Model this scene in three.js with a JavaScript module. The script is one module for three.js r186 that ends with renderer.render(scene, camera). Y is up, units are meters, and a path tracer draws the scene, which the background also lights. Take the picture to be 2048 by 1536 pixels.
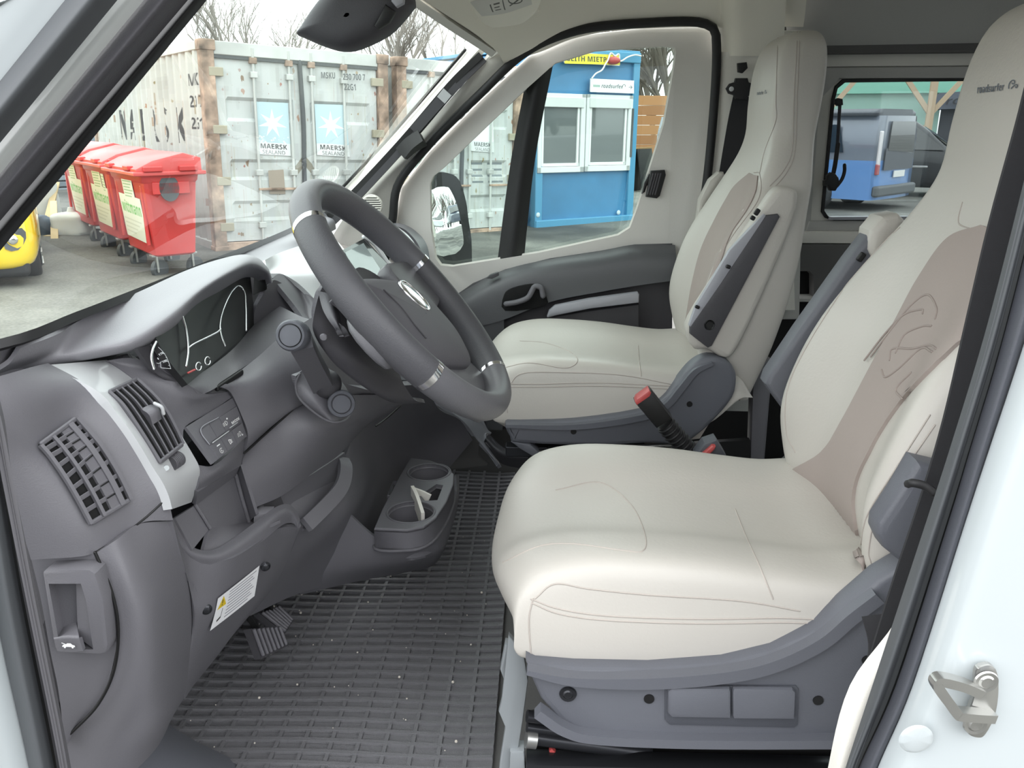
import * as THREE from 'three';
import { mergeGeometries, toCreasedNormals } from 'three/addons/utils/BufferGeometryUtils.js';
import { RoundedBoxGeometry } from 'three/addons/geometries/RoundedBoxGeometry.js';

// ------------------------------------------------------------------ camera, sky, exposure
const scene = new THREE.Scene();
const F = 1656, PITCH = -17.5 * Math.PI / 180, YAW = 2 * Math.PI / 180;
const camera = new THREE.PerspectiveCamera(2 * Math.atan(768 / F) * 180 / Math.PI, 2048 / 1536, 0.05, 400);
camera.rotation.order = 'YXZ';
camera.rotation.set(PITCH, YAW, 0);
camera.position.set(0, 1.65, 0);
camera.updateMatrixWorld();
const renderer = new THREE.WebGLRenderer({ antialias: true });
renderer.toneMapping = THREE.LinearToneMapping;
renderer.toneMappingExposure = 3.6;
renderer.shadowMap.enabled = true;
{ // overcast sky: an even white cloud deck, a little brighter overhead, same all the way round
  const w = 256, h = 128, d = new Float32Array(w * h * 4);
  for (let j = 0; j < h; j++) for (let i = 0; i < w; i++) {
    const el = Math.sin(((j + 0.5) / h - 0.5) * Math.PI);
    const a = i / w * 2 * Math.PI;
    const cloud = 0.05 * Math.sin(3 * a + 4 * el) + 0.035 * Math.sin(7 * a - 9 * el + 1.3);
    const b = el < 0 ? 0.5 : (0.92 + 0.42 * el) * (1 + cloud);
    d.set([b * 0.985, b * 1.0, b * 1.015, 1], (j * w + i) * 4);
  }
  const sky = new THREE.DataTexture(d, w, h, THREE.RGBAFormat, THREE.FloatType);
  sky.mapping = THREE.EquirectangularReflectionMapping;
  sky.magFilter = sky.minFilter = THREE.LinearFilter;
  sky.needsUpdate = true;
  scene.background = sky;
  scene.environment = sky;
}

// ------------------------------------------------------------------ helpers
let seed = 7;
const rnd = () => { seed = (seed * 1664525 + 1013904223) >>> 0; return seed / 4294967296; };
const v3 = (x, y, z) => new THREE.Vector3(x, y, z);
const lerp = (a, b, t) => a + (b - a) * t;
function rayTo(px, py) { return v3((px - 1024) / F, -(py - 768) / F, -1).applyEuler(camera.rotation); }
// a point of the place, given its sight line and the lateral plane (z), height (y) or fore-and-aft plane (x) that it stands on
function P(px, py, z) { const d = rayTo(px, py); return d.multiplyScalar((z - camera.position.z) / d.z).add(camera.position); }
function PY(px, py, y) { const d = rayTo(px, py); return d.multiplyScalar((y - camera.position.y) / d.y).add(camera.position); }
const PL = (list) => list.map((p) => P(...p));

const names = new Map();
function numbered(n) { const k = names.get(n) || 0; names.set(n, k + 1); return k ? n + '_' + String(k).padStart(3, '0') : n; }
function tag(o, label, category, group, kind) {
  o.userData.label = label; if (category) o.userData.category = category;
  if (group) o.userData.group = group; if (kind) o.userData.kind = kind;
  return o;
}
function thing(name, label, category, pos, group, rot) {
  const o = new THREE.Group(); o.name = numbered(name); o.position.copy(pos); if (rot) o.rotation.copy(rot);
  tag(o, label, category, group); scene.add(o); o.updateMatrixWorld(); return o;
}
function struct(name, label, pos) {
  const o = new THREE.Group(); o.name = numbered(name); if (pos) o.position.copy(pos);
  o.userData.kind = 'structure'; if (label) o.userData.label = label; scene.add(o); o.updateMatrixWorld(); return o;
}
// geometry given in the place's own coordinates becomes a part of its thing
function part(parent, name, geo, mat, label) {
  const list = (Array.isArray(geo) ? geo : [geo]);
  let g = list.length > 1 ? mergeGeometries(list.map(clean)) : list[0];
  parent.updateWorldMatrix(true, false);
  g = g.clone().applyMatrix4(parent.matrixWorld.clone().invert());
  return partL(parent, name, g, mat, label);
}
// geometry given in the parent's coordinates
function partL(parent, name, geo, mat, label) {
  const g = Array.isArray(geo) ? (geo.length > 1 ? mergeGeometries(geo.map(clean)) : geo[0]) : geo;
  const m = new THREE.Mesh(g, mat); m.name = name; m.castShadow = m.receiveShadow = true;
  if (label) m.userData.label = label;
  parent.add(m); return m;
}
function clean(g) { g = g.index ? g.toNonIndexed() : g.clone(); for (const k of Object.keys(g.attributes)) if (!['position', 'normal', 'uv'].includes(k)) g.deleteAttribute(k); if (!g.attributes.uv) g.setAttribute('uv', new THREE.BufferAttribute(new Float32Array(g.attributes.position.count * 2), 2)); g.clearGroups(); return g; }
// uv in metres, each face seen along its own main axis
function boxUV(geo) {
  const g = geo.index ? geo.toNonIndexed() : geo; if (!g.attributes.normal) g.computeVertexNormals();
  const p = g.attributes.position, uv = new Float32Array(p.count * 2), a = v3(), b = v3(), c = v3();
  for (let i = 0; i < p.count; i += 3) {
    a.fromBufferAttribute(p, i); b.fromBufferAttribute(p, i + 1); c.fromBufferAttribute(p, i + 2);
    const n = b.clone().sub(a).cross(c.clone().sub(a)); n.set(Math.abs(n.x), Math.abs(n.y), Math.abs(n.z));
    [a, b, c].forEach((q, k) => { const [u, v] = n.x > n.y && n.x > n.z ? [q.z, q.y] : n.y > n.z ? [q.x, q.z] : [q.x, q.y]; uv[(i + k) * 2] = u; uv[(i + k) * 2 + 1] = v; });
  }
  g.setAttribute('uv', new THREE.BufferAttribute(uv, 2)); return g;
}
function cr(pts, t, closed, linear) {
  const n = pts.length; let i = Math.floor(t); if (!closed) i = Math.min(i, n - 2); const f = t - i;
  const at = (k) => closed ? pts[(k % n + n) % n] : k < 0 ? pts[0].clone().multiplyScalar(2).sub(pts[1]) : k > n - 1 ? pts[n - 1].clone().multiplyScalar(2).sub(pts[n - 2]) : pts[k];
  if (linear) return at(i).clone().lerp(at(i + 1), f);
  const a = at(i - 1), b = at(i), c = at(i + 1), d = at(i + 2), f2 = f * f, f3 = f2 * f;
  const h = (k) => 0.5 * (2 * b[k] + (c[k] - a[k]) * f + (2 * a[k] - 5 * b[k] + 4 * c[k] - d[k]) * f2 + (3 * b[k] - a[k] - 3 * c[k] + d[k]) * f3);
  return v3(h('x'), h('y'), h('z'));
}
// smooth surface through a grid of points; thick gives it a back face and edges
function surf(rows, { nu = 6, nv = 6, closed = false, thick = 0, linU = false, linV = false, uv01 = false, caps = false } = {}) {
  const R = rows.length, C = rows[0].length, U = (R - 1) * nu + 1, W = closed ? C * nv + 1 : (C - 1) * nv + 1, pos = [];
  const fine = rows.map((r) => Array.from({ length: W }, (_, j) => cr(r, closed ? (j / nv) % C : j / nv, closed, linV)));
  for (let i = 0; i < U; i++) for (let j = 0; j < W; j++) pos.push(cr(fine.map((r) => r[j]), i / nu, false, linU));
  const idx = [], uv = [];
  for (let i = 0; i < U; i++) for (let j = 0; j < W; j++) uv.push(j / (W - 1), 1 - i / (U - 1));
  for (let i = 0; i < U - 1; i++) for (let j = 0; j < W - 1; j++) { const a = i * W + j, b = a + 1, c = a + W, d = c + 1; idx.push(a, c, b, b, c, d); }
  const mk = (ps, ix) => { const g = new THREE.BufferGeometry(); g.setAttribute('position', new THREE.Float32BufferAttribute(ps.flatMap((p) => [p.x, p.y, p.z]), 3)); g.setIndex(ix); return g; };
  const top = mk(pos, idx); top.setAttribute('uv', new THREE.Float32BufferAttribute(uv, 2)); top.computeVertexNormals();
  if (closed) { const n = top.attributes.normal; for (let i = 0; i < U; i++) { const a = i * W, b = a + W - 1, s = v3().fromBufferAttribute(n, a).add(v3().fromBufferAttribute(n, b)).normalize(); n.setXYZ(a, s.x, s.y, s.z); n.setXYZ(b, s.x, s.y, s.z); } }
  const fin = (g) => uv01 ? g : boxUV(g);
  const list = [top];
  if (caps && closed) for (const i of [0, U - 1]) { const ring = pos.slice(i * W, i * W + W), c = ring.reduce((s, p) => s.add(p), v3()).divideScalar(W), ix = []; for (let j = 0; j < W - 1; j++) i ? ix.push(W, j, j + 1) : ix.push(W, j + 1, j); const g = mk([...ring, c], ix); g.computeVertexNormals(); list.push(g); }
  if (thick) {
    const n = top.attributes.normal, bp = pos.map((p, i) => p.clone().addScaledVector(v3().fromBufferAttribute(n, i), -thick));
    const back = mk(bp, idx.slice().reverse()); back.computeVertexNormals(); list.push(back);
    const rim = []; for (let j = 0; j < W; j++) rim.push(j); for (let i = 1; i < U; i++) rim.push(i * W + W - 1); for (let j = W - 2; j >= 0; j--) rim.push((U - 1) * W + j); for (let i = U - 2; i >= 0; i--) rim.push(i * W);
    const rp = [], ri = []; rim.forEach((k, i) => { rp.push(pos[k], bp[k]); if (i) { const a = 2 * i - 2; ri.push(a, a + 2, a + 1, a + 1, a + 2, a + 3); } });
    const side = mk(rp, ri).toNonIndexed(); side.computeVertexNormals(); list.push(side);
  }
  return list.length === 1 ? fin(top) : fin(mergeGeometries(list.map(clean)));
}
function grid(rows, o = {}) { // thickness goes to the side that faces away from the door
  const r = rows.map(PL), i = (r.length - 1) >> 1, j = (r[0].length - 1) >> 1, a = r[i][j], n = r[i + 1][j].clone().sub(a).cross(r[i][j + 1].clone().sub(a));
  return surf(r, o.thick ? { ...o, thick: n.dot(a.clone().sub(camera.position)) > 0 ? -o.thick : o.thick } : o);
}
function smoothLoop(pts, k = 5) { const out = []; for (let i = 0; i < pts.length * k; i++) out.push(cr(pts, i / k, true)); return out; }
function shapeOf(pts, holes = []) { const s = new THREE.Shape(pts.map((p) => new THREE.Vector2(p.x, p.y))); for (const h of holes) s.holes.push(new THREE.Path(h.map((p) => new THREE.Vector2(p.x, p.y)))); return s; }
function extrude(pts, depth, { bevel = 0, holes = [], segs = 2 } = {}) {
  const g = new THREE.ExtrudeGeometry(shapeOf(pts, holes), { depth: Math.max(depth - 2 * bevel, 1e-4), bevelEnabled: bevel > 0, bevelThickness: bevel, bevelSize: bevel, bevelOffset: -bevel, bevelSegments: segs, curveSegments: 12 });
  g.translate(0, 0, bevel); return g;
}
// an outline on the lateral plane z, extruded away from the driver's door by depth
function prism(outline, z, depth, { bevel = 0, smooth = 0, holes = [], smoothHoles = 0, segs = 2 } = {}) {
  let pts = outline.map((p) => P(p[0], p[1], z)); if (smooth) pts = smoothLoop(pts, smooth);
  const hs = holes.map((h) => { let q = h.map((p) => P(p[0], p[1], z)); if (smoothHoles) q = smoothLoop(q, smoothHoles); return q; });
  const g = extrude(pts, depth, { bevel, holes: hs, segs }); g.translate(0, 0, z - depth);
  return boxUV(toCreasedNormals(g, 0.6));
}
function tube(pts, r, { seg = 0, radial = 8, closed = false, straight = false } = {}) {
  const path = straight ? (() => { const c = new THREE.CurvePath(); for (let i = 0; i < pts.length - 1; i++) c.add(new THREE.LineCurve3(pts[i], pts[i + 1])); return c; })() : new THREE.CatmullRomCurve3(pts, closed, 'centripetal');
  const n = seg || Math.max(4, pts.length * 5);
  const g = new THREE.TubeGeometry(path, n, r, radial, closed);
  if (closed) return g;
  const caps = [[pts[0], pts[1]], [pts[pts.length - 1], pts[pts.length - 2]]].map(([a]) => { const s = new THREE.SphereGeometry(r, radial, 4); s.translate(a.x, a.y, a.z); return s; });
  return mergeGeometries([g, ...caps].map(clean));
}
// a flat strap or bar along a path: w wide along the given side direction, t thick
function strap(pts, side, w, t) {
  const rows = pts.map((p, i) => { const d = pts[Math.min(i + 1, pts.length - 1)].clone().sub(pts[Math.max(i - 1, 0)]).normalize(); const s = (Array.isArray(side) ? side[i] : side).clone().addScaledVector(d, -d.dot(Array.isArray(side) ? side[i] : side)).normalize(), n = d.clone().cross(s);
    const ww = Array.isArray(w) ? w[i] : w;
    return [[1, 1], [-1, 1], [-1, -1], [1, -1]].map(([a, b]) => p.clone().addScaledVector(s, a * ww / 2).addScaledVector(n, b * t / 2)); });
  return toCreasedNormals(surf(rows, { closed: true, linV: true, nv: 1, nu: 5, caps: true }), 0.7);
}
function box(w, h, d, x, y, z, r = 0.004) { const g = r ? new RoundedBoxGeometry(w, h, d, 2, Math.min(r, w / 2.01, h / 2.01, d / 2.01)) : new THREE.BoxGeometry(w, h, d); g.translate(x, y, z); return boxUV(g); }
function bar(a, b, w, h, up = v3(0, 1, 0), r = 0.003) {
  const d = b.clone().sub(a), L = d.length(), m = new THREE.Matrix4(), z = d.clone().normalize(), x = up.clone().cross(z).normalize(), y = z.clone().cross(x);
  m.makeBasis(x, y, z).setPosition(a.clone().add(b).multiplyScalar(0.5));
  return boxUV(r ? new RoundedBoxGeometry(w, h, L, 1, Math.min(r, w / 2.01, h / 2.01)) : new THREE.BoxGeometry(w, h, L)).applyMatrix4(m);
}
function cyl(a, b, r1, r2 = r1, seg = 24) { const d = b.clone().sub(a), g = new THREE.CylinderGeometry(r2, r1, d.length(), seg); g.applyQuaternion(new THREE.Quaternion().setFromUnitVectors(v3(0, 1, 0), d.clone().normalize())); const c = a.clone().add(b).multiplyScalar(0.5); g.translate(c.x, c.y, c.z); return g; }
function lathe(profile, a, dir, seg = 32) { const g = new THREE.LatheGeometry(profile.map((p) => new THREE.Vector2(p[0], p[1])), seg); g.applyQuaternion(new THREE.Quaternion().setFromUnitVectors(v3(0, 1, 0), dir.clone().normalize())); g.translate(a.x, a.y, a.z); return toCreasedNormals(g, 0.6); }
// where sight lines meet a modelled surface: seams, piping and cloth panels are laid on it
const caster = new THREE.Raycaster(); const dbl = new THREE.MeshBasicMaterial({ side: THREE.DoubleSide });
function drape(geo, pxs, lift = 0.001) {
  const m = new THREE.Mesh(geo, dbl), out = [];
  for (const [x, y] of pxs) { const d = rayTo(x, y).normalize(); caster.set(camera.position.clone(), d); const h = caster.intersectObject(m)[0]; if (h) { const n = h.face.normal.clone(); if (n.dot(d) > 0) n.negate(); out.push(h.point.clone().addScaledVector(n, lift)); } else out.push(null); }
  return out;
}
function refine(pxs, k) { const out = []; const q = pxs.map((p) => v3(p[0], p[1], 0)); for (let i = 0; i < (q.length - 1) * k + 1; i++) { const p = cr(q, i / k); out.push([p.x, p.y]); } return out; }
function seam(geo, pxs, r = 0.0012, lift = 0.0002) { const p = drape(geo, refine(pxs, 6), lift).filter(Boolean); return tube(p, r, { radial: 6 }); }
function drapePatch(geo, rows, lift = 0.003, thick = 0.004, n = 6, opt = {}) {
  const fineRows = rows.map((r) => refine(r, n)), k = fineRows[0].length, px = [];
  const q = Array.from({ length: k }, (_, j) => refine(fineRows.map((r) => r[j]), n));
  for (let i = 0; i < q[0].length; i++) px.push(q.map((c) => c[i]));
  const pts = px.map((r) => drape(geo, r, lift)), have = [];
  pts.forEach((r, i) => r.forEach((p, j) => p && have.push([i, j, p])));
  if (!have.length) { console.log('patch misses its surface at ' + rows[0][0]); return new THREE.BoxGeometry(0.01, 0.01, 0.01); };
  for (let i = 0; i < pts.length; i++) for (let j = 0; j < pts[i].length; j++) if (!pts[i][j]) pts[i][j] = have.reduce((b, h) => { const d = (h[0] - i) ** 2 + (h[1] - j) ** 2; return d < b[0] ? [d, h[2]] : b; }, [1e9, null])[1].clone();
  return surf(pts, { nu: 1, nv: 1, thick, linU: true, linV: true, ...opt });
}

// ------------------------------------------------------------------ materials
const hash = (x, y) => { const s = Math.sin(x * 127.1 + y * 311.7) * 43758.5453; return s - Math.floor(s); };
function noise2(x, y, per) { const xi = Math.floor(x), yi = Math.floor(y), f = x - xi, g = y - yi, w = (k) => ((k % per) + per) % per, s = (t) => t * t * (3 - 2 * t); const a = hash(w(xi), w(yi)), b = hash(w(xi + 1), w(yi)), c = hash(w(xi), w(yi + 1)), d = hash(w(xi + 1), w(yi + 1)); return lerp(lerp(a, b, s(f)), lerp(c, d, s(f)), s(g)); }
function fbm(x, y, per, oct = 4) { let s = 0, a = 0.5, t = 0; for (let i = 0; i < oct; i++) { s += a * noise2(x, y, per); t += a; x *= 2; y *= 2; per *= 2; a *= 0.5; } return s / t; }
function dataTex(n, fn, srgb, metres) {
  const d = new Uint8Array(n * n * 4);
  for (let j = 0; j < n; j++) for (let i = 0; i < n; i++) { const c = fn(i / n, j / n); const k = (j * n + i) * 4; d[k] = c[0]; d[k + 1] = c[1]; d[k + 2] = c[2]; d[k + 3] = 255; }
  const t = new THREE.DataTexture(d, n, n); t.wrapS = t.wrapT = THREE.RepeatWrapping; t.magFilter = THREE.LinearFilter; t.minFilter = THREE.LinearMipmapLinearFilter; t.generateMipmaps = true;
  if (srgb) t.colorSpace = THREE.SRGBColorSpace; t.repeat.set(1 / metres, 1 / metres); t.needsUpdate = true; return t;
}
const grainTex = dataTex(256, (u, v) => { const k = 255 * fbm(u * 48, v * 48, 48, 2); return [k, k, k]; }, false, 0.06);
const leatherTex = dataTex(256, (u, v) => { const k = 255 * (0.6 * fbm(u * 40, v * 40, 40, 3) + 0.4 * fbm(u * 6, v * 6, 6, 2)); return [k, k, k]; }, false, 0.15);
const weaveTex = dataTex(128, (u, v) => { const a = Math.sin(u * 64 * Math.PI), b = Math.sin(v * 64 * Math.PI); const k = 127 + 60 * a * b + 60 * (fbm(u * 16, v * 16, 16) - 0.5); return [k, k, k]; }, false, 0.06);
const mottle = (r, g, b, amp, n, metres) => dataTex(256, (u, v) => { const k = 1 + amp * 2 * (fbm(u * n, v * n, n, 5) - 0.5); return [r * k, g * k, b * k].map((c) => Math.max(0, Math.min(255, c))); }, true, metres);
const std = (color, roughness, o = {}) => new THREE.MeshStandardMaterial({ color, roughness, metalness: 0, ...o });
const phys = (color, roughness, o = {}) => new THREE.MeshPhysicalMaterial({ color, roughness, metalness: 0, ...o });
const M = {
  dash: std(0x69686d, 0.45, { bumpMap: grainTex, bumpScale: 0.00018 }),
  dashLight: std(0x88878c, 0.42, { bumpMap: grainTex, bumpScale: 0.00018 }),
  dashDark: std(0x454448, 0.6, { bumpMap: grainTex, bumpScale: 0.00018 }),
  trim: std(0x5d5f66, 0.5, { bumpMap: grainTex, bumpScale: 0.00018 }),
  trimDark: std(0x494b52, 0.55, { bumpMap: grainTex, bumpScale: 0.00018 }),
  silver: phys(0xc6c8ca, 0.38, { metalness: 0.1, clearcoat: 0.3 }),
  silverDull: std(0xa0a1a8, 0.5),
  chrome: phys(0xe8e8ea, 0.12, { metalness: 1 }),
  steel: phys(0xb5b5b2, 0.35, { metalness: 0.9 }),
  darkSteel: phys(0x35363a, 0.3, { metalness: 0.6 }),
  wheelGrip: std(0x4a4a4e, 0.5, { bumpMap: grainTex, bumpScale: 0.00025 }),
  wheelSmooth: std(0x5d5d61, 0.45, { bumpMap: grainTex, bumpScale: 0.00018 }),
  pad: std(0x545358, 0.6, { bumpMap: grainTex, bumpScale: 0.00018 }),
  leather: phys(0xbbb7b0, 0.45, { bumpMap: leatherTex, bumpScale: 0.0003, sheen: 0.15 }),
  leatherGrey: phys(0xb6ada7, 0.5, { bumpMap: leatherTex, bumpScale: 0.0003 }),
  taupe: phys(0x9f948e, 0.8, { bumpMap: weaveTex, bumpScale: 0.0006, sheen: 0.3, sheenRoughness: 0.6 }),
  doorCard: std(0x57585b, 0.45, { bumpMap: grainTex, bumpScale: 0.00018 }),
  taupePlain: std(0x988d87, 0.9), sealGrey: std(0x5e5d61, 0.6), bracket: phys(0x8d9295, 0.45, { metalness: 0.2 }),
  seamLine: std(0xb0a8a1, 0.8),
  headliner: std(0xf0ece0, 0.95, { bumpMap: weaveTex, bumpScale: 0.0003 }),
  pillar: std(0xdedbd3, 0.6, { bumpMap: grainTex, bumpScale: 0.00018 }),
  doorTrim: std(0xdfddd8, 0.6, { bumpMap: grainTex, bumpScale: 0.00018 }),
  carpet: std(0xb9b8b4, 1, { bumpMap: weaveTex, bumpScale: 0.001 }),
  carpetDark: std(0x636261, 1, { bumpMap: weaveTex, bumpScale: 0.001 }),
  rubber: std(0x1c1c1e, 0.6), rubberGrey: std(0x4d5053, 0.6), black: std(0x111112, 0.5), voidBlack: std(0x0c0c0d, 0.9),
  greyPaint: phys(0xb4b7b4, 0.4, { clearcoat: 0.4 }),
  white: phys(0xb9c0c2, 0.3, { clearcoat: 1, clearcoatRoughness: 0.08 }),
  mat: phys(0x707073, 0.42, { bumpMap: grainTex, bumpScale: 0.0008 }),
  belt: std(0x262629, 0.8, { bumpMap: weaveTex, bumpScale: 0.0006 }),
  red: phys(0xb24a49, 0.35), redDark: std(0x7a2222, 0.5),
  glass: phys(0xffffff, 0.0, { transmission: 1, thickness: 0, ior: 1.5, color: 0xe4ede9 }),
  glassDark: phys(0xffffff, 0.0, { transmission: 1, thickness: 0, ior: 1.5, color: 0xd4dada }),
  mirror: phys(0xf4f6f6, 0.01, { metalness: 1 }),
  gloss: phys(0x0d0d0f, 0.12, { clearcoat: 1 }),
};
function canvasTex(w, h, draw) { const c = document.createElement('canvas'); c.width = w; c.height = h; const x = c.getContext('2d'); draw(x, w, h); const t = new THREE.CanvasTexture(c); t.colorSpace = THREE.SRGBColorSpace; t.magFilter = THREE.LinearFilter; return t; }
const printMat = (w, h, draw, rough = 0.6, o = {}) => std(0xffffff, rough, { map: canvasTex(w, h, draw), transparent: true, ...o });

// ================================================================== the van's body: the setting
{ // floor, toe board, roof, closed sides: what the daylight cannot pass
  const fl = struct('floor', 'dark cab floor of the van');
  part(fl, 'floor_pan', box(4.6, 0.06, 2.0, 0.75, 0.41, -1.87, 0.01), M.carpetDark);
  part(fl, 'toe_board', box(0.06, 0.7, 1.9, -1.25, 0.75, -1.85, 0.01), M.voidBlack);
  const sill = grid([[[225, 1400, -1.02], [322, 1436, -1.26]], [[240, 1470, -1.02], [380, 1476, -1.29]], [[250, 1560, -1.02], [500, 1536, -1.32]], [[260, 1640, -1.02], [600, 1600, -1.34]]], { thick: 0.03 });
  part(fl, 'sill_trim', sill, M.trim, 'smooth grey plastic door sill');
  part(fl, 'sill_step', box(2.2, 0.5, 0.28, 0.35, 0.2, -0.93, 0.02), M.dashDark);
}
{ // headliner: rows front to rear, columns from the passenger side to the driver's side
  const c = struct('ceiling', 'pale fabric headliner of the cab');
  const edge = (px, py) => P(px, py, -2.68);
  const row = (x, y0, z0, top, z1, dx = 0) => [v3(x + 0.02, y0, z0), v3(x, lerp(y0, top, 0.62), z0 + 0.10), v3(x - dx * 0.6, lerp(y0, top, 0.93), z0 + 0.32), v3(x - dx, top, -1.75), v3(x - dx * 0.6, top - 0.02, -1.2), v3(x, top - 0.1, -0.92), v3(x, top - 0.22, z1)];
  const rows = [[P(1003, 108, -2.66), P(975, 84, -2.57), P(905, 34, -2.34), P(745, -72, -1.76), v3(-0.5, 1.99, -1.2), v3(-0.42, 1.9, -0.95), v3(-0.35, 1.82, -0.86)], row(-0.04, 1.868, -2.68, 2.06, -0.86, 0.12), row(0.06, 1.905, -2.69, 2.11, -0.86, 0.06), row(0.18, 1.928, -2.7, 2.14, -0.86), row(0.32, 1.936, -2.7, 2.15, -0.86), row(0.5, 1.938, -2.7, 2.16, -0.86), row(0.75, 1.938, -2.72, 2.17, -0.86)];
  part(c, 'headliner', surf(rows, { nu: 6, nv: 8, thick: -0.03 }), M.headliner);
  const roofSheet = (x0, x1, y, t) => { const g = extrude([v3(x0, 0.75), v3(x1, 0.75), v3(x1, 2.95), v3(x0, 2.95)], t, { holes: [[v3(1.15, 1.35), v3(1.95, 1.35), v3(1.95, 2.25), v3(1.15, 2.25)]] }); g.rotateX(-Math.PI / 2); g.translate(0, y, 0); return boxUV(g); };
  part(c, 'roof_skin', roofSheet(-0.25, 3.75, 2.33, 0.05), M.white);
  part(c, 'roof_light', box(0.84, 0.012, 0.94, 1.55, 2.38, -1.8, 0), phys(0xf2f4f2, 0.9, { transmission: 0.6, thickness: 0 }), 'milky roof light over the living area');
  part(c, 'rear_headliner', grid([[[1568, -160, -2.62], [1568, 12, -2.76], [1572, 100, -2.86]], [[1800, -160, -2.62], [1800, 10, -2.76], [1800, 96, -2.86]], [[2300, -160, -2.62], [2300, 4, -2.76], [2300, 84, -2.86]]], { nu: 4, nv: 4, thick: 0.03 }), M.carpet, 'grey felt lining above the rear window');
  part(c, 'rear_roof_lining', roofSheet(0.76, 3.15, 2.16, 0.04), M.carpet);
  part(c, 'roof_edge_strip', grid([[[1557, -60, -2.62], [1557, 30, -2.7], [1560, 66, -2.74]], [[1572, -60, -2.62], [1572, 30, -2.7], [1571, 72, -2.74]]], { thick: 0.02, nu: 3 }), M.carpetDark, 'dark edge where the two linings meet');
}
{ // driver's side body behind the door, tail and partition: closed, so the rear stays dim
  const w = struct('wall_driver_side', 'white van side behind the driver door');
  const bs = extrude([v3(0.65, 0.4), v3(3.25, 0.4), v3(3.25, 2.36), v3(0.65, 2.36)], 0.06, { holes: [[v3(1.0, 1.22), v3(2.2, 1.22), v3(2.2, 1.82), v3(1.0, 1.82)]] }); bs.translate(0, 0, -0.88);
  part(w, 'body_side', boxUV(bs), M.white);
  part(w, 'side_pane', box(1.24, 0.64, 0.006, 1.6, 1.52, -0.85, 0), M.glassDark);
  const t = struct('wall_tail', 'rear end of the van');
  part(t, 'tail_panel', box(0.06, 1.95, 2.1, 3.1, 1.38, -1.85, 0.02), M.carpetDark);
}
{ // passenger side wall with the sliding door's window
  const w = struct('wall_passenger_side', 'lined van side with a framed window');
  const Z = -2.9;
  const hole = [[1690, 163], [1940, 160], [2068, 160], [2075, 180], [2060, 425], [2048, 436], [1672, 438], [1655, 434], [1647, 422], [1650, 390], [1668, 200], [1674, 176]];
  part(w, 'wall_panel', prism([[1500, 96], [2400, 80], [2400, 492], [1480, 492]], Z, 0.05, { holes: [hole] }), M.pillar);
  part(w, 'upper_lip', prism([[1572, 88], [2350, 78], [2350, 101], [1572, 109]], Z + 0.05, 0.05, { bevel: 0.008 }), M.carpetDark, 'dark grey roll under the lining');
  part(w, 'upper_strip', prism([[1580, 109], [2350, 101], [2350, 127], [1580, 134]], Z + 0.02, 0.02, { bevel: 0.004 }), M.pillar);
  part(w, 'upper_rail', prism([[1600, 135], [2350, 129], [2350, 155], [1680, 157], [1640, 200], [1620, 470], [1600, 470]], Z + 0.012, 0.012, { bevel: 0.004 }), M.carpet, 'grey rail around the window');
  part(w, 'lower_rail', prism([[1618, 442], [2250, 439], [2250, 462], [1612, 462]], Z + 0.015, 0.015, { bevel: 0.004 }), M.carpet);
  part(w, 'lower_strip', prism([[1605, 463], [2250, 461], [2250, 490], [1600, 487]], Z + 0.03, 0.03, { bevel: 0.006 }), M.pillar);
  part(w, 'lower_lining', prism([[1560, 488], [2250, 488], [2250, 598], [1627, 598], [1627, 552], [1618, 543], [1560, 543]], Z + 0.03, 0.06, { bevel: 0.006 }), M.carpetDark, 'dark felt lining with a pocket');
  part(w, 'pocket_back', prism([[1540, 540], [1632, 540], [1632, 600], [1540, 600]], Z - 0.02, 0.02), M.voidBlack);
  part(w, 'ledge', prism([[1530, 597], [2250, 597], [2250, 605], [1530, 604]], Z + 0.06, 0.09, { bevel: 0.003 }), M.carpet);
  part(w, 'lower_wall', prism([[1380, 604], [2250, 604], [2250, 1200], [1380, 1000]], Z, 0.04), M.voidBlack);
  const wn = struct('window_1', 'framed side window in the sliding door');
  part(wn, 'window_frame', prism([[1686, 158], [1945, 155], [2074, 155], [2081, 178], [2064, 430], [2050, 441], [1668, 441], [1651, 436], [1643, 424], [1646, 390], [1664, 198], [1671, 172]], Z + 0.01, 0.012, { bevel: 0.003, holes: [hole] }), M.black, 'thin black rubber frame');
  part(wn, 'pane', prism(hole, Z - 0.02, 0.001), M.glassDark);
  const H = 0.012; // a pale lining just inside the rubber
  part(wn, 'bottom_bead', prism([[1662, 434], [2050, 432], [2050, 438], [1660, 440]], Z + 0.03, 0.03), M.silverDull);
}
{ // B-pillar on the passenger side
  const t = struct('trim_1', 'pale trim of the far door pillar');
  part(t, 'upper_trim', grid([[[1425, -120, -2.55], [1430, 0, -2.66], [1434, 112, -2.7]], [[1470, -120, -2.5], [1468, 0, -2.6], [1468, 112, -2.64]], [[1520, -120, -2.5], [1516, 0, -2.6], [1512, 112, -2.64]], [[1575, -120, -2.5], [1572, 0, -2.6], [1566, 112, -2.655]]], { thick: 0.03 }), M.headliner);
  part(t, 'lower_trim', grid([[[1434, 104, -2.71], [1428, 250, -2.71], [1405, 430, -2.71], [1375, 620, -2.71]], [[1448, 104, -2.655], [1444, 250, -2.655], [1425, 430, -2.655], [1400, 620, -2.655]], [[1530, 104, -2.645], [1528, 250, -2.645], [1515, 430, -2.65], [1505, 620, -2.65]], [[1590, 104, -2.67], [1590, 250, -2.67], [1585, 430, -2.67], [1590, 620, -2.67]]], { thick: 0.03 }), M.pillar);
  part(t, 'pillar_side', prism([[1540, 60], [1612, 60], [1600, 640], [1540, 640]], -2.7, 0.16, { bevel: 0.01 }), M.carpet);
}
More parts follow.
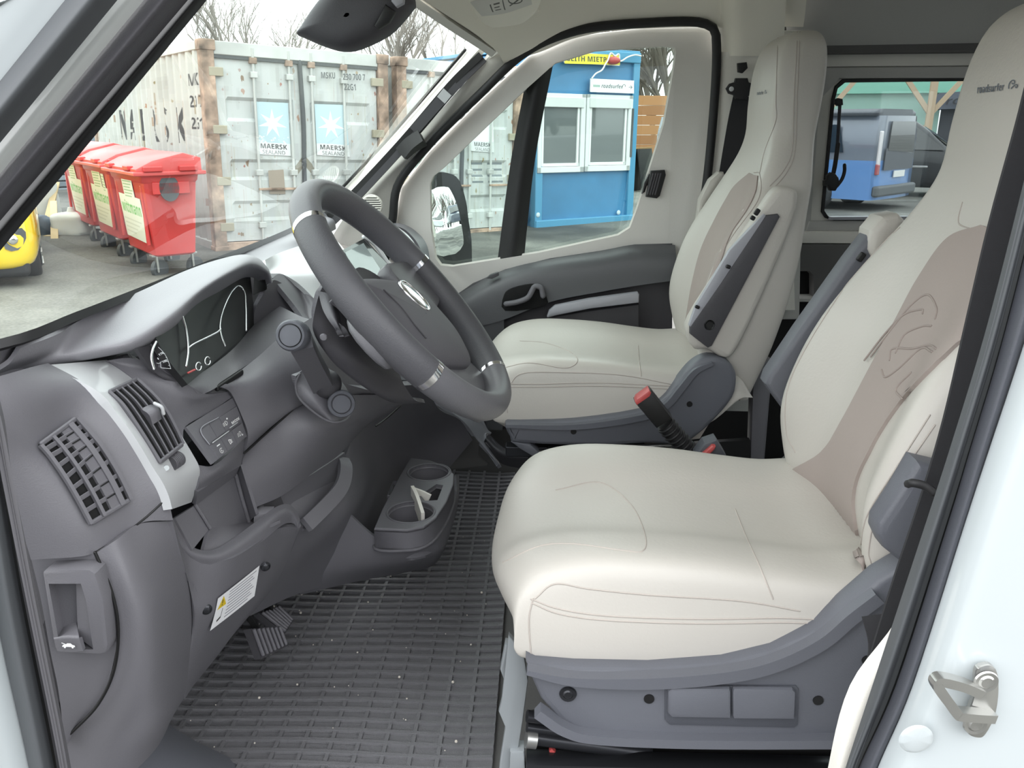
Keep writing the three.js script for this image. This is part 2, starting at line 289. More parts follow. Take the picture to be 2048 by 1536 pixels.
const seal = [[770, 520], [785, 440], [795, 372], [850, 298], [958, 190], [1052, 104], [1150, 62], [1290, 46], [1405, 46], [1428, 58], [1433, 90], [1425, 250], [1405, 420], [1372, 560]];
const glassHole = [[850, 366], [858, 346], [880, 328], [1030, 184], [1106, 116], [1190, 90], [1330, 80], [1358, 85], [1363, 104], [1358, 140], [1338, 250], [1306, 350], [1284, 420], [1268, 462], [1240, 480], [1080, 515], [905, 543], [876, 540], [862, 520], [852, 460]];
{ // passenger door
  const d = struct('door_1', 'passenger door with pale frame and dark card');
  const Z = -2.76;
  part(d, 'door_frame', prism([[775, 520], [788, 444], [800, 376], [856, 304], [962, 198], [1056, 112], [1152, 70], [1290, 54], [1400, 52], [1428, 58], [1436, 92], [1430, 250], [1410, 420], [1345, 640], [1330, 860], [930, 860], [840, 640]], Z + 0.045, 0.04, { bevel: 0.016, segs: 4, holes: [glassHole] }), M.doorTrim);
  const sp = PL(seal.map((p) => [...p, -2.655]));
  part(d, 'door_seal', tube(sp, 0.0135, { seg: 90, radial: 10 }), M.rubber, 'black rubber seal around the door');
  part(d, 'glass_edge', tube(PL(glassHole.map((p) => [...p, Z + 0.006])), 0.006, { closed: true, seg: 120 }), M.rubber);
  part(d, 'divider_bar', grid([[[1112, 100, Z], [1070, 320, Z], [1046, 536, Z]], [[1090, 104, Z + 0.025], [1046, 320, Z + 0.025], [1020, 536, Z + 0.025]], [[1062, 110, Z], [1022, 320, Z], [993, 536, Z]]], { thick: 0.012, nu: 4 }), M.rubber, 'black bar between quarter light and door glass');
  part(d, 'quarter_pane_bead', tube(PL([[1042, 185, Z - 0.01], [1040, 168, Z - 0.01], [1030, 160, Z - 0.01]]), 0.004), M.silverDull);
  part(d, 'pane', prism([[1100, 90], [1370, 78], [1375, 110], [1280, 480], [1020, 545]], Z - 0.012, 0.001), M.glass);
  part(d, 'pane', prism([[830, 330], [1030, 150], [1080, 110], [1010, 545], [850, 556]], Z - 0.012, 0.001), M.glass);
  part(d, 'blind_clip', prism([[1302, 342], [1330, 340], [1332, 350], [1320, 392], [1314, 397], [1292, 394], [1294, 384]], Z + 0.062, 0.03, { bevel: 0.004 }), M.rubber, 'black ribbed blind catch on the frame');
  for (let i = 0; i < 4; i++) part(d, 'clip_rib', bar(P(1322 - i * 5, 346, Z + 0.064), P(1310 - i * 5, 390, Z + 0.064), 0.004, 0.006), M.dashDark);
  part(d, 'blind_clip_hook', prism([[1298, 348], [1308, 346], [1304, 366], [1294, 372], [1290, 384], [1284, 388], [1288, 366]], Z + 0.05, 0.03, { bevel: 0.004 }), M.black);
  // dark door card: an armrest shelf above, a recessed pocket below
  part(d, 'card_back', prism([[905, 596], [945, 568], [1010, 540], [1100, 518], [1200, 503], [1270, 490], [1345, 488], [1345, 860], [960, 860]], Z + 0.06, 0.03, { bevel: 0.006 }), M.dashDark);
  const zc = Z + 0.12;
  part(d, 'armrest', grid([
    [[906, 594, Z + 0.06], [1000, 543, Z + 0.06], [1100, 518, Z + 0.06], [1200, 502, Z + 0.06], [1270, 489, Z + 0.06], [1350, 490, Z + 0.06]],
    [[915, 606, Z + 0.105], [1003, 560, Z + 0.105], [1100, 534, Z + 0.105], [1200, 520, Z + 0.105], [1270, 508, Z + 0.105], [1352, 508, Z + 0.105]],
    [[925, 625, zc], [1005, 585, zc], [1100, 560, zc], [1200, 545, zc], [1270, 538, zc], [1354, 534, zc]],
    [[932, 660, zc], [1006, 640, zc], [1100, 604, zc], [1200, 584, zc], [1270, 572, zc], [1356, 560, zc]]], { thick: 0.03, nu: 4 }), M.doorCard, 'grey upper part of the door card');
  part(d, 'card_front_pillar', grid([[[928, 636, zc], [1006, 600, zc]], [[945, 700, Z + 0.11], [1008, 680, Z + 0.11]], [[975, 860, Z + 0.1], [1005, 860, Z + 0.1]]], { thick: 0.03, nu: 4 }), M.doorCard);
  part(d, 'handle_recess', prism([[1008, 590], [1025, 576], [1062, 568], [1082, 572], [1090, 588], [1090, 612], [1010, 622]], zc + 0.006, 0.012, { bevel: 0.004, smooth: 3 }), M.voidBlack, 'dark hollow behind the door pull');
  part(d, 'door_pull', tube(PL([[1012, 608, zc + 0.02], [1035, 604, zc + 0.02], [1056, 595, zc + 0.02], [1064, 582, zc + 0.02], [1070, 573, zc + 0.02], [1082, 576, zc + 0.02], [1086, 592, zc + 0.02]]), 0.009), M.dash, 'grey hooked door pull');
  part(d, 'grab_bar', prism([[1094, 634], [1098, 622], [1110, 612], [1180, 598], [1276, 585], [1279, 589], [1278, 606], [1180, 618], [1110, 632], [1096, 636]], zc + 0.03, 0.03, { bevel: 0.006 }), M.silverDull, 'light grey pull bar');
  part(d, 'bottle_pocket', prism([[1094, 636], [1180, 622], [1278, 609], [1278, 700], [1094, 720]], zc - 0.01, 0.03, { bevel: 0.004 }), M.dashDark);
  part(d, 'lock_pin', prism([[972, 557], [980, 550], [996, 545], [998, 551], [984, 558]], Z + 0.11, 0.02, { bevel: 0.002 }), M.dashDark);
}
{ // far A-pillar: pale strip, blind rail, trim, speaker grille
  const t = struct('trim_2', 'far windscreen pillar with a blind rail');
  part(t, 'pillar_strip', grid([[[640, 420, -2.72], [762, 292, -2.72], [870, 170, -2.72], [942, 84, -2.72], [985, 40, -2.7]], [[676, 410, -2.68], [795, 284, -2.68], [895, 170, -2.68], [964, 92, -2.66], [1012, 46, -2.64]]], { thick: 0.02 }), M.pillar);
  part(t, 'pillar_trim', grid([
    [[660, 480, -2.68], [700, 420, -2.68], [760, 352, -2.68], [815, 296, -2.68], [912, 186, -2.67], [990, 100, -2.65]],
    [[690, 490, -2.668], [730, 420, -2.668], [776, 356, -2.668], [832, 300, -2.668], [930, 190, -2.668], [1018, 96, -2.66]],
    [[774, 520, -2.69], [788, 440, -2.69], [798, 368, -2.69], [853, 300, -2.69], [960, 190, -2.69], [1062, 102, -2.69]]], { thick: 0.03, nu: 5 }), M.pillar);
  part(t, 'glass_gasket', tube(PL([[638, 424, -2.7], [761, 294, -2.7], [868, 172, -2.7], [930, 100, -2.7]]), 0.005), M.black);
  part(t, 'blind_rail', strap(PL([[622, 470, -2.635], [694, 402, -2.635], [800, 288, -2.635], [900, 172, -2.64], [962, 112, -2.66]]), v3(0.6, 0.6, 0.4), 0.034, 0.02), M.black, 'black guide rail of the windscreen blind');
  part(t, 'rail_lip', strap(PL([[634, 474, -2.622], [706, 404, -2.622], [812, 290, -2.622], [912, 174, -2.63], [968, 118, -2.655]]), v3(0.6, 0.6, 0.4), 0.012, 0.02), M.dashDark);
  part(t, 'blind_bar', strap(PL([[828, 262, -2.61], [886, 196, -2.61]]), v3(0.6, 0.6, 0.4), 0.03, 0.03), M.dashDark);
  part(t, 'blind_catch', strap(PL([[803, 308, -2.6], [822, 290, -2.6], [845, 276, -2.6]]), v3(0.6, 0.6, 0.4), 0.036, 0.04), M.black, 'black blind catch');
  part(t, 'rail_clip', strap(PL([[882, 200, -2.6], [895, 184, -2.6]]), v3(0.6, 0.6, 0.4), 0.018, 0.03), M.silver, 'small pale clip on the rail');
  const c = P(744, 411, -2.6), r = 0.031, n = v3(0.1, 0.05, 1);
  part(t, 'speaker_ring', lathe([[r - 0.004, 0], [r - 0.003, 0.006], [r, 0.006], [r + 0.003, 0]], c, n), M.pillar);
  part(t, 'speaker_back', cyl(c.clone().addScaledVector(n, -0.004), c.clone().addScaledVector(n, 0.001), r, r, 28), M.dashDark);
  for (let i = -4; i <= 4; i++) { const w = Math.sqrt(r * r - (i * 0.0066) ** 2); part(t, 'grille_bar', box(w * 2, 0.0036, 0.006, c.x, c.y + i * 0.0066, c.z + 0.004, 0.001), M.pillar); }
}
{ // windscreen
  const w = struct('window_2', 'wide raked windscreen');
  part(w, 'pane', grid([[[-330, 750, -1.0], [150, 655, -1.3], [420, 545, -1.8], [560, 490, -2.2], [660, 440, -2.69]], [[150, 150, -1.0], [380, 240, -1.35], [560, 265, -1.8], [700, 255, -2.2], [810, 245, -2.7]], [[420, -200, -1.0], [560, -110, -1.35], [720, -20, -1.8], [830, 10, -2.2], [958, 68, -2.7]]], { nu: 8, nv: 6 }), M.glass);
  part(w, 'scuttle_edge', strap(PL([[-330, 745, -0.96], [0, 690, -0.98], [150, 634, -1.12], [267, 588, -1.3], [430, 522, -1.8], [560, 470, -2.2], [655, 425, -2.66]]), v3(1, 0.4, 0), 0.013, 0.012), M.rubber, 'black gap along the foot of the glass');
  part(w, 'header_rail', grid([[[700, -60, -1.75], [830, 0, -2.2], [950, 76, -2.58], [975, 102, -2.64], [978, 118, -2.655]], [[740, -70, -1.75], [862, 0, -2.18], [968, 78, -2.54], [1000, 96, -2.6], [1001, 104, -2.62]]], { thick: 0.015, nu: 3 }), M.pillar, 'pale rail along the top of the glass');
  part(w, 'header_bar', strap(PL([[740, -62, -1.74], [822, -6, -2.1], [900, 48, -2.36], [952, 82, -2.52], [984, 104, -2.6]]), v3(0.5, -0.6, 0.3), [0.03, 0.03, 0.028, 0.026, 0.022], 0.02), M.doorTrim);
}
{ // sun visor plate with printed stickers
  const v = thing('sun_visor', 'beige sun visor with a printed sticker above the windscreen', 'sun visor', P(1010, 0, -2.2));
  const g = grid([[[900, -140, -1.9], [925, 0, -2.28], [962, 42, -2.42], [985, 56, -2.46]], [[1000, -140, -1.9], [1010, 0, -2.26], [1030, 36, -2.4], [1040, 48, -2.44]], [[1080, -140, -1.9], [1083, -20, -2.22], [1078, 12, -2.34], [1066, 30, -2.38]]], { thick: 0.02, nu: 5 });
  part(v, 'visor_plate', g, M.headliner);
  part(v, 'sticker', drapePatch(g, [[[940, 4], [1000, -16], [1040, -30]], [[955, 22], [1005, 12], [1060, -6]], [[964, 32], [1010, 26], [1064, 8]]], 0.001, 0.0006, 4, { uv01: true }), printMat(256, 96, (x, w, h) => { x.fillStyle = '#d5d3cc'; x.fillRect(0, 0, w, h); x.fillStyle = '#55534f'; for (const [a, b, c, e] of [[70, 30, 6, 40], [88, 30, 30, 5], [88, 44, 26, 4], [88, 58, 30, 5], [132, 26, 5, 46]]) x.fillRect(a, b, c, e); x.lineWidth = 5; x.strokeStyle = '#55534f'; x.beginPath(); x.ellipse(190, 40, 30, 14, 0.3, 0, 7); x.moveTo(160, 56); x.lineTo(230, 34); x.stroke(); }), 'pale printed warning sticker');
}
{ // near A-pillar and door seals at the left edge of the opening
  const t = struct('trim_3', 'near windscreen pillar of the open driver door');
  const line = (off) => PL([[off[0], off[1], off[4]], [(off[0] + off[2]) / 2, (off[1] + off[3]) / 2, off[4]], [off[2], off[3], off[4]]]);
  // each band from beyond the left edge of the view up to beyond its top edge; lines given by where they cross x = 0 and y = 0
  const band = (y0a, x0a, y0b, x0b, za, zb, bulge) => { const A = (y, x, t, z) => [lerp(-0.9 * x, 1.5 * x, t), lerp(1.9 * y, -0.5 * y, t), z]; const rows = [0, 0.33, 0.66, 1].map((t) => [A(y0a, x0a, t, za), A((y0a + y0b) / 2, (x0a + x0b) / 2, t, Math.max(za, zb) + bulge), A(y0b, x0b, t, zb)]); return grid(rows, { thick: 0.006, nv: 5 }); };
  part(t, 'white_pillar', band(-500, -380, 168, 134, -0.88, -0.8, 0.02), M.white, 'white painted pillar');
  part(t, 'outer_seal', band(162, 130, 286, 235, -0.79, -0.81, 0.02), M.rubberGrey, 'dark grey door seal');
  part(t, 'painted_flange', band(284, 232, 348, 288, -0.82, -0.82, 0.004), M.greyPaint, 'pale grey painted flange');
  part(t, 'inner_trim', band(344, 284, 442, 376, -0.83, -0.86, 0.02), M.dashDark, 'dark inner pillar trim');
  part(t, 'glass_gasket', band(438, 372, 502, 414, -0.87, -0.88, 0.008), M.black, 'black windscreen gasket');
}
{ // lower door opening, left edge
  const t = struct('trim_4', 'rubber seals below the near windscreen pillar');
  const strip = (L, R, za, zb, b) => grid(L.map((l, i) => { const r = R[i]; return [[l[0], l[1], za], [(l[0] + r[0]) / 2, (l[1] + r[1]) / 2, Math.max(za, zb) + b], [r[0], r[1], zb]]; }), { thick: 0.006, nv: 5 });
  part(t, 'white_sill', strip([[-300, 900], [-300, 1200], [-300, 1600], [-300, 1750]], [[-40, 960], [-4, 1230], [52, 1500], [80, 1640]], -0.74, -0.79, 0.02), M.white, 'white painted body below the hinge pillar');
  part(t, 'outer_seal', strip([[-90, 560], [-60, 800], [-42, 960], [-8, 1230], [50, 1500], [78, 1640]], [[-60, 560], [-22, 800], [2, 960], [42, 1200], [98, 1480], [128, 1640]], -0.785, -0.8, 0.015), M.rubberGrey, 'grey outer seal');
  part(t, 'seal_groove', strip([[-62, 560], [-26, 800], [0, 960], [40, 1200], [94, 1480], [122, 1640]], [[-52, 560], [-16, 800], [8, 960], [52, 1200], [108, 1480], [136, 1640]], -0.81, -0.81, 0.0), M.black);
  part(t, 'inner_seal', strip([[-100, 560], [-32, 800], [6, 960], [48, 1200], [104, 1480], [130, 1640]], [[-84, 560], [0, 800], [26, 960], [76, 1200], [132, 1480], [160, 1640]], -0.8, -0.82, 0.015), M.sealGrey, 'dark inner seal');
}
{ // near B-pillar at the right edge of the opening
  const t = struct('trim_5', 'near door pillar with grey rubber seal and white body');
  const strip = (L, R, za, zb, b, o = {}) => grid(L.map((l, i) => { const r = R[i]; return [[l[0], l[1], za], [(l[0] + r[0]) / 2, (l[1] + r[1]) / 2, Math.max(za, zb) + b], [r[0], r[1], zb]]; }), { thick: 0.006, nv: 5, ...o });
  part(t, 'pillar_trim', strip([[2095, 160], [2000, 560], [1905, 900], [1815, 1200], [1700, 1370], [1655, 1540], [1640, 1640]], [[2130, 160], [2040, 560], [1945, 900], [1850, 1200], [1765, 1400], [1700, 1540], [1680, 1640]], -0.88, -0.86, 0.0), M.pillar, 'cream inner pillar trim');
  part(t, 'inner_seal', strip([[2180, -260], [2085, 200], [2026, 450], [1966, 680], [1905, 880], [1860, 1020], [1750, 1355], [1688, 1545], [1660, 1640]], [[2215, -260], [2120, 200], [2062, 450], [1998, 700], [1938, 900], [1895, 1040], [1788, 1370], [1712, 1545], [1690, 1640]], -0.84, -0.83, 0.016), M.rubberGrey, 'grey rubber door seal');
  part(t, 'seal_groove', strip([[2211, -260], [2116, 200], [2058, 450], [1994, 700], [1934, 900], [1891, 1040], [1784, 1370], [1708, 1545], [1686, 1640]], [[2219, -260], [2124, 200], [2066, 450], [2002, 700], [1942, 900], [1900, 1040], [1794, 1370], [1716, 1545], [1694, 1640]], -0.84, -0.84, 0), M.black);
  part(t, 'outer_seal', strip([[2217, -260], [2122, 200], [2064, 450], [2000, 700], [1940, 900], [1898, 1040], [1792, 1370], [1714, 1545], [1692, 1640]], [[2300, -260], [2200, 200], [2130, 450], [2052, 700], [1986, 900], [1942, 1040], [1836, 1370], [1762, 1545], [1738, 1640]], -0.82, -0.80, 0.012), M.trimDark, 'dark rubber seal against the white body');
  part(t, 'white_body', grid([[[2295, -260, -0.79], [2329, -260, -0.765], [2369, -260, -0.75], [2445, -260, -0.744], [2575, -260, -0.741], [2775, -260, -0.74]], [[2195, 200, -0.79], [2229, 200, -0.765], [2269, 200, -0.75], [2345, 200, -0.744], [2475, 200, -0.741], [2675, 200, -0.74]], [[2120, 450, -0.79], [2154, 450, -0.765], [2194, 450, -0.75], [2270, 450, -0.744], [2400, 450, -0.741], [2600, 450, -0.74]], [[2044, 700, -0.79], [2078, 700, -0.765], [2118, 700, -0.75], [2194, 700, -0.744], [2324, 700, -0.741], [2524, 700, -0.74]], [[1978, 900, -0.79], [2012, 900, -0.765], [2052, 900, -0.75], [2128, 900, -0.744], [2258, 900, -0.741], [2458, 900, -0.74]], [[1932, 1040, -0.79], [1966, 1040, -0.765], [2006, 1040, -0.75], [2082, 1040, -0.744], [2212, 1040, -0.741], [2412, 1040, -0.74]], [[1826, 1370, -0.79], [1860, 1370, -0.765], [1900, 1370, -0.75], [1976, 1370, -0.744], [2106, 1370, -0.741], [2306, 1370, -0.74]], [[1752, 1545, -0.79], [1786, 1545, -0.765], [1826, 1545, -0.75], [1902, 1545, -0.744], [2032, 1545, -0.741], [2232, 1545, -0.74]], [[1700, 1700, -0.79], [1734, 1700, -0.765], [1774, 1700, -0.75], [1850, 1700, -0.744], [1980, 1700, -0.741], [2180, 1700, -0.74]]], { thick: 0.03 }), M.white, 'white painted door pillar');
  part(t, 'plug', lathe([[0, 0.0014], [0.014, 0.002], [0.017, 0.0008], [0.018, 0]], P(1832, 1478, -0.742), v3(0, 0, 1)), M.white, 'round white body plug');
}

// ================================================================== the two seats
const SEAT_ZC = -1.38;
function cushionGeo(o) {
  const hw = 0.262, rows = [[0.07, 0.82, 0, 0.05], [0.025, 0.828, 0.4, 0.05], [-0.012, 0.866, 0.8, 0.055], [-0.03, 0.915, 1, 0.055], [-0.02, 0.955, 1, 0.05], [0.02, 0.985, 1, 0.045], [0.09, 1.0, 1, 0.035], [0.18, 1.0, 1, 0.02], [0.28, 0.993, 1, 0.01], [0.38, 0.98, 1, 0], [0.46, 0.972, 1, 0], [0.53, 0.975, 1, 0], [0.6, 0.97, 1, 0], [0.64, 0.9, 0.3, 0]].map(([x, top, k, bow], ri) => {
    const low = [0.815, 0.822, 0.85, 0.872, 0.85, 0.83, 0.815][ri] ?? (x > 0.58 ? 0.92 : x > 0.5 ? 0.86 : 0.81);
    const col = [[-1, 0.795, 0.0], [-1.045, 0.86, 0], [-1.03, 0.935, 0], [-0.94, top, 0.006], [-0.6, top, 0.004], [-0.3, top, -0.016], [0, top, -0.022], [0.3, top, -0.016], [0.6, top, 0.004], [0.94, top, 0.006], [1.03, 0.935, 0], [1.045, 0.86, 0], [1, 0.795, 0]];
    return col.map(([s, y, dy]) => { const yy = y === top ? top + dy * k : Math.min(y, top - (y > 0.9 ? 0.022 : y > 0.8 ? 0.03 : 0.04)); const w = k < 0.5 ? 0.93 : k < 0.9 ? 0.97 : 1; return v3(x - bow * (1 - Math.min(1, s * s) * 0.9) + o.x, Math.max(yy, low) + o.y, SEAT_ZC - s * -hw * w * -1 + o.z); });
  });
  return surf(rows, { nu: 5, nv: 5 });
}
function backGeo(o, lean = 0, headScale = 1) {
  const R = [ // height, bolster front, centre front, back, half width
    [0.90, 0.585, 0.60, 0.64, 0.215], [0.96, 0.52, 0.565, 0.66, 0.24], [1.03, 0.498, 0.552, 0.685, 0.256], [1.11, 0.492, 0.556, 0.71, 0.264], [1.2, 0.515, 0.578, 0.735, 0.266], [1.29, 0.553, 0.604, 0.755, 0.26], [1.38, 0.608, 0.640, 0.77, 0.247], [1.45, 0.650, 0.66, 0.786, 0.222], [1.515, 0.682, 0.682, 0.796, 0.19], [1.575, 0.698, 0.69, 0.806, 0.164], [1.65, 0.702, 0.694, 0.82, 0.156], [1.73, 0.712, 0.704, 0.83, 0.153], [1.785, 0.726, 0.719, 0.832, 0.145], [1.815, 0.742, 0.738, 0.828, 0.126], [1.832, 0.764, 0.762, 0.818, 0.095], [1.836, 0.788, 0.788, 0.796, 0.05]];
  const rows = R.map(([y0, xf, xc, xb, w]) => {
    const y = y0 > 1.45 ? 1.45 + (y0 - 1.45) * headScale : y0, head = y > 1.52, m = lerp(xf, xb, 0.45);
    const half = [[0, xc, 0], [0.42, lerp(xc, xf, head ? 0.3 : 0.12), 0], [0.72, lerp(xc, xf, head ? 0.7 : 0.75), 0], [0.9, xf + (head ? 0.003 : 0.002), 0], [1.0, lerp(xf, xb, head ? 0.28 : 0.16), 0], [1.02, m, 0], [0.99, lerp(xf, xb, 0.8), 0], [0.88, xb - 0.004, 0], [0.5, xb + 0.004, 0]];
    const pt = ([s, x], sg) => v3(x + o.x + lean * (y - 1), y + o.y, SEAT_ZC + sg * s * w + o.z);
    const a = half.map((h) => pt(h, 1)), b = half.slice(1).map((h) => pt(h, -1)).reverse();
    return [...a, v3(xb + 0.006 + o.x + lean * (y - 1), y + o.y, SEAT_ZC + o.z), ...b];
  });
  return surf(rows, { nu: 5, nv: 4, closed: true, caps: true });
}
function buildSeat(name, label, o, driver) {
  const t = thing(name, label, 'seat', v3(0.25 + o.x, 0.72 + o.y, SEAT_ZC + o.z));
  const cg = cushionGeo(o), bg = backGeo(o, driver ? 0 : -0.07, driver ? 1 : 0.94);
  const cushion = part(t, 'cushion', cg, M.leather), back = part(t, 'backrest', bg, M.leather);
  return { t, cg, bg, cushion, back };
}
const D = buildSeat('driver_seat', 'cream leather driver seat nearest the open door with taupe back panel', v3(0, 0, 0), true);
const Q = buildSeat('passenger_seat', 'cream leather passenger seat beyond the steering wheel with folded armrest', v3(-0.09, 0.055, -0.92), false);

{ // driver seat: what only it shows
  const { t, cg, bg, cushion, back } = D;
  part(back, 'cloth_panel', drapePatch(bg, [[[1968, 452], [2010, 470], [2070, 480]], [[1900, 478], [1960, 520], [2040, 560]], [[1842, 556], [1900, 600], [1992, 625]], [[1792, 648], [1860, 670], [1938, 672]], [[1740, 745], [1800, 760], [1868, 738]], [[1690, 838], [1745, 850], [1802, 810]], [[1650, 900], [1690, 940], [1746, 898]], [[1592, 935], [1650, 1030], [1710, 1000]], [[1582, 945], [1655, 1080], [1736, 1160]]], 0.006, 0.008, 10), M.taupe, 'taupe cloth panel with wave stitching');
  const waves = [[[1748, 715], [1790, 660], [1830, 612], [1862, 592], [1880, 618], [1878, 640]], [[1735, 722], [1778, 668], [1815, 632], [1850, 622], [1852, 630]], [[1798, 708], [1816, 672], [1850, 656], [1870, 655]], [[1786, 722], [1792, 700], [1830, 700], [1866, 694], [1880, 702]], [[1770, 742], [1778, 756], [1806, 738], [1850, 700], [1872, 708]], [[1812, 800], [1800, 780], [1830, 748]]];
  for (const w of waves) part(back, 'wave_stitch', seam(bg, w, 0.0019, 0.0062), M.taupePlain);
  for (const w of [[[1925, 405], [1917, 438], [1925, 452], [1975, 465], [2010, 468]], [[1590, 905], [1572, 860], [1575, 780], [1610, 700], [1672, 600], [1740, 510], [1800, 455]], [[1727, 1128], [1722, 1100], [1735, 1030], [1790, 940], [1860, 830]], [[1742, 1126], [1738, 1100], [1752, 1035], [1802, 950], [1870, 850]]]) part(back, 'seam', seam(bg, w), M.seamLine);
  part(cushion, 'seam', seam(cg, [[1470, 1018], [1490, 1068], [1518, 1130], [1546, 1198]]), M.seamLine);
  for (const w of [[[1070, 1197], [1110, 1168], [1180, 1178], [1300, 1190], [1480, 1202], [1600, 1222]], [[1062, 1198], [1120, 1218], [1220, 1232], [1400, 1238], [1560, 1236], [1650, 1240]], [[1064, 1206], [1120, 1228], [1220, 1241], [1400, 1247], [1560, 1245], [1650, 1248]], [[1066, 1197], [1058, 1240], [1062, 1310]], [[1112, 980], [1200, 965], [1262, 1010], [1290, 1070], [1285, 1102], [1240, 1100], [1150, 1088], [1080, 1092], [1005, 1125]]]) part(cushion, 'seam', seam(cg, w), M.seamLine);
  // side valance with buttons
  const Z = -1.075;
  const rim = [[1051, 1326], [1070, 1336], [1150, 1343], [1300, 1346], [1450, 1334], [1550, 1310], [1640, 1266], [1700, 1212], [1760, 1160], [1830, 1120], [1830, 1290], [1770, 1420], [1700, 1497], [1500, 1500], [1250, 1495], [1180, 1482], [1120, 1446], [1080, 1400], [1060, 1355]];
  const val = part(t, 'side_valance', prism(rim, Z, 0.05, { bevel: 0.012, segs: 3 }), M.trim, 'grey plastic side cover');
  part(val, 'upper_ledge', strap(PL([[1054, 1338, Z + 0.004], [1150, 1357, Z + 0.004], [1300, 1360, Z + 0.004], [1450, 1348, Z + 0.004], [1550, 1325, Z + 0.004], [1640, 1282, Z + 0.004], [1700, 1232, Z + 0.004], [1755, 1190, Z + 0.004]]), v3(0, 1, 0), [0.008, 0.015, 0.02, 0.02, 0.02, 0.02, 0.02, 0.02], 0.02), M.trim);
  part(val, 'lower_ledge', strap(PL([[1075, 1420, Z + 0.006], [1130, 1456, Z + 0.006], [1200, 1472, Z + 0.006], [1400, 1480, Z + 0.006], [1690, 1480, Z + 0.006]]), v3(0, 1, 0), 0.016, 0.022), M.trim);
  part(val, 'button_recess', prism([[1330, 1380], [1340, 1372], [1592, 1372], [1598, 1380], [1596, 1450], [1588, 1456], [1340, 1450], [1330, 1440]], Z + 0.003, 0.004, { bevel: 0.001 }), M.trimDark);
  part(val, 'button', prism([[1336, 1384], [1344, 1377], [1460, 1378], [1462, 1384], [1462, 1438], [1344, 1436], [1336, 1428]], Z + 0.012, 0.012, { bevel: 0.004 }), M.trim);
  part(val, 'button', prism([[1466, 1384], [1468, 1378], [1586, 1380], [1592, 1386], [1590, 1440], [1468, 1439], [1466, 1434]], Z + 0.012, 0.012, { bevel: 0.004 }), M.trim);
  for (const [x, y] of [[1298, 1397], [1636, 1400], [1734, 1320]]) part(val, 'plug_hole', cyl(P(x, y, Z).add(v3(0, 0, 0.002)), P(x, y, Z).add(v3(0, 0, -0.004)), 0.008, 0.008, 20), M.black);
  const sc = P(1136, 1388, Z + 0.001); part(val, 'screw', lathe([[0.0, 0.003], [0.006, 0.004], [0.008, 0.002], [0.012, 0.003], [0.0135, 0]], sc, v3(0, 0, 1)), M.darkSteel, 'dark screw in a ring');
  // folded armrests either side of the back
  const arm = part(t, 'armrest', prism([[1798, 430], [1812, 445], [1770, 520], [1690, 640], [1600, 790], [1575, 830], [1545, 790], [1532, 770], [1538, 752], [1600, 660], [1700, 520], [1745, 462], [1772, 436]], -1.66, 0.06, { bevel: 0.012, segs: 3 }), M.trim, 'folded grey armrest on the aisle side');
  part(arm, 'armrest_pad', prism([[1800, 428], [1815, 442], [1780, 490], [1752, 530], [1738, 500], [1744, 462], [1768, 434]], -1.648, 0.08, { bevel: 0.015, segs: 3 }), M.leather, 'cream pad');
  part(arm, 'hinge_slot', bar(P(1716, 522, -1.655), P(1728, 506, -1.655), 0.01, 0.012), M.black);
  part(t, 'armrest', prism([[1838, 925], [1800, 990], [1760, 1050], [1757, 1072], [1770, 1100], [1805, 1128], [1860, 1100], [1900, 940]], -1.06, 0.05, { bevel: 0.012, segs: 3 }), M.trim, 'folded grey armrest beside the door');
  part(t, 'rear_frame', tube(PL([[1590, 905, -1.66], [1555, 935, -1.66], [1520, 965, -1.66], [1490, 985, -1.66]]), 0.01), M.black);
}
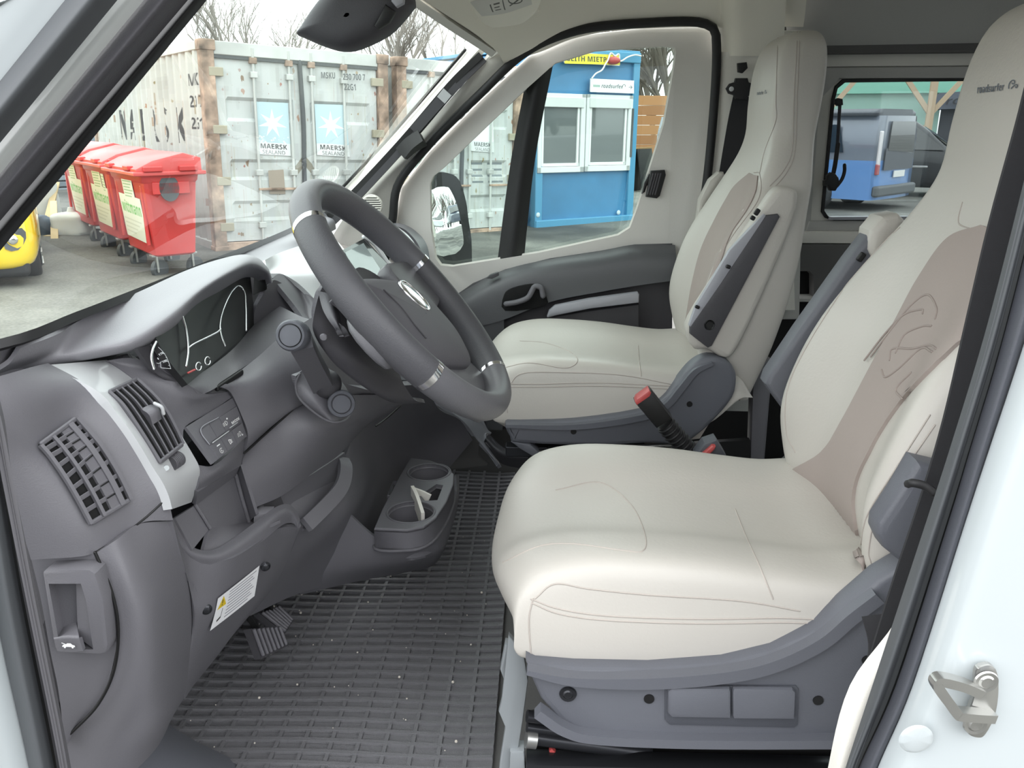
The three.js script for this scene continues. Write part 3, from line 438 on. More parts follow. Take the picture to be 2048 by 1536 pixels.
{ // passenger seat
  const { t, cg, bg, cushion, back } = Q;
  part(back, 'cloth_panel', drapePatch(bg, [[[1500, 346], [1508, 350], [1517, 352]], [[1470, 372], [1490, 378], [1512, 384]], [[1452, 400], [1468, 410], [1495, 420]], [[1430, 440], [1446, 456], [1462, 470]], [[1402, 500], [1420, 520], [1438, 536]], [[1384, 570], [1396, 590], [1412, 600]], [[1372, 640], [1374, 660], [1378, 675]]], 0.003, 0.005, 7), M.taupe, 'taupe cloth panel in the back');
  for (const w of [[[1595, 64], [1588, 200], [1584, 300], [1568, 340], [1540, 372]], [[1556, 76], [1552, 200], [1552, 240], [1530, 300], [1520, 345]], [[1600, 64], [1594, 200], [1590, 300], [1574, 344], [1546, 378]], [[1508, 345], [1520, 350], [1516, 400], [1460, 480], [1410, 580], [1390, 680]]]) part(back, 'seam', seam(bg, w), M.seamLine);
  part(cushion, 'seam', seam(cg, [[1276, 692], [1278, 720], [1282, 752]]), M.seamLine);
  for (const w of [[[1020, 768], [1045, 747], [1120, 745], [1240, 750], [1340, 768]], [[1018, 768], [1080, 768], [1200, 766], [1340, 772]], [[1018, 774], [1080, 774], [1200, 772], [1340, 778]], [[1020, 768], [1012, 790], [1015, 825]], [[1010, 735], [1060, 726], [1130, 736], [1155, 722], [1140, 704], [1090, 686], [1040, 682]]]) part(cushion, 'seam', seam(cg, w), M.seamLine);
  const Z = -2.0;
  const val = part(t, 'side_valance', prism([[1010, 848], [1040, 846], [1150, 842], [1280, 823], [1325, 800], [1352, 770], [1378, 738], [1402, 720], [1428, 714], [1452, 720], [1468, 736], [1474, 760], [1466, 796], [1430, 840], [1395, 872], [1360, 890], [1290, 888], [1200, 893], [1040, 888], [1020, 876]], Z, 0.06, { bevel: 0.012, segs: 3, smooth: 3 }), M.trim, 'grey side cover with a round hinge end');
  part(val, 'upper_ledge', strap(PL([[1012, 850, Z + 0.004], [1150, 852, Z + 0.004], [1280, 834, Z + 0.004], [1330, 812, Z + 0.004], [1362, 776, Z + 0.004], [1390, 742, Z + 0.004], [1424, 726, Z + 0.004]]), v3(0, 1, 0), [0.008, 0.014, 0.016, 0.016, 0.016, 0.014, 0.008], 0.02), M.trim);
  for (const [x, y] of [[1147, 863], [1379, 808]]) part(val, 'plug_hole', cyl(P(x, y, Z).add(v3(0, 0, 0.002)), P(x, y, Z).add(v3(0, 0, -0.004)), 0.0075, 0.0075, 20), M.black);
  // folded armrest with a dark inner face
  const arm = part(t, 'armrest', prism([[1548, 384], [1570, 374], [1590, 378], [1597, 392], [1588, 440], [1540, 560], [1480, 690], [1452, 718], [1415, 700], [1390, 700], [1376, 672], [1380, 640], [1440, 545], [1510, 440]], Z - 0.005, 0.06, { bevel: 0.015, segs: 4, smooth: 3 }), M.leather, 'folded cream armrest along the back');
  part(arm, 'inner_face', prism([[1532, 431], [1556, 428], [1560, 434], [1424, 692], [1416, 696], [1380, 668], [1380, 655], [1440, 570]], Z + 0.004, 0.02, { bevel: 0.003 }), M.dashDark, 'dark grey inner face');
  part(arm, 'side_face', prism([[1528, 428], [1534, 432], [1440, 572], [1384, 656], [1378, 652], [1392, 612], [1460, 500]], Z + 0.002, 0.02, { bevel: 0.003 }), M.silverDull, 'lilac grey edge strip');
  const k = P(1419, 650, Z + 0.004); part(arm, 'pivot', lathe([[0, 0.001], [0.009, 0.001], [0.0115, 0.003], [0.013, 0]], k, v3(0, 0, 1)), M.black);
  for (const [a, b, c, e] of [[1510, 430, 1518, 418], [1503, 440, 1508, 432], [1455, 537, 1458, 530], [1393, 617, 1396, 611]]) part(arm, 'hinge_slot', bar(P(a, b, Z + 0.006), P(c, e, Z + 0.006), 0.008, 0.012), M.black);
  part(t, 'armrest', prism([[1448, 344], [1452, 352], [1420, 400], [1395, 440], [1400, 400], [1420, 360], [1438, 344]], -2.57, 0.05, { bevel: 0.01 }), M.leather, 'second armrest beyond the back');
  part(t, 'back_tail', grid([[[1480, 740, -2.09], [1520, 700, -2.09], [1545, 660, -2.09]], [[1478, 770, -2.09], [1500, 750, -2.09], [1530, 700, -2.09]], [[1470, 798, -2.09], [1476, 800, -2.09], [1480, 785, -2.09]]], { thick: 0.015 }), M.leather, 'loose tail of the seat cover');
  part(t, 'base_cover', prism([[1290, 890], [1396, 872], [1440, 800], [1462, 790], [1456, 812], [1430, 824], [1410, 826], [1370, 895]], Z - 0.06, 0.05, { bevel: 0.008 }), M.leatherGrey);
}

// ================================================================== dashboard
const dash = thing('dashboard', 'dark grey dashboard with silver vents below the windscreen', 'dashboard', v3(-0.62, 0.9, -1.8));
const ext = (pts, z0, z1) => { const g = extrude(pts.map((p) => v3(p[0], p[1], 0)), z0 - z1, { bevel: 0.006 }); g.translate(0, 0, z1); return boxUV(g); };
part(dash, 'centre_core', box(0.16, 0.34, 0.6, -0.57, 0.93, -1.88, 0.01), M.dashDark);
part(dash, 'core', ext([[-0.76, 1.29], [-0.72, 1.3], [-0.655, 1.22], [-0.63, 1.1], [-0.68, 0.98], [-0.68, 0.86], [-0.78, 0.68], [-1.1, 0.6], [-1.2, 0.9], [-1.0, 1.1]], -0.97, -2.7), M.dashDark);
{
  const top = grid([
    [[-120, 738, -0.9], [0, 694, -0.985], [150, 637, -1.13], [267, 590, -1.31], [430, 524, -1.81], [560, 472, -2.21], [650, 432, -2.62]],
    [[-110, 758, -0.92], [20, 706, -1.03], [165, 650, -1.21], [300, 604, -1.4], [470, 526, -1.87], [600, 474, -2.21], [668, 440, -2.6]],
    [[-95, 778, -0.95], [55, 742, -1.07], [190, 712, -1.27], [330, 650, -1.42], [520, 540, -1.83], [622, 486, -2.25], [672, 458, -2.6]]], { thick: 0.003, nu: 5 });
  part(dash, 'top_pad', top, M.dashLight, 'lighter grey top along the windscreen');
  const end = grid([
    [[-95, 776, -0.9], [0, 752, -0.945], [60, 735, -1.0], [96, 726, -1.045]],
    [[-40, 802, -0.905], [45, 806, -0.945], [112, 782, -1.0], [166, 765, -1.045]],
    [[2, 862, -0.905], [76, 888, -0.947], [148, 835, -1.01], [229, 824, -1.045]],
    [[14, 920, -0.905], [101, 921, -0.947], [186, 880, -1.01], [263, 870, -1.045]],
    [[27, 980, -0.905], [130, 964, -0.947], [222, 936, -1.01], [298, 930, -1.045]],
    [[45, 1060, -0.905], [175, 1048, -0.947], [256, 1001, -1.01], [333, 990, -1.045]],
    [[62, 1120, -0.905], [192, 1106, -0.947], [276, 1048, -1.01], [346, 1040, -1.05]]], { thick: 0.02, nu: 6, nv: 5 });
  const endMesh = part(dash, 'end_pad', end, M.dash);
  part(endMesh, 'seam_line', seam(end, [[192, 1104], [240, 1074], [290, 1036], [332, 998]], 0.0016), M.black);
  // square-celled side vent
  const L = [[76, 890], [96, 913], [126, 956], [152, 1000], [177, 1047]], R = [[147, 838], [173, 868], [196, 896], [230, 951], [254, 1000]];
  const lr = (u, v) => { const q = (s) => { const c = cr(s.map((p) => v3(p[0], p[1], 0)), v * (s.length - 1)); return [c.x, c.y]; }; const a = q(L), b = q(R); return [lerp(a[0], b[0], u), lerp(a[1], b[1], u), lerp(-0.946, -1.009, u)]; };
  const onVent = (u, v, out) => { const q = lr(u, v), h = drape(end, [q], 0)[0] || P(...q); return h.add(v3(out * 0.8, out * 0.3, out * 0.5)); };
  const rowOf = (u0, u1, v0, v1, out) => [0, 0.2, 0.4, 0.6, 0.8, 1].map((t) => [0, 0.33, 0.66, 1].map((k) => onVent(lerp(u0, u1, k), lerp(v0, v1, t), out)));
  const vent = part(dash, 'side_vent', surf(rowOf(-0.02, 1.02, -0.015, 1.015, 0.004), { linV: true, nv: 1 }), M.voidBlack, 'square-celled air vent at the dash end');
  for (const [u, w] of [[-0.02, 0.003], [0.32, 0.003], [0.80, 0.005], [1.01, 0.0035]]) part(vent, 'vent_bar', strap([0, 0.25, 0.5, 0.75, 1].map((t) => onVent(u, t, 0.009)), v3(0.5, 0, -1), w * 1.5, 0.006), M.dash);
  for (let i = 0; i <= 8; i++) part(vent, 'vent_slat', bar(onVent(-0.01, i / 8, 0.007), onVent(1.0, i / 8, 0.007), i % 8 ? 0.002 : 0.005, 0.007), M.dash);
  part(vent, 'ribbed_strip', surf(rowOf(0.54, 0.76, 0.01, 0.99, 0.0085), { linV: true, nv: 1, thick: 0.004 }), M.dash);
  for (let i = 0; i < 7; i++) part(vent, 'strip_notch', bar(onVent(0.54, (i + 1) / 8, 0.0098), onVent(0.76, (i + 1) / 8, 0.0098), 0.0014, 0.002), M.black);
  // silver strip with its own vent
  const so = [[94, 732], [119, 747], [163, 768], [203, 793], [229, 826], [267, 877], [300, 933], [328, 978], [341, 1020]], si = [[210, 722], [229, 731], [267, 758], [305, 793], [343, 845], [376, 900], [394, 932], [395, 958], [380, 1006]];
  const pack = (u, v, out) => { const q = (s) => cr(s.map((p) => v3(p[0], p[1], 0)), v * (s.length - 1)); const a = q(so), b = q(si); return P(lerp(a.x, b.x, u), lerp(a.y, b.y, u), lerp(-1.042, -1.17, u)).add(v3(out * 0.8, out * 0.5, out * 0.3)); };
  const S = (u0, u1, v0, v1, out, n = 8) => Array.from({ length: n + 1 }, (_, i) => [0, 0.5, 1].map((k) => pack(lerp(u0, u1, k), lerp(v0, v1, i / n), out)));
  const strip = part(dash, 'silver_strip', surf(S(0, 1, 0, 1, 0.004, 12), { thick: 0.012, nu: 3, nv: 3 }), M.silver, 'silver vent strip beside the driver door');
  const vo = [[211, 789], [238, 815], [267, 857], [290, 893], [312, 929]], vi = [[266, 763], [300, 795], [322, 822], [343, 860], [358, 892]];
  const V = (u, v, out) => { const q = (s) => cr(s.map((p) => v3(p[0], p[1], 0)), v * (s.length - 1)); const a = q(vo), b = q(vi); return P(lerp(a.x, b.x, u), lerp(a.y, b.y, u), lerp(-1.065, -1.138, u)).add(v3(out * 0.8, out * 0.5, out * 0.3)); };
  const VG = (u0, u1, v0, v1, out) => [0, 0.25, 0.5, 0.75, 1].map((t) => [V(u0, lerp(v0, v1, t), out), V(u1, lerp(v0, v1, t), out)]);
  const sv = part(dash, 'louvre_vent', surf(VG(0, 1, 0, 1, 0.006), { linV: true, nv: 1, thick: 0.004 }), M.voidBlack, 'black louvred vent in the silver strip');
  for (let i = 0; i < 6; i++) part(sv, 'louvre', strap([0, 0.25, 0.5, 0.75, 1].map((t) => V(i / 5, t, 0.009)), v3(0.4, 0.3, -1), i % 5 ? 0.0022 : 0.004, 0.006), M.dash);
  for (const t of [0, 1]) part(sv, 'louvre_end', bar(V(0, t, 0.009), V(1, t, 0.009), 0.005, 0.007), M.dash);
  part(sv, 'louvre_knob', surf([[V(0.38, 0.36, 0.01), V(0.55, 0.36, 0.014), V(0.72, 0.36, 0.01)], [V(0.36, 0.46, 0.018), V(0.55, 0.46, 0.024), V(0.74, 0.46, 0.018)], [V(0.38, 0.58, 0.012), V(0.55, 0.58, 0.016), V(0.72, 0.58, 0.012)]], { thick: 0.008 }), M.dash);
  part(sv, 'knob_edge', tube([V(0.62, 0.38, 0.024), V(0.68, 0.46, 0.027), V(0.7, 0.54, 0.022)], 0.0028), M.silver);
  const tw = P(345, 925, -1.11).add(v3(0.004, 0.003, 0.002)), ax = P(358, 916, -1.13).sub(P(330, 934, -1.095)).normalize();
  const th = part(dash, 'thumbwheel', cyl(tw.clone().addScaledVector(ax, -0.012), tw.clone().addScaledVector(ax, 0.012), 0.011, 0.011, 28), M.dashDark, 'ribbed vent thumbwheel');
  for (let i = -3; i <= 3; i++) part(th, 'wheel_rib', cyl(tw.clone().addScaledVector(ax, i * 0.0034 - 0.0007), tw.clone().addScaledVector(ax, i * 0.0034 + 0.0007), 0.0118, 0.0118, 20), M.dash);
  part(dash, 'vent_mark', cyl(P(327, 939, -1.075).add(v3(0.004, 0.003, 0.001)), P(327, 939, -1.075).add(v3(0.006, 0.0035, 0.003)), 0.004, 0.004), M.white);
  for (const [a, b, c, d] of [[122, 736, 196, 735], [128, 740, 186, 739], [133, 744, 176, 743], [138, 747, 167, 747], [143, 750, 158, 750]]) { const q = drape(strip.geometry.clone().applyMatrix4(strip.matrixWorld), refine([[a, b], [(a + c) / 2, (b + d) / 2 - 1], [c, d]], 3), 0.0006).filter(Boolean); if (q.length > 1) part(strip, 'defrost_slot', tube(q, 0.0016), M.black); }
  // shoulder between the strip and the cluster, with the curled lip over the switches
  part(dash, 'shoulder', grid([
    [[208, 722, -1.16], [254, 716, -1.17], [285, 722, -1.18], [320, 735, -1.185]],
    [[229, 731, -1.16], [285, 737, -1.18], [317, 748, -1.19], [345, 752, -1.195]],
    [[267, 758, -1.16], [315, 764, -1.18], [350, 772, -1.195], [376, 770, -1.21]],
    [[305, 793, -1.16], [348, 794, -1.19], [384, 796, -1.215], [414, 788, -1.26]],
    [[343, 845, -1.165], [368, 828, -1.2], [412, 806, -1.26], [458, 784, -1.34]],
    [[366, 880, -1.17], [372, 852, -1.19], [420, 824, -1.27], [464, 794, -1.345]]], { thick: 0.015, nv: 5 }), M.dash);
  part(dash, 'cluster_ledge', grid([[[368, 764, -1.21], [420, 734, -1.33], [470, 694, -1.5], [508, 650, -1.67], [560, 612, -1.75]], [[385, 776, -1.22], [425, 760, -1.3], [475, 718, -1.44], [540, 676, -1.56], [600, 632, -1.68]], [[398, 792, -1.235], [432, 775, -1.29], [480, 739, -1.4], [556, 690, -1.49], [625, 640, -1.6]]], { thick: 0.012, nv: 5 }), M.dash, 'ledge below the instruments');
  part(dash, 'ledge_slit', bar(P(432, 778, -1.295), P(484, 743, -1.385), 0.008, 0.01), M.black);
  // switch panel
  const sw = (u, v, out = 0) => { const a = [lerp(368, 422, v), lerp(855, 928, v)], b = [lerp(465, 490, v), lerp(795, 874, v)]; return P(lerp(a[0], b[0], u), lerp(a[1], b[1], u), lerp(-1.185, -1.35, u)).add(v3(out, out * 0.4, out * 0.3)); };
  const SG = (u0, u1, v0, v1, out) => [[sw(u0, v0, out), sw((u0 + u1) / 2, v0, out), sw(u1, v0, out)], [sw(u0, v1, out), sw((u0 + u1) / 2, v1, out), sw(u1, v1, out)]];
  const SWP = part(dash, 'switch_panel', surf(SG(0, 1, 0, 1, 0.004), { thick: 0.005, nu: 2, nv: 2, linU: true }), M.dash, 'switch panel with white symbols');
  for (const [a, b, c, d] of [[0.14, 0.35, 0.22, 0.58], [0.36, 0.57, 0.22, 0.58], [0.58, 0.96, 0.22, 0.58], [0.14, 0.4, 0.64, 0.98], [0.42, 0.68, 0.64, 0.98], [0.7, 0.96, 0.64, 0.98]]) part(SWP, 'switch_key', surf(SG(a, b, c, d, 0.0065), { thick: 0.004, nu: 1, nv: 1, linU: true }), M.dash);
  part(SWP, 'bright_line', bar(sw(0.2, 0.61, 0.008), sw(0.62, 0.61, 0.008), 0.0016, 0.002), M.silver);
  part(SWP, 'bright_line', bar(sw(0.66, 0.56, 0.008), sw(0.86, 0.56, 0.008), 0.0016, 0.002), M.silver);
  part(SWP, 'bright_line', tube([sw(0.13, 0.6, 0.008), sw(0.12, 0.3, 0.008), sw(0.16, 0.2, 0.008), sw(0.55, 0.2, 0.008)], 0.0007), M.silverDull);
  part(SWP, 'switch_print', surf(SG(0.05, 0.98, 0.2, 1.0, 0.0078), { thick: 0, nu: 1, nv: 1, linU: true, uv01: true }), printMat(512, 320, (x, w, h) => {
    x.clearRect(0, 0, w, h); x.strokeStyle = x.fillStyle = '#f2f2f2'; x.lineWidth = 5; x.font = 'bold 38px sans-serif'; x.textAlign = 'center'; x.fillText('MODE', 420, 130);
    const lamp = (cx, cy, s, rays) => { x.beginPath(); x.arc(cx, cy, s, -1.5, 1.5); x.lineTo(cx, cy - s); x.stroke(); for (let i = -1; i <= 1; i++) { x.beginPath(); x.moveTo(cx + rays * s * 0.35, cy + i * s * 0.6); x.lineTo(cx + rays * s * 1.5, cy + i * s * 0.6 + 4); x.stroke(); } };
    lamp(310, 84, 20, -1); x.beginPath(); x.arc(345, 54, 9, 0, 7); x.fill(); lamp(260, 250, 22, 1); lamp(410, 246, 22, -1); x.beginPath(); x.arc(445, 270, 9, 0, 7); x.fill();
    x.beginPath(); x.arc(118, 268, 22, 0.3, 5.6); x.stroke(); x.font = 'bold 26px sans-serif'; x.fillText('A', 118, 278); x.fillRect(88, 206, 50, 10); }), 'white switch symbols and the word MODE');
  // ramp below the cluster, knee panel, column surface
  part(dash, 'column_ramp', grid([
    [[443, 774, -1.3], [480, 742, -1.39], [520, 710, -1.44], [561, 674, -1.49], [622, 636, -1.58], [660, 610, -1.64]],
    [[462, 786, -1.33], [510, 768, -1.37], [560, 740, -1.43], [610, 710, -1.48], [650, 690, -1.55], [720, 680, -1.66]],
    [[482, 828, -1.345], [530, 815, -1.38], [575, 786, -1.43], [620, 760, -1.47], [670, 750, -1.55], [760, 740, -1.68]],
    [[496, 868, -1.35], [540, 850, -1.39], [580, 822, -1.43], [626, 800, -1.48], [690, 780, -1.56], [790, 770, -1.7]],
    [[491, 903, -1.35], [545, 852, -1.42], [602, 802, -1.47], [650, 770, -1.52], [710, 770, -1.58], [812, 782, -1.72]]], { thick: 0.015, nu: 4 }), M.dash, 'smooth ramp around the steering column');
  part(dash, 'knee_panel', grid([
    [[491, 906, -1.35], [545, 855, -1.42], [602, 805, -1.47], [660, 790, -1.52], [740, 790, -1.6], [815, 786, -1.74]],
    [[484, 930, -1.35], [560, 880, -1.42], [630, 850, -1.46], [690, 842, -1.53], [750, 822, -1.63], [820, 796, -1.76]],
    [[496, 972, -1.35], [570, 930, -1.42], [640, 890, -1.48], [690, 870, -1.56], [742, 842, -1.66], [800, 812, -1.76]],
    [[508, 1016, -1.36], [566, 990, -1.43], [628, 944, -1.52], [680, 908, -1.6], [733, 852, -1.7], [790, 818, -1.78]]], { thick: 0.015, nu: 4 }), M.dash, 'knee panel below the column');
  part(dash, 'panel_gap', tube(PL([[489, 906, -1.344], [545, 855, -1.414], [600, 806, -1.464]]), 0.0022), M.black);
  // open storage box
  part(dash, 'storage_box', [
    grid([[[396, 984, -1.16], [480, 931, -1.34]], [[391, 1010, -1.18], [472, 951, -1.36]]], { thick: 0.006 }),
    grid([[[391, 1010, -1.19], [472, 951, -1.37]], [[420, 1056, -1.2], [498, 1044, -1.38]]], { thick: 0.006 }),
    grid([[[420, 1056, -1.2], [498, 1044, -1.38]], [[404, 1110, -1.17], [560, 1040, -1.36]]], { thick: 0.006 }),
    grid([[[350, 1036, -1.12], [391, 1010, -1.19]], [[385, 1100, -1.13], [420, 1056, -1.2]]], { thick: 0.006 }),
    grid([[[472, 951, -1.37], [481, 930, -1.345]], [[498, 1044, -1.38], [512, 1030, -1.355]]], { thick: 0.006 })], M.dash, 'open storage box');
  part(dash, 'box_back', grid([[[335, 1020, -1.24], [530, 920, -1.44]], [[380, 1140, -1.24], [590, 1060, -1.46]]], { thick: 0.01 }), M.dashDark);
  part(dash, 'box_edge', tube(PL([[391, 1010, -1.186], [406, 1033, -1.19], [420, 1056, -1.195]]), 0.003), M.dash);
  part(dash, 'box_edge', tube(PL([[472, 951, -1.362], [485, 1000, -1.366], [498, 1044, -1.372]]), 0.004), M.dash);
  part(dash, 'box_lintel', grid([[[392, 930, -1.17], [432, 928, -1.22], [489, 876, -1.35]], [[398, 962, -1.165], [440, 940, -1.22], [486, 905, -1.345]], [[392, 985, -1.165], [440, 956, -1.24], [482, 931, -1.345]]], { thick: 0.015 }), M.dash);
  part(dash, 'box_latch', prism([[508, 1026], [540, 1026], [536, 1034], [506, 1048]], -1.36, 0.03, { bevel: 0.003 }), M.dashLight);
  part(dash, 'box_rim', grid([
    [[346, 1038, -1.1], [372, 1082, -1.13], [402, 1100, -1.16], [440, 1094, -1.2], [500, 1052, -1.3], [548, 1016, -1.38], [575, 1008, -1.42], [592, 1020, -1.43], [600, 1040, -1.43]],
    [[343, 1046, -1.09], [368, 1092, -1.12], [402, 1112, -1.145], [450, 1108, -1.19], [510, 1066, -1.285], [556, 1030, -1.365], [578, 1024, -1.4], [590, 1032, -1.415], [596, 1052, -1.42]],
    [[341, 1060, -1.09], [364, 1104, -1.12], [402, 1128, -1.15], [460, 1124, -1.2], [520, 1086, -1.29], [562, 1052, -1.37], [580, 1046, -1.41], [590, 1050, -1.42], [594, 1064, -1.425]]], { thick: 0.01 }), M.dash, 'rounded rim of the storage box');
  part(dash, 'side_pocket', [grid([[[510, 1018, -1.39], [628, 946, -1.55], [690, 905, -1.68]], [[560, 1040, -1.43], [640, 1010, -1.6], [700, 960, -1.7]]], { thick: 0.006 }), grid([[[560, 1030, -1.44], [610, 1060, -1.47]], [[680, 915, -1.7], [700, 960, -1.7]]], { thick: 0.006 })], M.dash, 'open side pocket');
  part(dash, 'pocket_edge', strap(PL([[612, 1050, -1.46], [645, 1018, -1.52], [676, 984, -1.58], [688, 958, -1.62], [690, 932, -1.65], [684, 918, -1.67]]), v3(0.6, 0.5, 0.4), 0.012, 0.03), M.dash, 'rim of the pocket');
  // bolster and lower panel
  const bol = grid([
    [[192, 1106, -0.945], [235, 1078, -0.965], [277, 1048, -1.01], [345, 1042, -1.06]],
    [[222, 1180, -0.945], [262, 1162, -0.955], [300, 1128, -1.0], [362, 1110, -1.085]],
    [[236, 1250, -0.945], [284, 1240, -0.955], [322, 1205, -1.0], [380, 1180, -1.12]],
    [[228, 1340, -0.945], [282, 1340, -0.955], [326, 1290, -1.0], [385, 1250, -1.15]],
    [[195, 1410, -0.945], [265, 1420, -0.955], [322, 1380, -1.0], [378, 1330, -1.17]],
    [[140, 1470, -0.945], [225, 1500, -0.955], [318, 1450, -1.0], [368, 1394, -1.19]],
    [[110, 1560, -0.945], [220, 1570, -0.965], [310, 1500, -1.03], [350, 1420, -1.22]]], { thick: 0.015, nv: 6 });
  part(dash, 'knee_bolster', bol, M.dash, 'rounded lower end of the dash');
  part(dash, 'lower_panel', grid([
    [[345, 1042, -1.055], [366, 1098, -1.11], [402, 1124, -1.15], [465, 1116, -1.2], [520, 1082, -1.29], [560, 1056, -1.37], [600, 1056, -1.43]],
    [[362, 1110, -1.08], [380, 1150, -1.12], [420, 1170, -1.16], [470, 1150, -1.22], [520, 1120, -1.3], [553, 1092, -1.37], [590, 1080, -1.44]],
    [[380, 1180, -1.115], [392, 1210, -1.13], [430, 1220, -1.17], [470, 1195, -1.24], [515, 1155, -1.31], [546, 1130, -1.37], [575, 1120, -1.44]],
    [[385, 1250, -1.145], [393, 1255, -1.15], [420, 1262, -1.19], [455, 1240, -1.26], [495, 1205, -1.32], [520, 1195, -1.37], [548, 1172, -1.44]],
    [[376, 1330, -1.165], [384, 1325, -1.18], [400, 1320, -1.22], [424, 1308, -1.28], [446, 1295, -1.33], [470, 1265, -1.37], [500, 1230, -1.42]],
    [[368, 1396, -1.185], [372, 1394, -1.2], [378, 1385, -1.24], [388, 1370, -1.28], [400, 1355, -1.33], [420, 1325, -1.37], [455, 1280, -1.42]]], { thick: 0.012, nu: 4, nv: 4 }), M.dash, 'lower panel with a warning label');
  const label = grid([[[436, 1197, -1.168], [478, 1164, -1.232], [519, 1131, -1.298]], [[430, 1226, -1.17], [472, 1195, -1.236], [514, 1162, -1.302]], [[420, 1262, -1.172], [464, 1228, -1.238], [509, 1192, -1.306]]], { thick: 0, uv01: true });
  part(dash, 'warning_label', label, printMat(512, 256, (x, w, h) => { x.fillStyle = '#f4f4f6'; x.fillRect(0, 0, w, h); x.fillStyle = '#9a9aa2'; for (let i = 0; i < 9; i++) x.fillRect(150, 22 + i * 25, 330 - (i * 37) % 60, 9); x.fillStyle = '#e2c32a'; x.beginPath(); x.moveTo(76, 20); x.lineTo(130, 118); x.lineTo(22, 118); x.fill(); x.fillStyle = '#222'; x.fillRect(71, 52, 10, 34); x.fillRect(71, 94, 10, 10); x.fillRect(92, 134, 7, 66); x.save(); x.translate(80, 205); x.rotate(-0.3); x.fillRect(-28, -8, 46, 16); x.restore(); }), 'white label with a yellow warning triangle');
  for (const [x, y, z] of [[413, 1219, -1.15], [531, 1133, -1.31]]) { const c = P(x, y, z); part(dash, 'panel_screw', lathe([[0, 0.004], [0.005, 0.0035], [0.008, 0.001], [0.009, 0]], c, v3(0.5, 0.1, 0.9)), M.darkSteel); }
  // end cap with the bonnet handle
  part(dash, 'end_cap', grid([[[62, 1116, -0.93], [130, 1110, -0.938], [192, 1106, -0.945]], [[82, 1200, -0.93], [160, 1190, -0.938], [226, 1190, -0.945]], [[100, 1300, -0.93], [170, 1290, -0.938], [234, 1280, -0.945]], [[118, 1390, -0.93], [165, 1385, -0.938], [205, 1395, -0.945]], [[130, 1500, -0.93], [140, 1480, -0.938], [145, 1468, -0.945]]], { thick: 0.012 }), M.dash);
  part(dash, 'cap_seam', tube(PL([[190, 1105, -0.938], [222, 1180, -0.938], [236, 1250, -0.938], [228, 1340, -0.938], [195, 1410, -0.938], [138, 1470, -0.938]]), 0.0022), M.black);
  const Z = -0.915;
  const hr = part(dash, 'handle_surround', prism([[84, 1146], [96, 1138], [178, 1140], [190, 1148], [206, 1200], [216, 1290], [212, 1306], [200, 1310], [116, 1306], [108, 1296]], Z, 0.03, { bevel: 0.004, holes: [[[90, 1162], [166, 1162], [178, 1200], [193, 1304], [116, 1304]]] }), M.dash, 'raised frame around the bonnet handle');
  part(hr, 'handle_hollow', prism([[84, 1158], [170, 1158], [194, 1302], [112, 1302]], Z - 0.03, 0.004), M.dashDark);
  part(hr, 'bonnet_handle', grid([[[152, 1163, Z - 0.012], [168, 1163, Z - 0.006]], [[154, 1225, Z - 0.012], [178, 1215, Z - 0.006]], [[156, 1274, Z - 0.012], [190, 1300, Z - 0.006]]], { thick: 0.012 }), M.dash);
  part(hr, 'handle_grip', grid([[[106, 1274, Z - 0.02], [130, 1250, Z - 0.022], [152, 1241, Z - 0.024]], [[107, 1275, Z + 0.0], [132, 1273, Z + 0.001], [158, 1275, Z + 0.002]], [[114, 1302, Z + 0.0], [140, 1304, Z + 0.001], [166, 1302, Z + 0.002]]], { thick: 0.006, linU: true }), M.dash);
  part(hr, 'bonnet_print', grid([[[120, 1280, Z + 0.003], [152, 1281, Z + 0.0035]], [[121, 1300, Z + 0.003], [153, 1301, Z + 0.0035]]], { uv01: true, linU: true, nu: 1, nv: 1 }), printMat(128, 80, (x) => { x.clearRect(0, 0, 128, 80); x.fillStyle = '#f2f2f2'; x.beginPath(); x.moveTo(14, 50); x.lineTo(24, 36); x.lineTo(44, 34); x.lineTo(56, 24); x.lineTo(84, 24); x.lineTo(98, 36); x.lineTo(116, 40); x.lineTo(118, 54); x.lineTo(14, 54); x.fill(); x.beginPath(); x.arc(36, 56, 9, 0, 7); x.arc(98, 56, 9, 0, 7); x.fill(); x.lineWidth = 6; x.strokeStyle = '#f2f2f2'; x.beginPath(); x.moveTo(44, 34); x.lineTo(10, 22); x.stroke(); }), 'white car bonnet symbol');
}
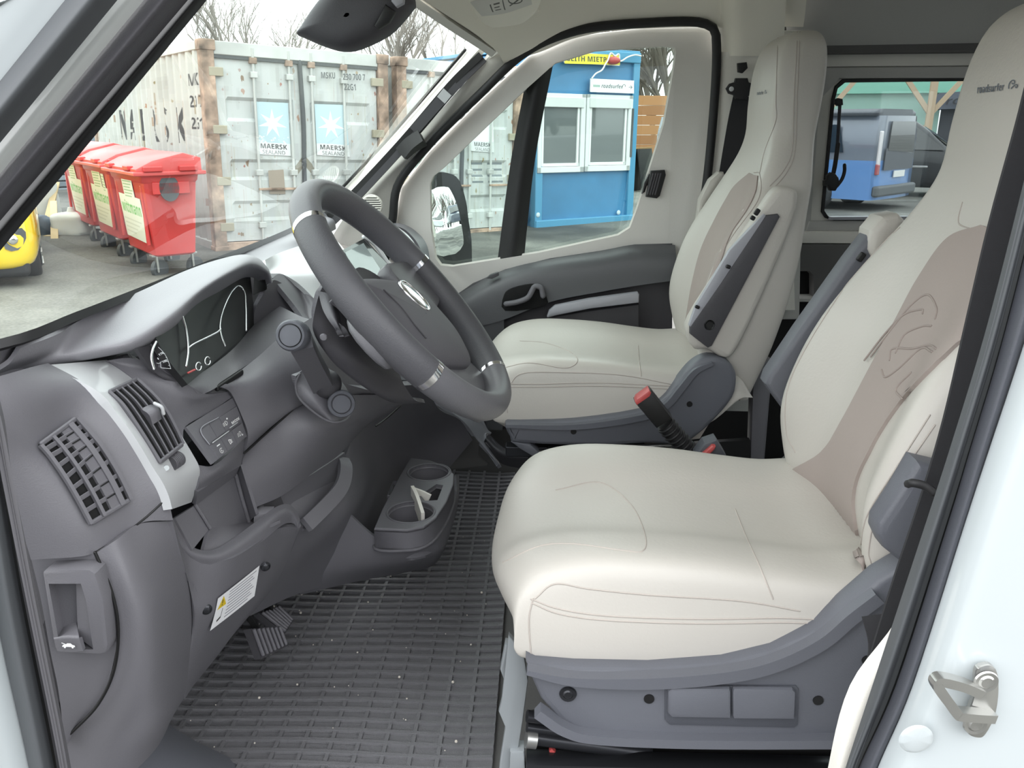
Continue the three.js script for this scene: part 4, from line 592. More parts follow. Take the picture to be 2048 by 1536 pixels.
{ // instrument hood and cluster
  const hood = part(dash, 'instrument_hood', grid([
    [[40, 697, -1.02], [116, 668, -1.08], [150, 646, -1.14], [215, 612, -1.22], [290, 578, -1.32], [372, 541, -1.45], [440, 518, -1.56], [490, 509, -1.65], [524, 522, -1.71], [538, 552, -1.735]],
    [[20, 726, -1.01], [92, 706, -1.07], [150, 678, -1.12], [225, 648, -1.18], [310, 606, -1.27], [392, 560, -1.39], [456, 528, -1.5], [500, 514, -1.6], [534, 534, -1.68], [545, 560, -1.7]],
    [[-6, 744, -1.005], [62, 728, -1.065], [165, 702, -1.105], [256, 678, -1.14], [335, 632, -1.22], [404, 578, -1.345], [460, 545, -1.455], [505, 528, -1.57], [536, 544, -1.65], [544, 566, -1.675]],
    [[-12, 752, -1.01], [56, 738, -1.07], [178, 716, -1.115], [273, 694, -1.15], [345, 648, -1.235], [398, 596, -1.355], [450, 562, -1.465], [494, 542, -1.58], [526, 548, -1.655], [536, 568, -1.68]],
    [[-10, 756, -1.03], [58, 741, -1.085], [180, 719, -1.13], [276, 698, -1.17], [338, 668, -1.26], [385, 624, -1.38], [440, 585, -1.5], [486, 556, -1.62], [516, 560, -1.69], [524, 584, -1.71]]], { thick: 0.006, nu: 6, nv: 6 }), M.dashLight, 'arched hood over the instruments');
  const cw = (u, v, out = 0) => { // the cluster's face: u across the car, v downwards
    const a = P(lerp(306, 372, v), lerp(664, 764, v), -1.19), b = P(lerp(496, 508, v), lerp(548, 650, v), lerp(-1.66, -1.69, v)); return a.lerp(b, u).add(v3(out, out * 0.25, out * 0.1)); };
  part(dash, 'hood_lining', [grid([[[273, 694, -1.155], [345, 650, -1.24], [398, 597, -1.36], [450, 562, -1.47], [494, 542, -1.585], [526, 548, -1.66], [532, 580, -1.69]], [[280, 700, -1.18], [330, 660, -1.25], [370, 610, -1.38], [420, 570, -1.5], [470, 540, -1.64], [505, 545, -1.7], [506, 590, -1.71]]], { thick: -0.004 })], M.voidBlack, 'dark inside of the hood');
  part(dash, 'cluster_left_cheek', grid([[[273, 696, -1.15], [300, 690, -1.19]], [[305, 740, -1.17], [330, 730, -1.2]], [[330, 760, -1.19], [374, 766, -1.2]]], { thick: 0.006 }), M.dashDark);
  part(dash, 'cluster_right_cheek', grid([[[528, 586, -1.7], [545, 560, -1.73], [575, 572, -1.8]], [[510, 620, -1.69], [545, 620, -1.74], [590, 610, -1.79]], [[508, 655, -1.69], [555, 640, -1.74], [610, 640, -1.78]]], { thick: 0.008 }), M.dash);
  const cl = part(dash, 'instrument_cluster', surf([[cw(0.0, -0.05), cw(0.5, -0.12), cw(1.03, -0.15)], [cw(-0.02, 0.5), cw(0.5, 0.5), cw(1.03, 0.5)], [cw(0, 1.05), cw(0.5, 1.05), cw(1.03, 1.05)]], { thick: 0.01 }), std(0x151517, 0.5), 'black instrument face with chrome rings');
  const pxc = (x, y) => { const d = rayTo(x, y), n = cw(1, 0).sub(cw(0, 0)).cross(cw(0, 1).sub(cw(0, 0))).normalize(), o = cw(0, 0, 0.006); return d.multiplyScalar(o.clone().sub(camera.position).dot(n) / d.dot(n)).add(camera.position); };
  for (const [name, pts, r] of [['gauge_ring', [[492, 661], [491, 610], [487, 580], [479, 572], [466, 580], [449, 612], [441, 640], [440, 660], [445, 680], [450, 692]], 0.0018], ['gauge_ring', [[364, 631], [372, 660], [376, 700], [372, 732]], 0.002], ['gauge_ring', [[312, 684], [305, 700], [303, 718], [308, 738]], 0.002], ['chrome_bar', [[378, 695], [384, 690], [436, 663], [441, 658]], 0.0018]]) part(cl, name, tube(pts.map((p) => pxc(...p)), r), M.chrome);
  for (const [x, y] of [[397, 733], [415, 722]]) part(cl, 'reset_pin', tube(Array.from({ length: 12 }, (_, i) => pxc(x + 6 * Math.cos(i / 2) * 0.9, y + 8 * Math.sin(i / 2))), 0.0012), M.chrome);
  part(cl, 'red_light', bar(pxc(376, 746), pxc(390, 739), 0.004, 0.003), M.red, 'small red telltale');
  const q = (x, y) => pxc(x, y);
  part(cl, 'dial_print', surf([[q(306, 690), q(350, 690)], [q(306, 750), q(350, 750)]], { uv01: true, linU: true, nu: 1, nv: 1 }), printMat(220, 300, (x) => { x.clearRect(0, 0, 220, 300); x.strokeStyle = x.fillStyle = '#dfe3e6'; x.lineWidth = 4; x.beginPath(); x.moveTo(50, 22); x.quadraticCurveTo(130, 90, 176, 240); x.lineTo(76, 232); x.lineTo(70, 180); x.stroke(); x.font = 'bold 32px sans-serif'; x.save(); x.translate(78, 92); x.rotate(-0.5); x.fillText('170', -28, 10); x.restore(); x.save(); x.translate(114, 168); x.rotate(-0.4); x.fillText('190', -28, 10); x.restore(); for (const [a, b] of [[118, 86], [138, 128], [154, 168], [166, 206]]) x.fillRect(a - 16, b, 16, 4); x.beginPath(); x.ellipse(48, 140, 5, 12, -0.5, 0, 7); x.fill(); x.beginPath(); x.arc(52, 158, 30, 0.3, 2.2); x.stroke(); }), 'dial printing');
}
{ // centre of the dash: dome, silver frame, display, far vent pod
  part(dash, 'centre_dome', grid([
    [[545, 556, -1.75], [560, 548, -1.8], [590, 560, -1.84], [630, 598, -1.84]],
    [[560, 575, -1.75], [585, 578, -1.8], [608, 600, -1.83], [634, 630, -1.8]],
    [[590, 612, -1.75], [605, 620, -1.78], [620, 640, -1.78], [640, 660, -1.74]],
    [[615, 648, -1.7], [625, 650, -1.72], [640, 665, -1.72], [660, 690, -1.7]]], { thick: 0.01 }), M.dash);
  const frame = part(dash, 'centre_frame', grid([
    [[530, 520, -1.82], [560, 505, -1.95], [610, 488, -2.1], [660, 472, -2.25]],
    [[538, 545, -1.8], [580, 524, -1.93], [625, 505, -2.08], [676, 484, -2.22]],
    [[564, 548, -1.81], [610, 540, -1.92], [650, 525, -2.05], [690, 500, -2.18]],
    [[598, 568, -1.83], [640, 560, -1.92], [680, 545, -2.03], [715, 530, -2.14]],
    [[635, 604, -1.84], [670, 600, -1.92], [710, 590, -2.0], [750, 580, -2.1]]], { thick: 0.01 }), M.silver, 'silver centre frame with defrost slots');
  for (const [a, b, c, d] of [[537, 529, 558, 520], [552, 530, 573, 518], [563, 531, 584, 517], [574, 532, 596, 516], [585, 533, 608, 514]]) { const q = drape(frame.geometry.clone().applyMatrix4(frame.matrixWorld), refine([[a, b], [(a + c) / 2 + 1, (b + d) / 2 + 1], [c, d]], 3), 0.0005).filter(Boolean); if (q.length > 1) part(frame, 'defrost_slot', tube(q, 0.0022), M.black); }
  const scr = thing('display_screen', 'centre display with pale reflection and black bezel', 'display', P(735, 525, -2.03));
  part(scr, 'bezel', grid([[[676, 505, -1.98], [730, 476, -2.14]], [[712, 575, -1.98], [812, 572, -2.14]]], { thick: 0.02 }), M.gloss);
  part(scr, 'glass_face', grid([[[690, 505, -1.975], [727, 486, -2.1]], [[722, 566, -1.975], [776, 562, -2.1]]], { thick: 0.004 }), phys(0x8f9a9c, 0.15, { clearcoat: 1, clearcoatRoughness: 0.03 }), 'pale screen glass');
  part(scr, 'side_trim', tube(PL([[728, 474, -2.14], [748, 487, -2.15], [775, 525, -2.15], [798, 560, -2.15]]), 0.006), M.silver);
  part(scr, 'edge_line', tube(PL([[684, 501, -1.972], [702, 532, -1.972], [716, 556, -1.972]]), 0.0025), M.silverDull);
  const pod = part(dash, 'far_vent_pod', grid([[[745, 455, -2.55], [775, 448, -2.6], [800, 447, -2.64], [826, 458, -2.66], [852, 486, -2.67], [862, 530, -2.67]], [[740, 462, -2.48], [776, 456, -2.5], [798, 454, -2.53], [818, 466, -2.55], [838, 492, -2.56], [850, 530, -2.56]]], { thick: 0.012 }), M.dash, 'grey pod around the far vent');
  const face = part(dash, 'far_silver_strip', grid([[[770, 460, -2.4], [782, 456, -2.45], [797, 455, -2.5]], [[785, 475, -2.39], [800, 470, -2.44], [816, 470, -2.5]], [[800, 500, -2.38], [818, 496, -2.43], [834, 494, -2.49]], [[812, 535, -2.37], [830, 530, -2.42], [847, 522, -2.48]]], { thick: 0.01 }), M.silver, 'silver strip of the far vent');
  part(face, 'louvre_vent', grid([[[801, 482, -2.41], [813, 473, -2.47]], [[820, 510, -2.4], [830, 492, -2.46]], [[830, 530, -2.39], [841, 513, -2.45]]], { thick: 0.004 }), M.voidBlack);
  for (let i = 1; i < 5; i++) { const t = i / 5; part(face, 'louvre', tube(PL([[lerp(801, 813, t), lerp(482, 473, t), lerp(-2.4, -2.46, t)], [lerp(820, 830, t), lerp(510, 492, t), lerp(-2.39, -2.45, t)], [lerp(830, 841, t), lerp(530, 513, t), lerp(-2.38, -2.44, t)]]), 0.003), M.silverDull); }
  part(dash, 'passenger_lower', grid([[[800, 545, -2.35], [850, 540, -2.6], [880, 545, -2.68]], [[800, 640, -2.3], [880, 640, -2.55], [920, 640, -2.68]], [[820, 780, -2.2], [900, 760, -2.5], [950, 740, -2.68]]], { thick: 0.02 }), M.dash);
  part(dash, 'passenger_fascia', grid([[[690, 590, -2.0], [760, 575, -2.12], [830, 540, -2.4]], [[740, 660, -1.95], [800, 660, -2.1], [860, 650, -2.35]], [[780, 760, -1.9], [850, 760, -2.1], [900, 760, -2.3]]], { thick: 0.02 }), M.trim);
}

// ================================================================== steering column and wheel
const WT = 49 * Math.PI / 180, WC = v3(-0.224, 1.366, -1.37), WR = 0.229;
const WX = v3(0, 0, -1), WY = v3(-Math.cos(WT), Math.sin(WT), 0), WN = v3(Math.sin(WT), Math.cos(WT), 0);
const WM = new THREE.Matrix4().makeBasis(WX, WY, WN).setPosition(WC), WMi = WM.clone().invert();
// where a sight line meets the plane h above the wheel's own plane, in wheel coordinates
const W = (px, py, h = 0) => { const d = rayTo(px, py), o = WC.clone().addScaledVector(WN, h); return d.multiplyScalar(o.sub(camera.position).dot(WN) / d.dot(WN)).add(camera.position).applyMatrix4(WMi); };
{
  const col = thing('steering_column', 'dark steering column shroud with stalk and ignition lock', 'steering column', P(650, 700, -1.42));
  part(col, 'shroud', grid([
    [[655, 560, -1.28], [700, 545, -1.38], [760, 560, -1.5], [800, 600, -1.58]],
    [[640, 584, -1.25], [680, 580, -1.3], [740, 600, -1.42], [790, 640, -1.54]],
    [[628, 630, -1.25], [665, 640, -1.28], [720, 670, -1.36], [790, 700, -1.5]],
    [[626, 660, -1.27], [656, 690, -1.28], [720, 720, -1.33], [800, 750, -1.48]],
    [[640, 690, -1.32], [670, 726, -1.32], [730, 756, -1.36], [812, 776, -1.5]],
    [[660, 712, -1.38], [700, 754, -1.38], [760, 790, -1.42], [830, 800, -1.54]],
    [[690, 730, -1.5], [740, 780, -1.48], [790, 806, -1.5], [850, 806, -1.6]]], { thick: 0.008 }), M.pad, 'rounded shroud behind the wheel');
  part(col, 'shroud_lip', grid([[[636, 582, -1.24], [660, 588, -1.24], [672, 600, -1.25]], [[646, 620, -1.22], [668, 625, -1.215], [684, 650, -1.23]], [[664, 650, -1.21], [678, 655, -1.205], [688, 672, -1.22]], [[680, 666, -1.22], [686, 668, -1.22], [690, 675, -1.23]]], { thick: 0.008 }), M.wheelSmooth);
  part(col, 'shroud_screw', lathe([[0, 0.003], [0.005, 0.002], [0.006, 0]], P(647, 674, -1.256), v3(0.1, -0.2, 1)), M.dashLight);
  // recess, stalk, lock
  part(col, 'stalk_recess', grid([
    [[592, 752, -1.4], [612, 736, -1.43], [640, 732, -1.47], [660, 738, -1.49]],
    [[592, 780, -1.4], [622, 770, -1.41], [655, 760, -1.45], [690, 772, -1.49]],
    [[606, 806, -1.4], [636, 805, -1.4], [670, 795, -1.44], [704, 800, -1.49]],
    [[648, 838, -1.41], [666, 842, -1.41], [690, 838, -1.45], [705, 826, -1.49]]], { thick: 0.01 }), M.dash, 'hollow around the stalk');
  part(col, 'recess_rim', tube(PL([[600, 748, -1.39], [592, 766, -1.39], [595, 790, -1.39], [607, 806, -1.39], [648, 838, -1.4], [672, 845, -1.41], [694, 838, -1.44], [706, 818, -1.47]]), 0.0022), M.dash);
  const a = P(646, 770, -1.42), b = P(601, 682, -1.27), tip = P(586, 672, -1.235);
  part(col, 'stalk', strap([a, a.clone().lerp(b, 0.3), a.clone().lerp(b, 0.6), b], v3(0.9, 0.4, 0.1), [0.038, 0.036, 0.034, 0.036], 0.03), M.dash, 'thick multi-function stalk');
  part(col, 'stalk_ball', new THREE.SphereGeometry(0.026, 24, 16).translate(a.x + 0.008, a.y + 0.002, a.z), M.dashDark);
  const dir = tip.clone().sub(b).normalize().add(v3(0, 0, 0.9)).normalize();
  const kn = part(col, 'stalk_knob', lathe([[0.019, -0.035], [0.024, -0.03], [0.0255, -0.014], [0.025, -0.004], [0.022, 0.0015], [0.019, 0.002], [0.0178, 0.001], [0.017, 0.0022], [0, 0.0026]], P(581, 671, -1.235), dir), M.trim, 'round stalk end with push button');
  part(kn, 'knob_ring', lathe([[0.0165, 0.0018], [0.0172, 0.0032], [0.0182, 0.0018]], P(581, 671, -1.235), dir), M.black);
  const ig = P(683, 808, -1.4), id = v3(0.25, 0.25, 1);
  const ign = part(col, 'ignition_lock', lathe([[0.022, -0.03], [0.0245, -0.02], [0.025, -0.003], [0.0235, 0.001], [0.019, 0.002], [0.0176, 0.0008], [0.016, 0.0022], [0, 0.0025]], ig, id), M.trim, 'round ignition lock cover');
  part(ign, 'lock_ring', lathe([[0.016, 0.0018], [0.0168, 0.003], [0.0178, 0.0018]], ig, id), M.dashDark);
}
{
  const w = thing('steering_wheel', 'leather steering wheel with chrome rings and oval badge', 'steering wheel', WC);
  w.quaternion.setFromRotationMatrix(WM); w.updateMatrixWorld();
  const ang = (px, py) => { const q = W(px, py); return Math.atan2(q.y, q.x); };
  let aNT = ang(622, 456), aRT = ang(833, 533), aNB = ang(856, 752), aRB = ang(974, 737);
  const TAU = Math.PI * 2, norm = (a) => ((a % TAU) + TAU) % TAU;
  const arc = (a0, a1, r0, lift = 0, n = 40) => { let d = norm(a1 - a0); const rows = []; for (let i = 0; i <= n; i++) { const a = a0 + d * i / n, c = v3(Math.cos(a), Math.sin(a), 0), ring = []; for (let k = 0; k < 14; k++) { const t = k / 14 * TAU; ring.push(c.clone().multiplyScalar(WR + r0 * Math.cos(t) * 0.92).add(v3(0, 0, r0 * 1.12 * Math.sin(t) + lift))); } rows.push(ring); } return surf(rows, { closed: true, nu: 1, nv: 2, caps: true }); };
  const R0 = 0.0235;
  partL(w, 'rim_top', arc(norm(aRT) + 0.02, norm(aNT) - 0.02, R0 * 1.02), M.wheelSmooth, 'smooth upper rim');
  partL(w, 'rim_grip', arc(norm(aNT) + 0.02, norm(aNB) - 0.02, R0 * 1.03), M.wheelGrip, 'perforated leather grip');
  partL(w, 'rim_bottom', arc(norm(aNB) + 0.02, norm(aRB) - 0.02, R0 * 1.02), M.wheelSmooth, 'smooth lower rim');
  partL(w, 'rim_grip', arc(norm(aRB) + 0.02, norm(aRT) - 0.02, R0 * 1.03), M.wheelGrip, 'perforated leather grip');
  for (const a of [aNT, aRT, aNB, aRB]) partL(w, 'chrome_ring', arc(norm(a) - 0.022, norm(a) + 0.022, R0 * 1.05, 0, 4), M.chrome);
  // hub: airbag pad a little below the rim, carried by three spokes
  const h = 0.0;
  const padPx = [[706, 560], [735, 555], [770, 557], [800, 564], [848, 590], [877, 619], [914, 663], [936, 701], [944, 724], [930, 730], [890, 726], [856, 716], [803, 668], [759, 617], [724, 576]];
  const pl = smoothLoop(padPx.map((p) => W(...p, h)), 4).map((p) => v3(p.x, p.y, 0));
  const pc = pl.reduce((s, p) => s.add(p), v3()).divideScalar(pl.length);
  const sc = (k, z) => pl.map((p) => pc.clone().lerp(p, k).setZ(z));
  const padGeo = surf([sc(1.0, -0.05), sc(1.01, -0.012), sc(0.97, h), sc(0.8, 0.009), sc(0.5, 0.014), sc(0.2, 0.016), sc(0.01, 0.0165)].map((r) => r), { closed: true, nv: 1, nu: 3 });
  const pad = partL(w, 'airbag_pad', padGeo, M.pad, 'soft airbag pad');
  const line = (pts, r, hh) => tube(pts.map((p) => W(p[0], p[1], hh)), r);
  partL(pad, 'pad_crease', line([[768, 580], [800, 612], [830, 650], [852, 676]], 0.0012, 0.0128), M.dashDark);
  const bc = W(826, 595, 0.011), b1 = W(853, 617, 0.011), b2 = W(833, 588, 0.011);
  const badge = new THREE.Group(); badge.name = 'badge'; badge.userData.label = 'oval chrome badge'; pad.add(badge); badge.position.copy(bc).add(v3(0, 0, 0.003)); badge.rotation.z = Math.atan2(b1.y - bc.y, b1.x - bc.x);
  const ra = b1.clone().sub(bc).length(), rb = ra * 0.78;
  const bd = new THREE.SphereGeometry(1, 32, 16).scale(ra, rb, 0.005); partL(badge, 'badge_oval', mergeGeometries([bd, new THREE.TorusGeometry(1, 0.08, 8, 40).scale(ra, rb, 0.05)].map(clean)), M.chrome);
  for (const [a, b] of [[[868, 666], [890, 672]], [[870, 676], [894, 682]], [[894, 670], [896, 684]]]) partL(pad, 'embossed_line', line([a, b], 0.0007, 0.0105), M.dashLight);
  const spoke = (pts, z0, t) => { const g = new THREE.ExtrudeGeometry(shapeOf(smoothLoop(pts.map((p) => v3(p.x, p.y, 0)), 4)), { depth: t - 0.016, bevelEnabled: true, bevelThickness: 0.008, bevelSize: 0.006, bevelSegments: 3 }); g.translate(0, 0, z0); return boxUV(toCreasedNormals(g, 0.7)); };
  partL(w, 'spoke', spoke([v3(-0.225, 0.03), v3(-0.13, 0.055), v3(-0.07, 0.05), v3(-0.07, -0.06), v3(-0.14, -0.05), v3(-0.225, -0.04)], -0.03, 0.026), M.wheelSmooth);
  partL(w, 'spoke', spoke([v3(0.225, 0.03), v3(0.13, 0.055), v3(0.07, 0.05), v3(0.07, -0.06), v3(0.14, -0.05), v3(0.225, -0.04)], -0.026, 0.03), M.wheelSmooth);
  partL(w, 'spoke', spoke([v3(-0.06, -0.08), v3(0.06, -0.08), v3(0.075, -0.16), v3(0.07, -0.222), v3(-0.07, -0.222), v3(-0.075, -0.16)], -0.03, 0.026), M.wheelSmooth);
  partL(w, 'hub_back', new THREE.CylinderGeometry(0.095, 0.08, 0.05, 32).rotateX(Math.PI / 2).translate(0, 0.0, -0.055), M.dashDark);
}

// ================================================================== floor mat, console, pedals, belts, fittings
{
  const m = thing('floor_mat', 'dark ribbed rubber floor mat across the cab floor', 'floor mat', v3(-0.5, 0.45, -2.0));
  const X0 = -0.74, curve = (x) => x > X0 ? 0 : (X0 - x) ** 2 * 2.6, mp = (x, z, up = 0) => { const e = Math.max(0, x + 0.16) ** 2 * 0.8; return v3(x, 0.452 + curve(x) + e + up + 0.004 * Math.sin(x * 9 + z * 5), z); };
  const xs = [], zs = []; for (let x = -1.12; x <= -0.0301; x += 0.0545) xs.push(x); for (let z = -1.27; z >= -2.74; z -= 0.0315) zs.push(z);
  part(m, 'base_sheet', surf(xs.map((x) => [-1.25, -1.6, -2.0, -2.4, -2.75].map((z) => mp(x, z))), { thick: 0.006, nu: 2 }), M.mat);
  const ribs = [];
  for (const z of zs) { const t = strap(xs.map((x) => mp(x, z, 0.004)), v3(0, 0, 1), 0.0085, 0.008); ribs.push(t); }
  for (const x of xs.slice(1, -1)) ribs.push(strap([-1.27, -1.6, -2.0, -2.4, -2.74].map((z) => mp(x, z, 0.003)), v3(1, 0, 0), 0.008, 0.0075));
  const g = part(m, 'ribs', ribs, M.mat); g.userData.kind = 'stuff';
}
{ // crumbs on the mat
  const c = thing('crumbs', 'tiny pale crumbs scattered on the rubber mat', 'crumbs', v3(-0.4, 0.46, -1.7)); c.userData.kind = 'stuff';
  const g = []; for (let i = 0; i < 70; i++) { const s = 0.0012 + 0.0022 * rnd() ** 3; const t = new THREE.DodecahedronGeometry(s); t.translate(-0.75 + 0.62 * rnd(), 0.465 + s, -1.33 - 1.1 * rnd()); g.push(t); }
  part(c, 'crumb_grains', g, std(0xcfc8bd, 0.8));
}
{ // cup console at the foot of the dash
  const c = thing('cup_console', 'grey cup holder console with two round wells', 'console', v3(-0.3, 0.46, -1.85));
  const Y = 0.785, flat = (pts) => pts.map((p) => PY(p[0], p[1], Y)).map((p) => v3(p.x, -p.z, 0));
  const outline = flat([[748, 1056], [764, 1018], [800, 950], [821, 915], [860, 920], [893, 932], [908, 948], [907, 968], [893, 1003], [872, 1034], [848, 1052], [815, 1059]]);
  const circle = (cx, cy, r, n = 28) => { const o = PY(cx, cy, Y); return Array.from({ length: n }, (_, i) => v3(o.x + r * Math.cos(-i / n * 6.2832), -o.z + r * Math.sin(-i / n * 6.2832), 0)); };
  const c1 = circle(858, 944, 0.054), c2 = circle(822, 1024, 0.056);
  const slot = flat([[786, 960], [811, 963], [797, 996], [774, 990]]), notch = flat([[872, 967], [889, 970], [877, 1001], [848, 1003], [838, 990]]);
  const down = (g, d) => { g.rotateX(-Math.PI / 2); g.translate(0, Y - d, 0); return boxUV(g); };
  part(c, 'top_plate', down(extrude(outline, 0.012, { bevel: 0.003, holes: [c1, c2, slot, notch] }), 0.012), M.dash, 'flat top plate with cut-outs');
  const wall = (loop, y0, y1) => surf([loop.map((p) => v3(p.x, y0, -p.y)), loop.map((p) => v3(p.x, y1, -p.y))], { closed: true, nv: 1, nu: 1, linV: true });
  const k = (l, s) => { const o = l.reduce((a, p) => a.add(p), v3()).divideScalar(l.length); return l.map((p) => o.clone().lerp(p, s)); };
  for (const l of [c1, c2]) { part(c, 'cup_well', wall(l, Y - 0.01, Y - 0.09), M.dash); const o = l.reduce((a, p) => a.add(p), v3()).divideScalar(l.length); part(c, 'well_ring', new THREE.TorusGeometry(0.056, 0.0022, 8, 40).rotateX(Math.PI / 2).translate(o.x, Y, -o.y), M.dash); }
  part(c, 'floor_of_wells', down(extrude(k(outline, 0.8), 0.01), 0.1), M.dash);
  part(c, 'side_band', [wall(outline, Y - 0.005, Y - 0.05)], M.dash);
  const base = k(outline, 0.985);
  part(c, 'side_lip', tube(smoothLoop(outline, 3).map((p) => v3(p.x, Y - 0.052, -p.y)), 0.004, { closed: true, seg: 90 }), M.dash);
  part(c, 'base', grid([
    [[690, 1020, -1.67], [752, 1076, -1.672], [812, 1095, -1.672], [870, 1079, -1.71], [898, 1037, -1.82], [913, 988, -1.96], [912, 950, -2.08]],
    [[660, 1090, -1.66], [744, 1110, -1.675], [814, 1118, -1.69], [880, 1098, -1.74], [906, 1040, -1.85], [916, 990, -1.98], [916, 950, -2.1]],
    [[620, 1150, -1.65], [732, 1138, -1.69], [815, 1132, -1.73], [880, 1108, -1.78], [908, 1042, -1.88], [918, 992, -2.0], [918, 950, -2.12]],
    [[598, 1190, -1.66], [728, 1160, -1.74], [816, 1144, -1.82], [874, 1124, -1.87], [905, 1050, -1.95], [917, 1000, -2.05], [918, 960, -2.14]]], { thick: 0.01, nu: 4 }), M.dash, 'broad foot of the console');
  part(c, 'divider', [strap([PY(825, 988, 0.788), PY(834, 1006, 0.786), PY(846, 1042, 0.775)], v3(0, 1, 0), 0.045, 0.008), strap([PY(826, 986, 0.788), PY(842, 992, 0.784), PY(858, 1000, 0.775)], v3(0, 1, 0), 0.03, 0.006)], M.pillar, 'pale cup divider');
}
{ // body of the centre console under the dash
  const t = part(dash, 'console_side', grid([
    [[600, 1056, -1.45], [645, 1015, -1.57], [684, 930, -1.7], [730, 820, -1.78], [790, 775, -1.85], [850, 770, -1.95]],
    [[575, 1120, -1.45], [640, 1070, -1.56], [710, 1000, -1.68], [760, 900, -1.98], [820, 850, -2.12], [880, 820, -2.2]],
    [[548, 1172, -1.46], [620, 1120, -1.58], [715, 1050, -1.74], [785, 960, -2.1], [850, 890, -2.28], [920, 840, -2.36]],
    [[500, 1232, -1.45], [600, 1186, -1.62], [740, 1140, -1.82], [830, 1040, -2.12], [880, 960, -2.3], [945, 880, -2.4]]], { thick: 0.012, nu: 4, nv: 4 }), M.dash, 'side of the centre console');
  part(dash, 'console_seam', tube(PL([[752, 852, -1.73], [775, 835, -1.78], [800, 812, -1.8]]), 0.002), M.black);
}
{ // pedals
  const mk = (pts, n, label) => { const c = pts.reduce((s, p) => s.add(P(...p)), v3()).divideScalar(4); const t = thing('pedal', label, 'pedal', c); const g = grid([[pts[0], pts[1]], [pts[3], pts[2]]], { thick: 0.015 }); part(t, 'pedal_plate', g, M.dashDark);
    for (let i = 0; i < n; i++) { const f = (i + 0.5) / n; const a = P(...pts[0]).lerp(P(...pts[1]), f), b = P(...pts[3]).lerp(P(...pts[2]), f); part(t, 'tread_rib', bar(a.lerp(b, 0.04).add(v3(0.003, 0.004, 0.002)), b.clone().lerp(a, 0.04).add(v3(0.003, 0.004, 0.002)), 0.007, 0.008), M.dash); }
    return t; };
  const cl = mk([[500, 1258, -1.45], [560, 1253, -1.56], [575, 1292, -1.55], [522, 1318, -1.45]], 7, 'wide rubber pedal nearest the door'); part(cl, 'pedal_arm', bar(P(535, 1280, -1.52).add(v3(-0.01, 0, 0)), P(470, 1180, -1.5), 0.02, 0.014), M.black);
  const br = mk([[517, 1226, -1.6], [556, 1212, -1.66], [586, 1242, -1.66], [570, 1268, -1.6]], 6, 'smaller ribbed pedal behind the wide pedal'); part(br, 'pedal_arm', bar(P(552, 1240, -1.64).add(v3(-0.01, 0, 0)), P(520, 1150, -1.6), 0.02, 0.014), M.black);
}
{ // passenger footwell side
  const t = struct('trim_6', 'sloping grey trim at the passenger footwell');
  part(t, 'sloping_trim', grid([[[866, 796, -2.45], [880, 797, -2.5], [930, 806, -2.6], [960, 826, -2.62]], [[895, 818, -2.45], [920, 822, -2.5], [950, 835, -2.58], [975, 858, -2.6]], [[930, 846, -2.45], [945, 850, -2.48], [966, 858, -2.52], [983, 866, -2.56]], [[956, 880, -2.46], [962, 880, -2.47], [968, 876, -2.49], [972, 872, -2.5]], [[994, 926, -2.46], [998, 928, -2.46], [1000, 930, -2.465], [1003, 934, -2.47]]], { thick: 0.012 }), M.silverDull);
  part(t, 'footwell_wall', prism([[700, 560], [1040, 620], [1040, 960], [820, 960], [700, 800]], -2.74, 0.03), M.carpetDark);
  part(t, 'kick_panel', grid([[[866, 800, -2.46], [896, 822, -2.46], [932, 852, -2.46], [958, 886, -2.46]], [[820, 860, -2.5], [850, 880, -2.5], [890, 900, -2.5], [958, 912, -2.48]], [[780, 930, -2.5], [830, 950, -2.5], [900, 940, -2.5], [975, 930, -2.48]]], { thick: 0.01 }), M.carpetDark);
  const b = struct('trim_7', 'black sill moulding below the passenger seat');
  part(b, 'sill_moulding', grid([[[978, 868, -2.5], [1000, 890, -2.46], [1020, 900, -2.42], [1060, 902, -2.38]], [[972, 878, -2.46], [995, 902, -2.42], [1018, 912, -2.38], [1060, 914, -2.34]], [[980, 900, -2.48], [1000, 925, -2.44], [1030, 935, -2.4], [1075, 940, -2.36]]], { thick: 0.02 }), M.dashDark);
}
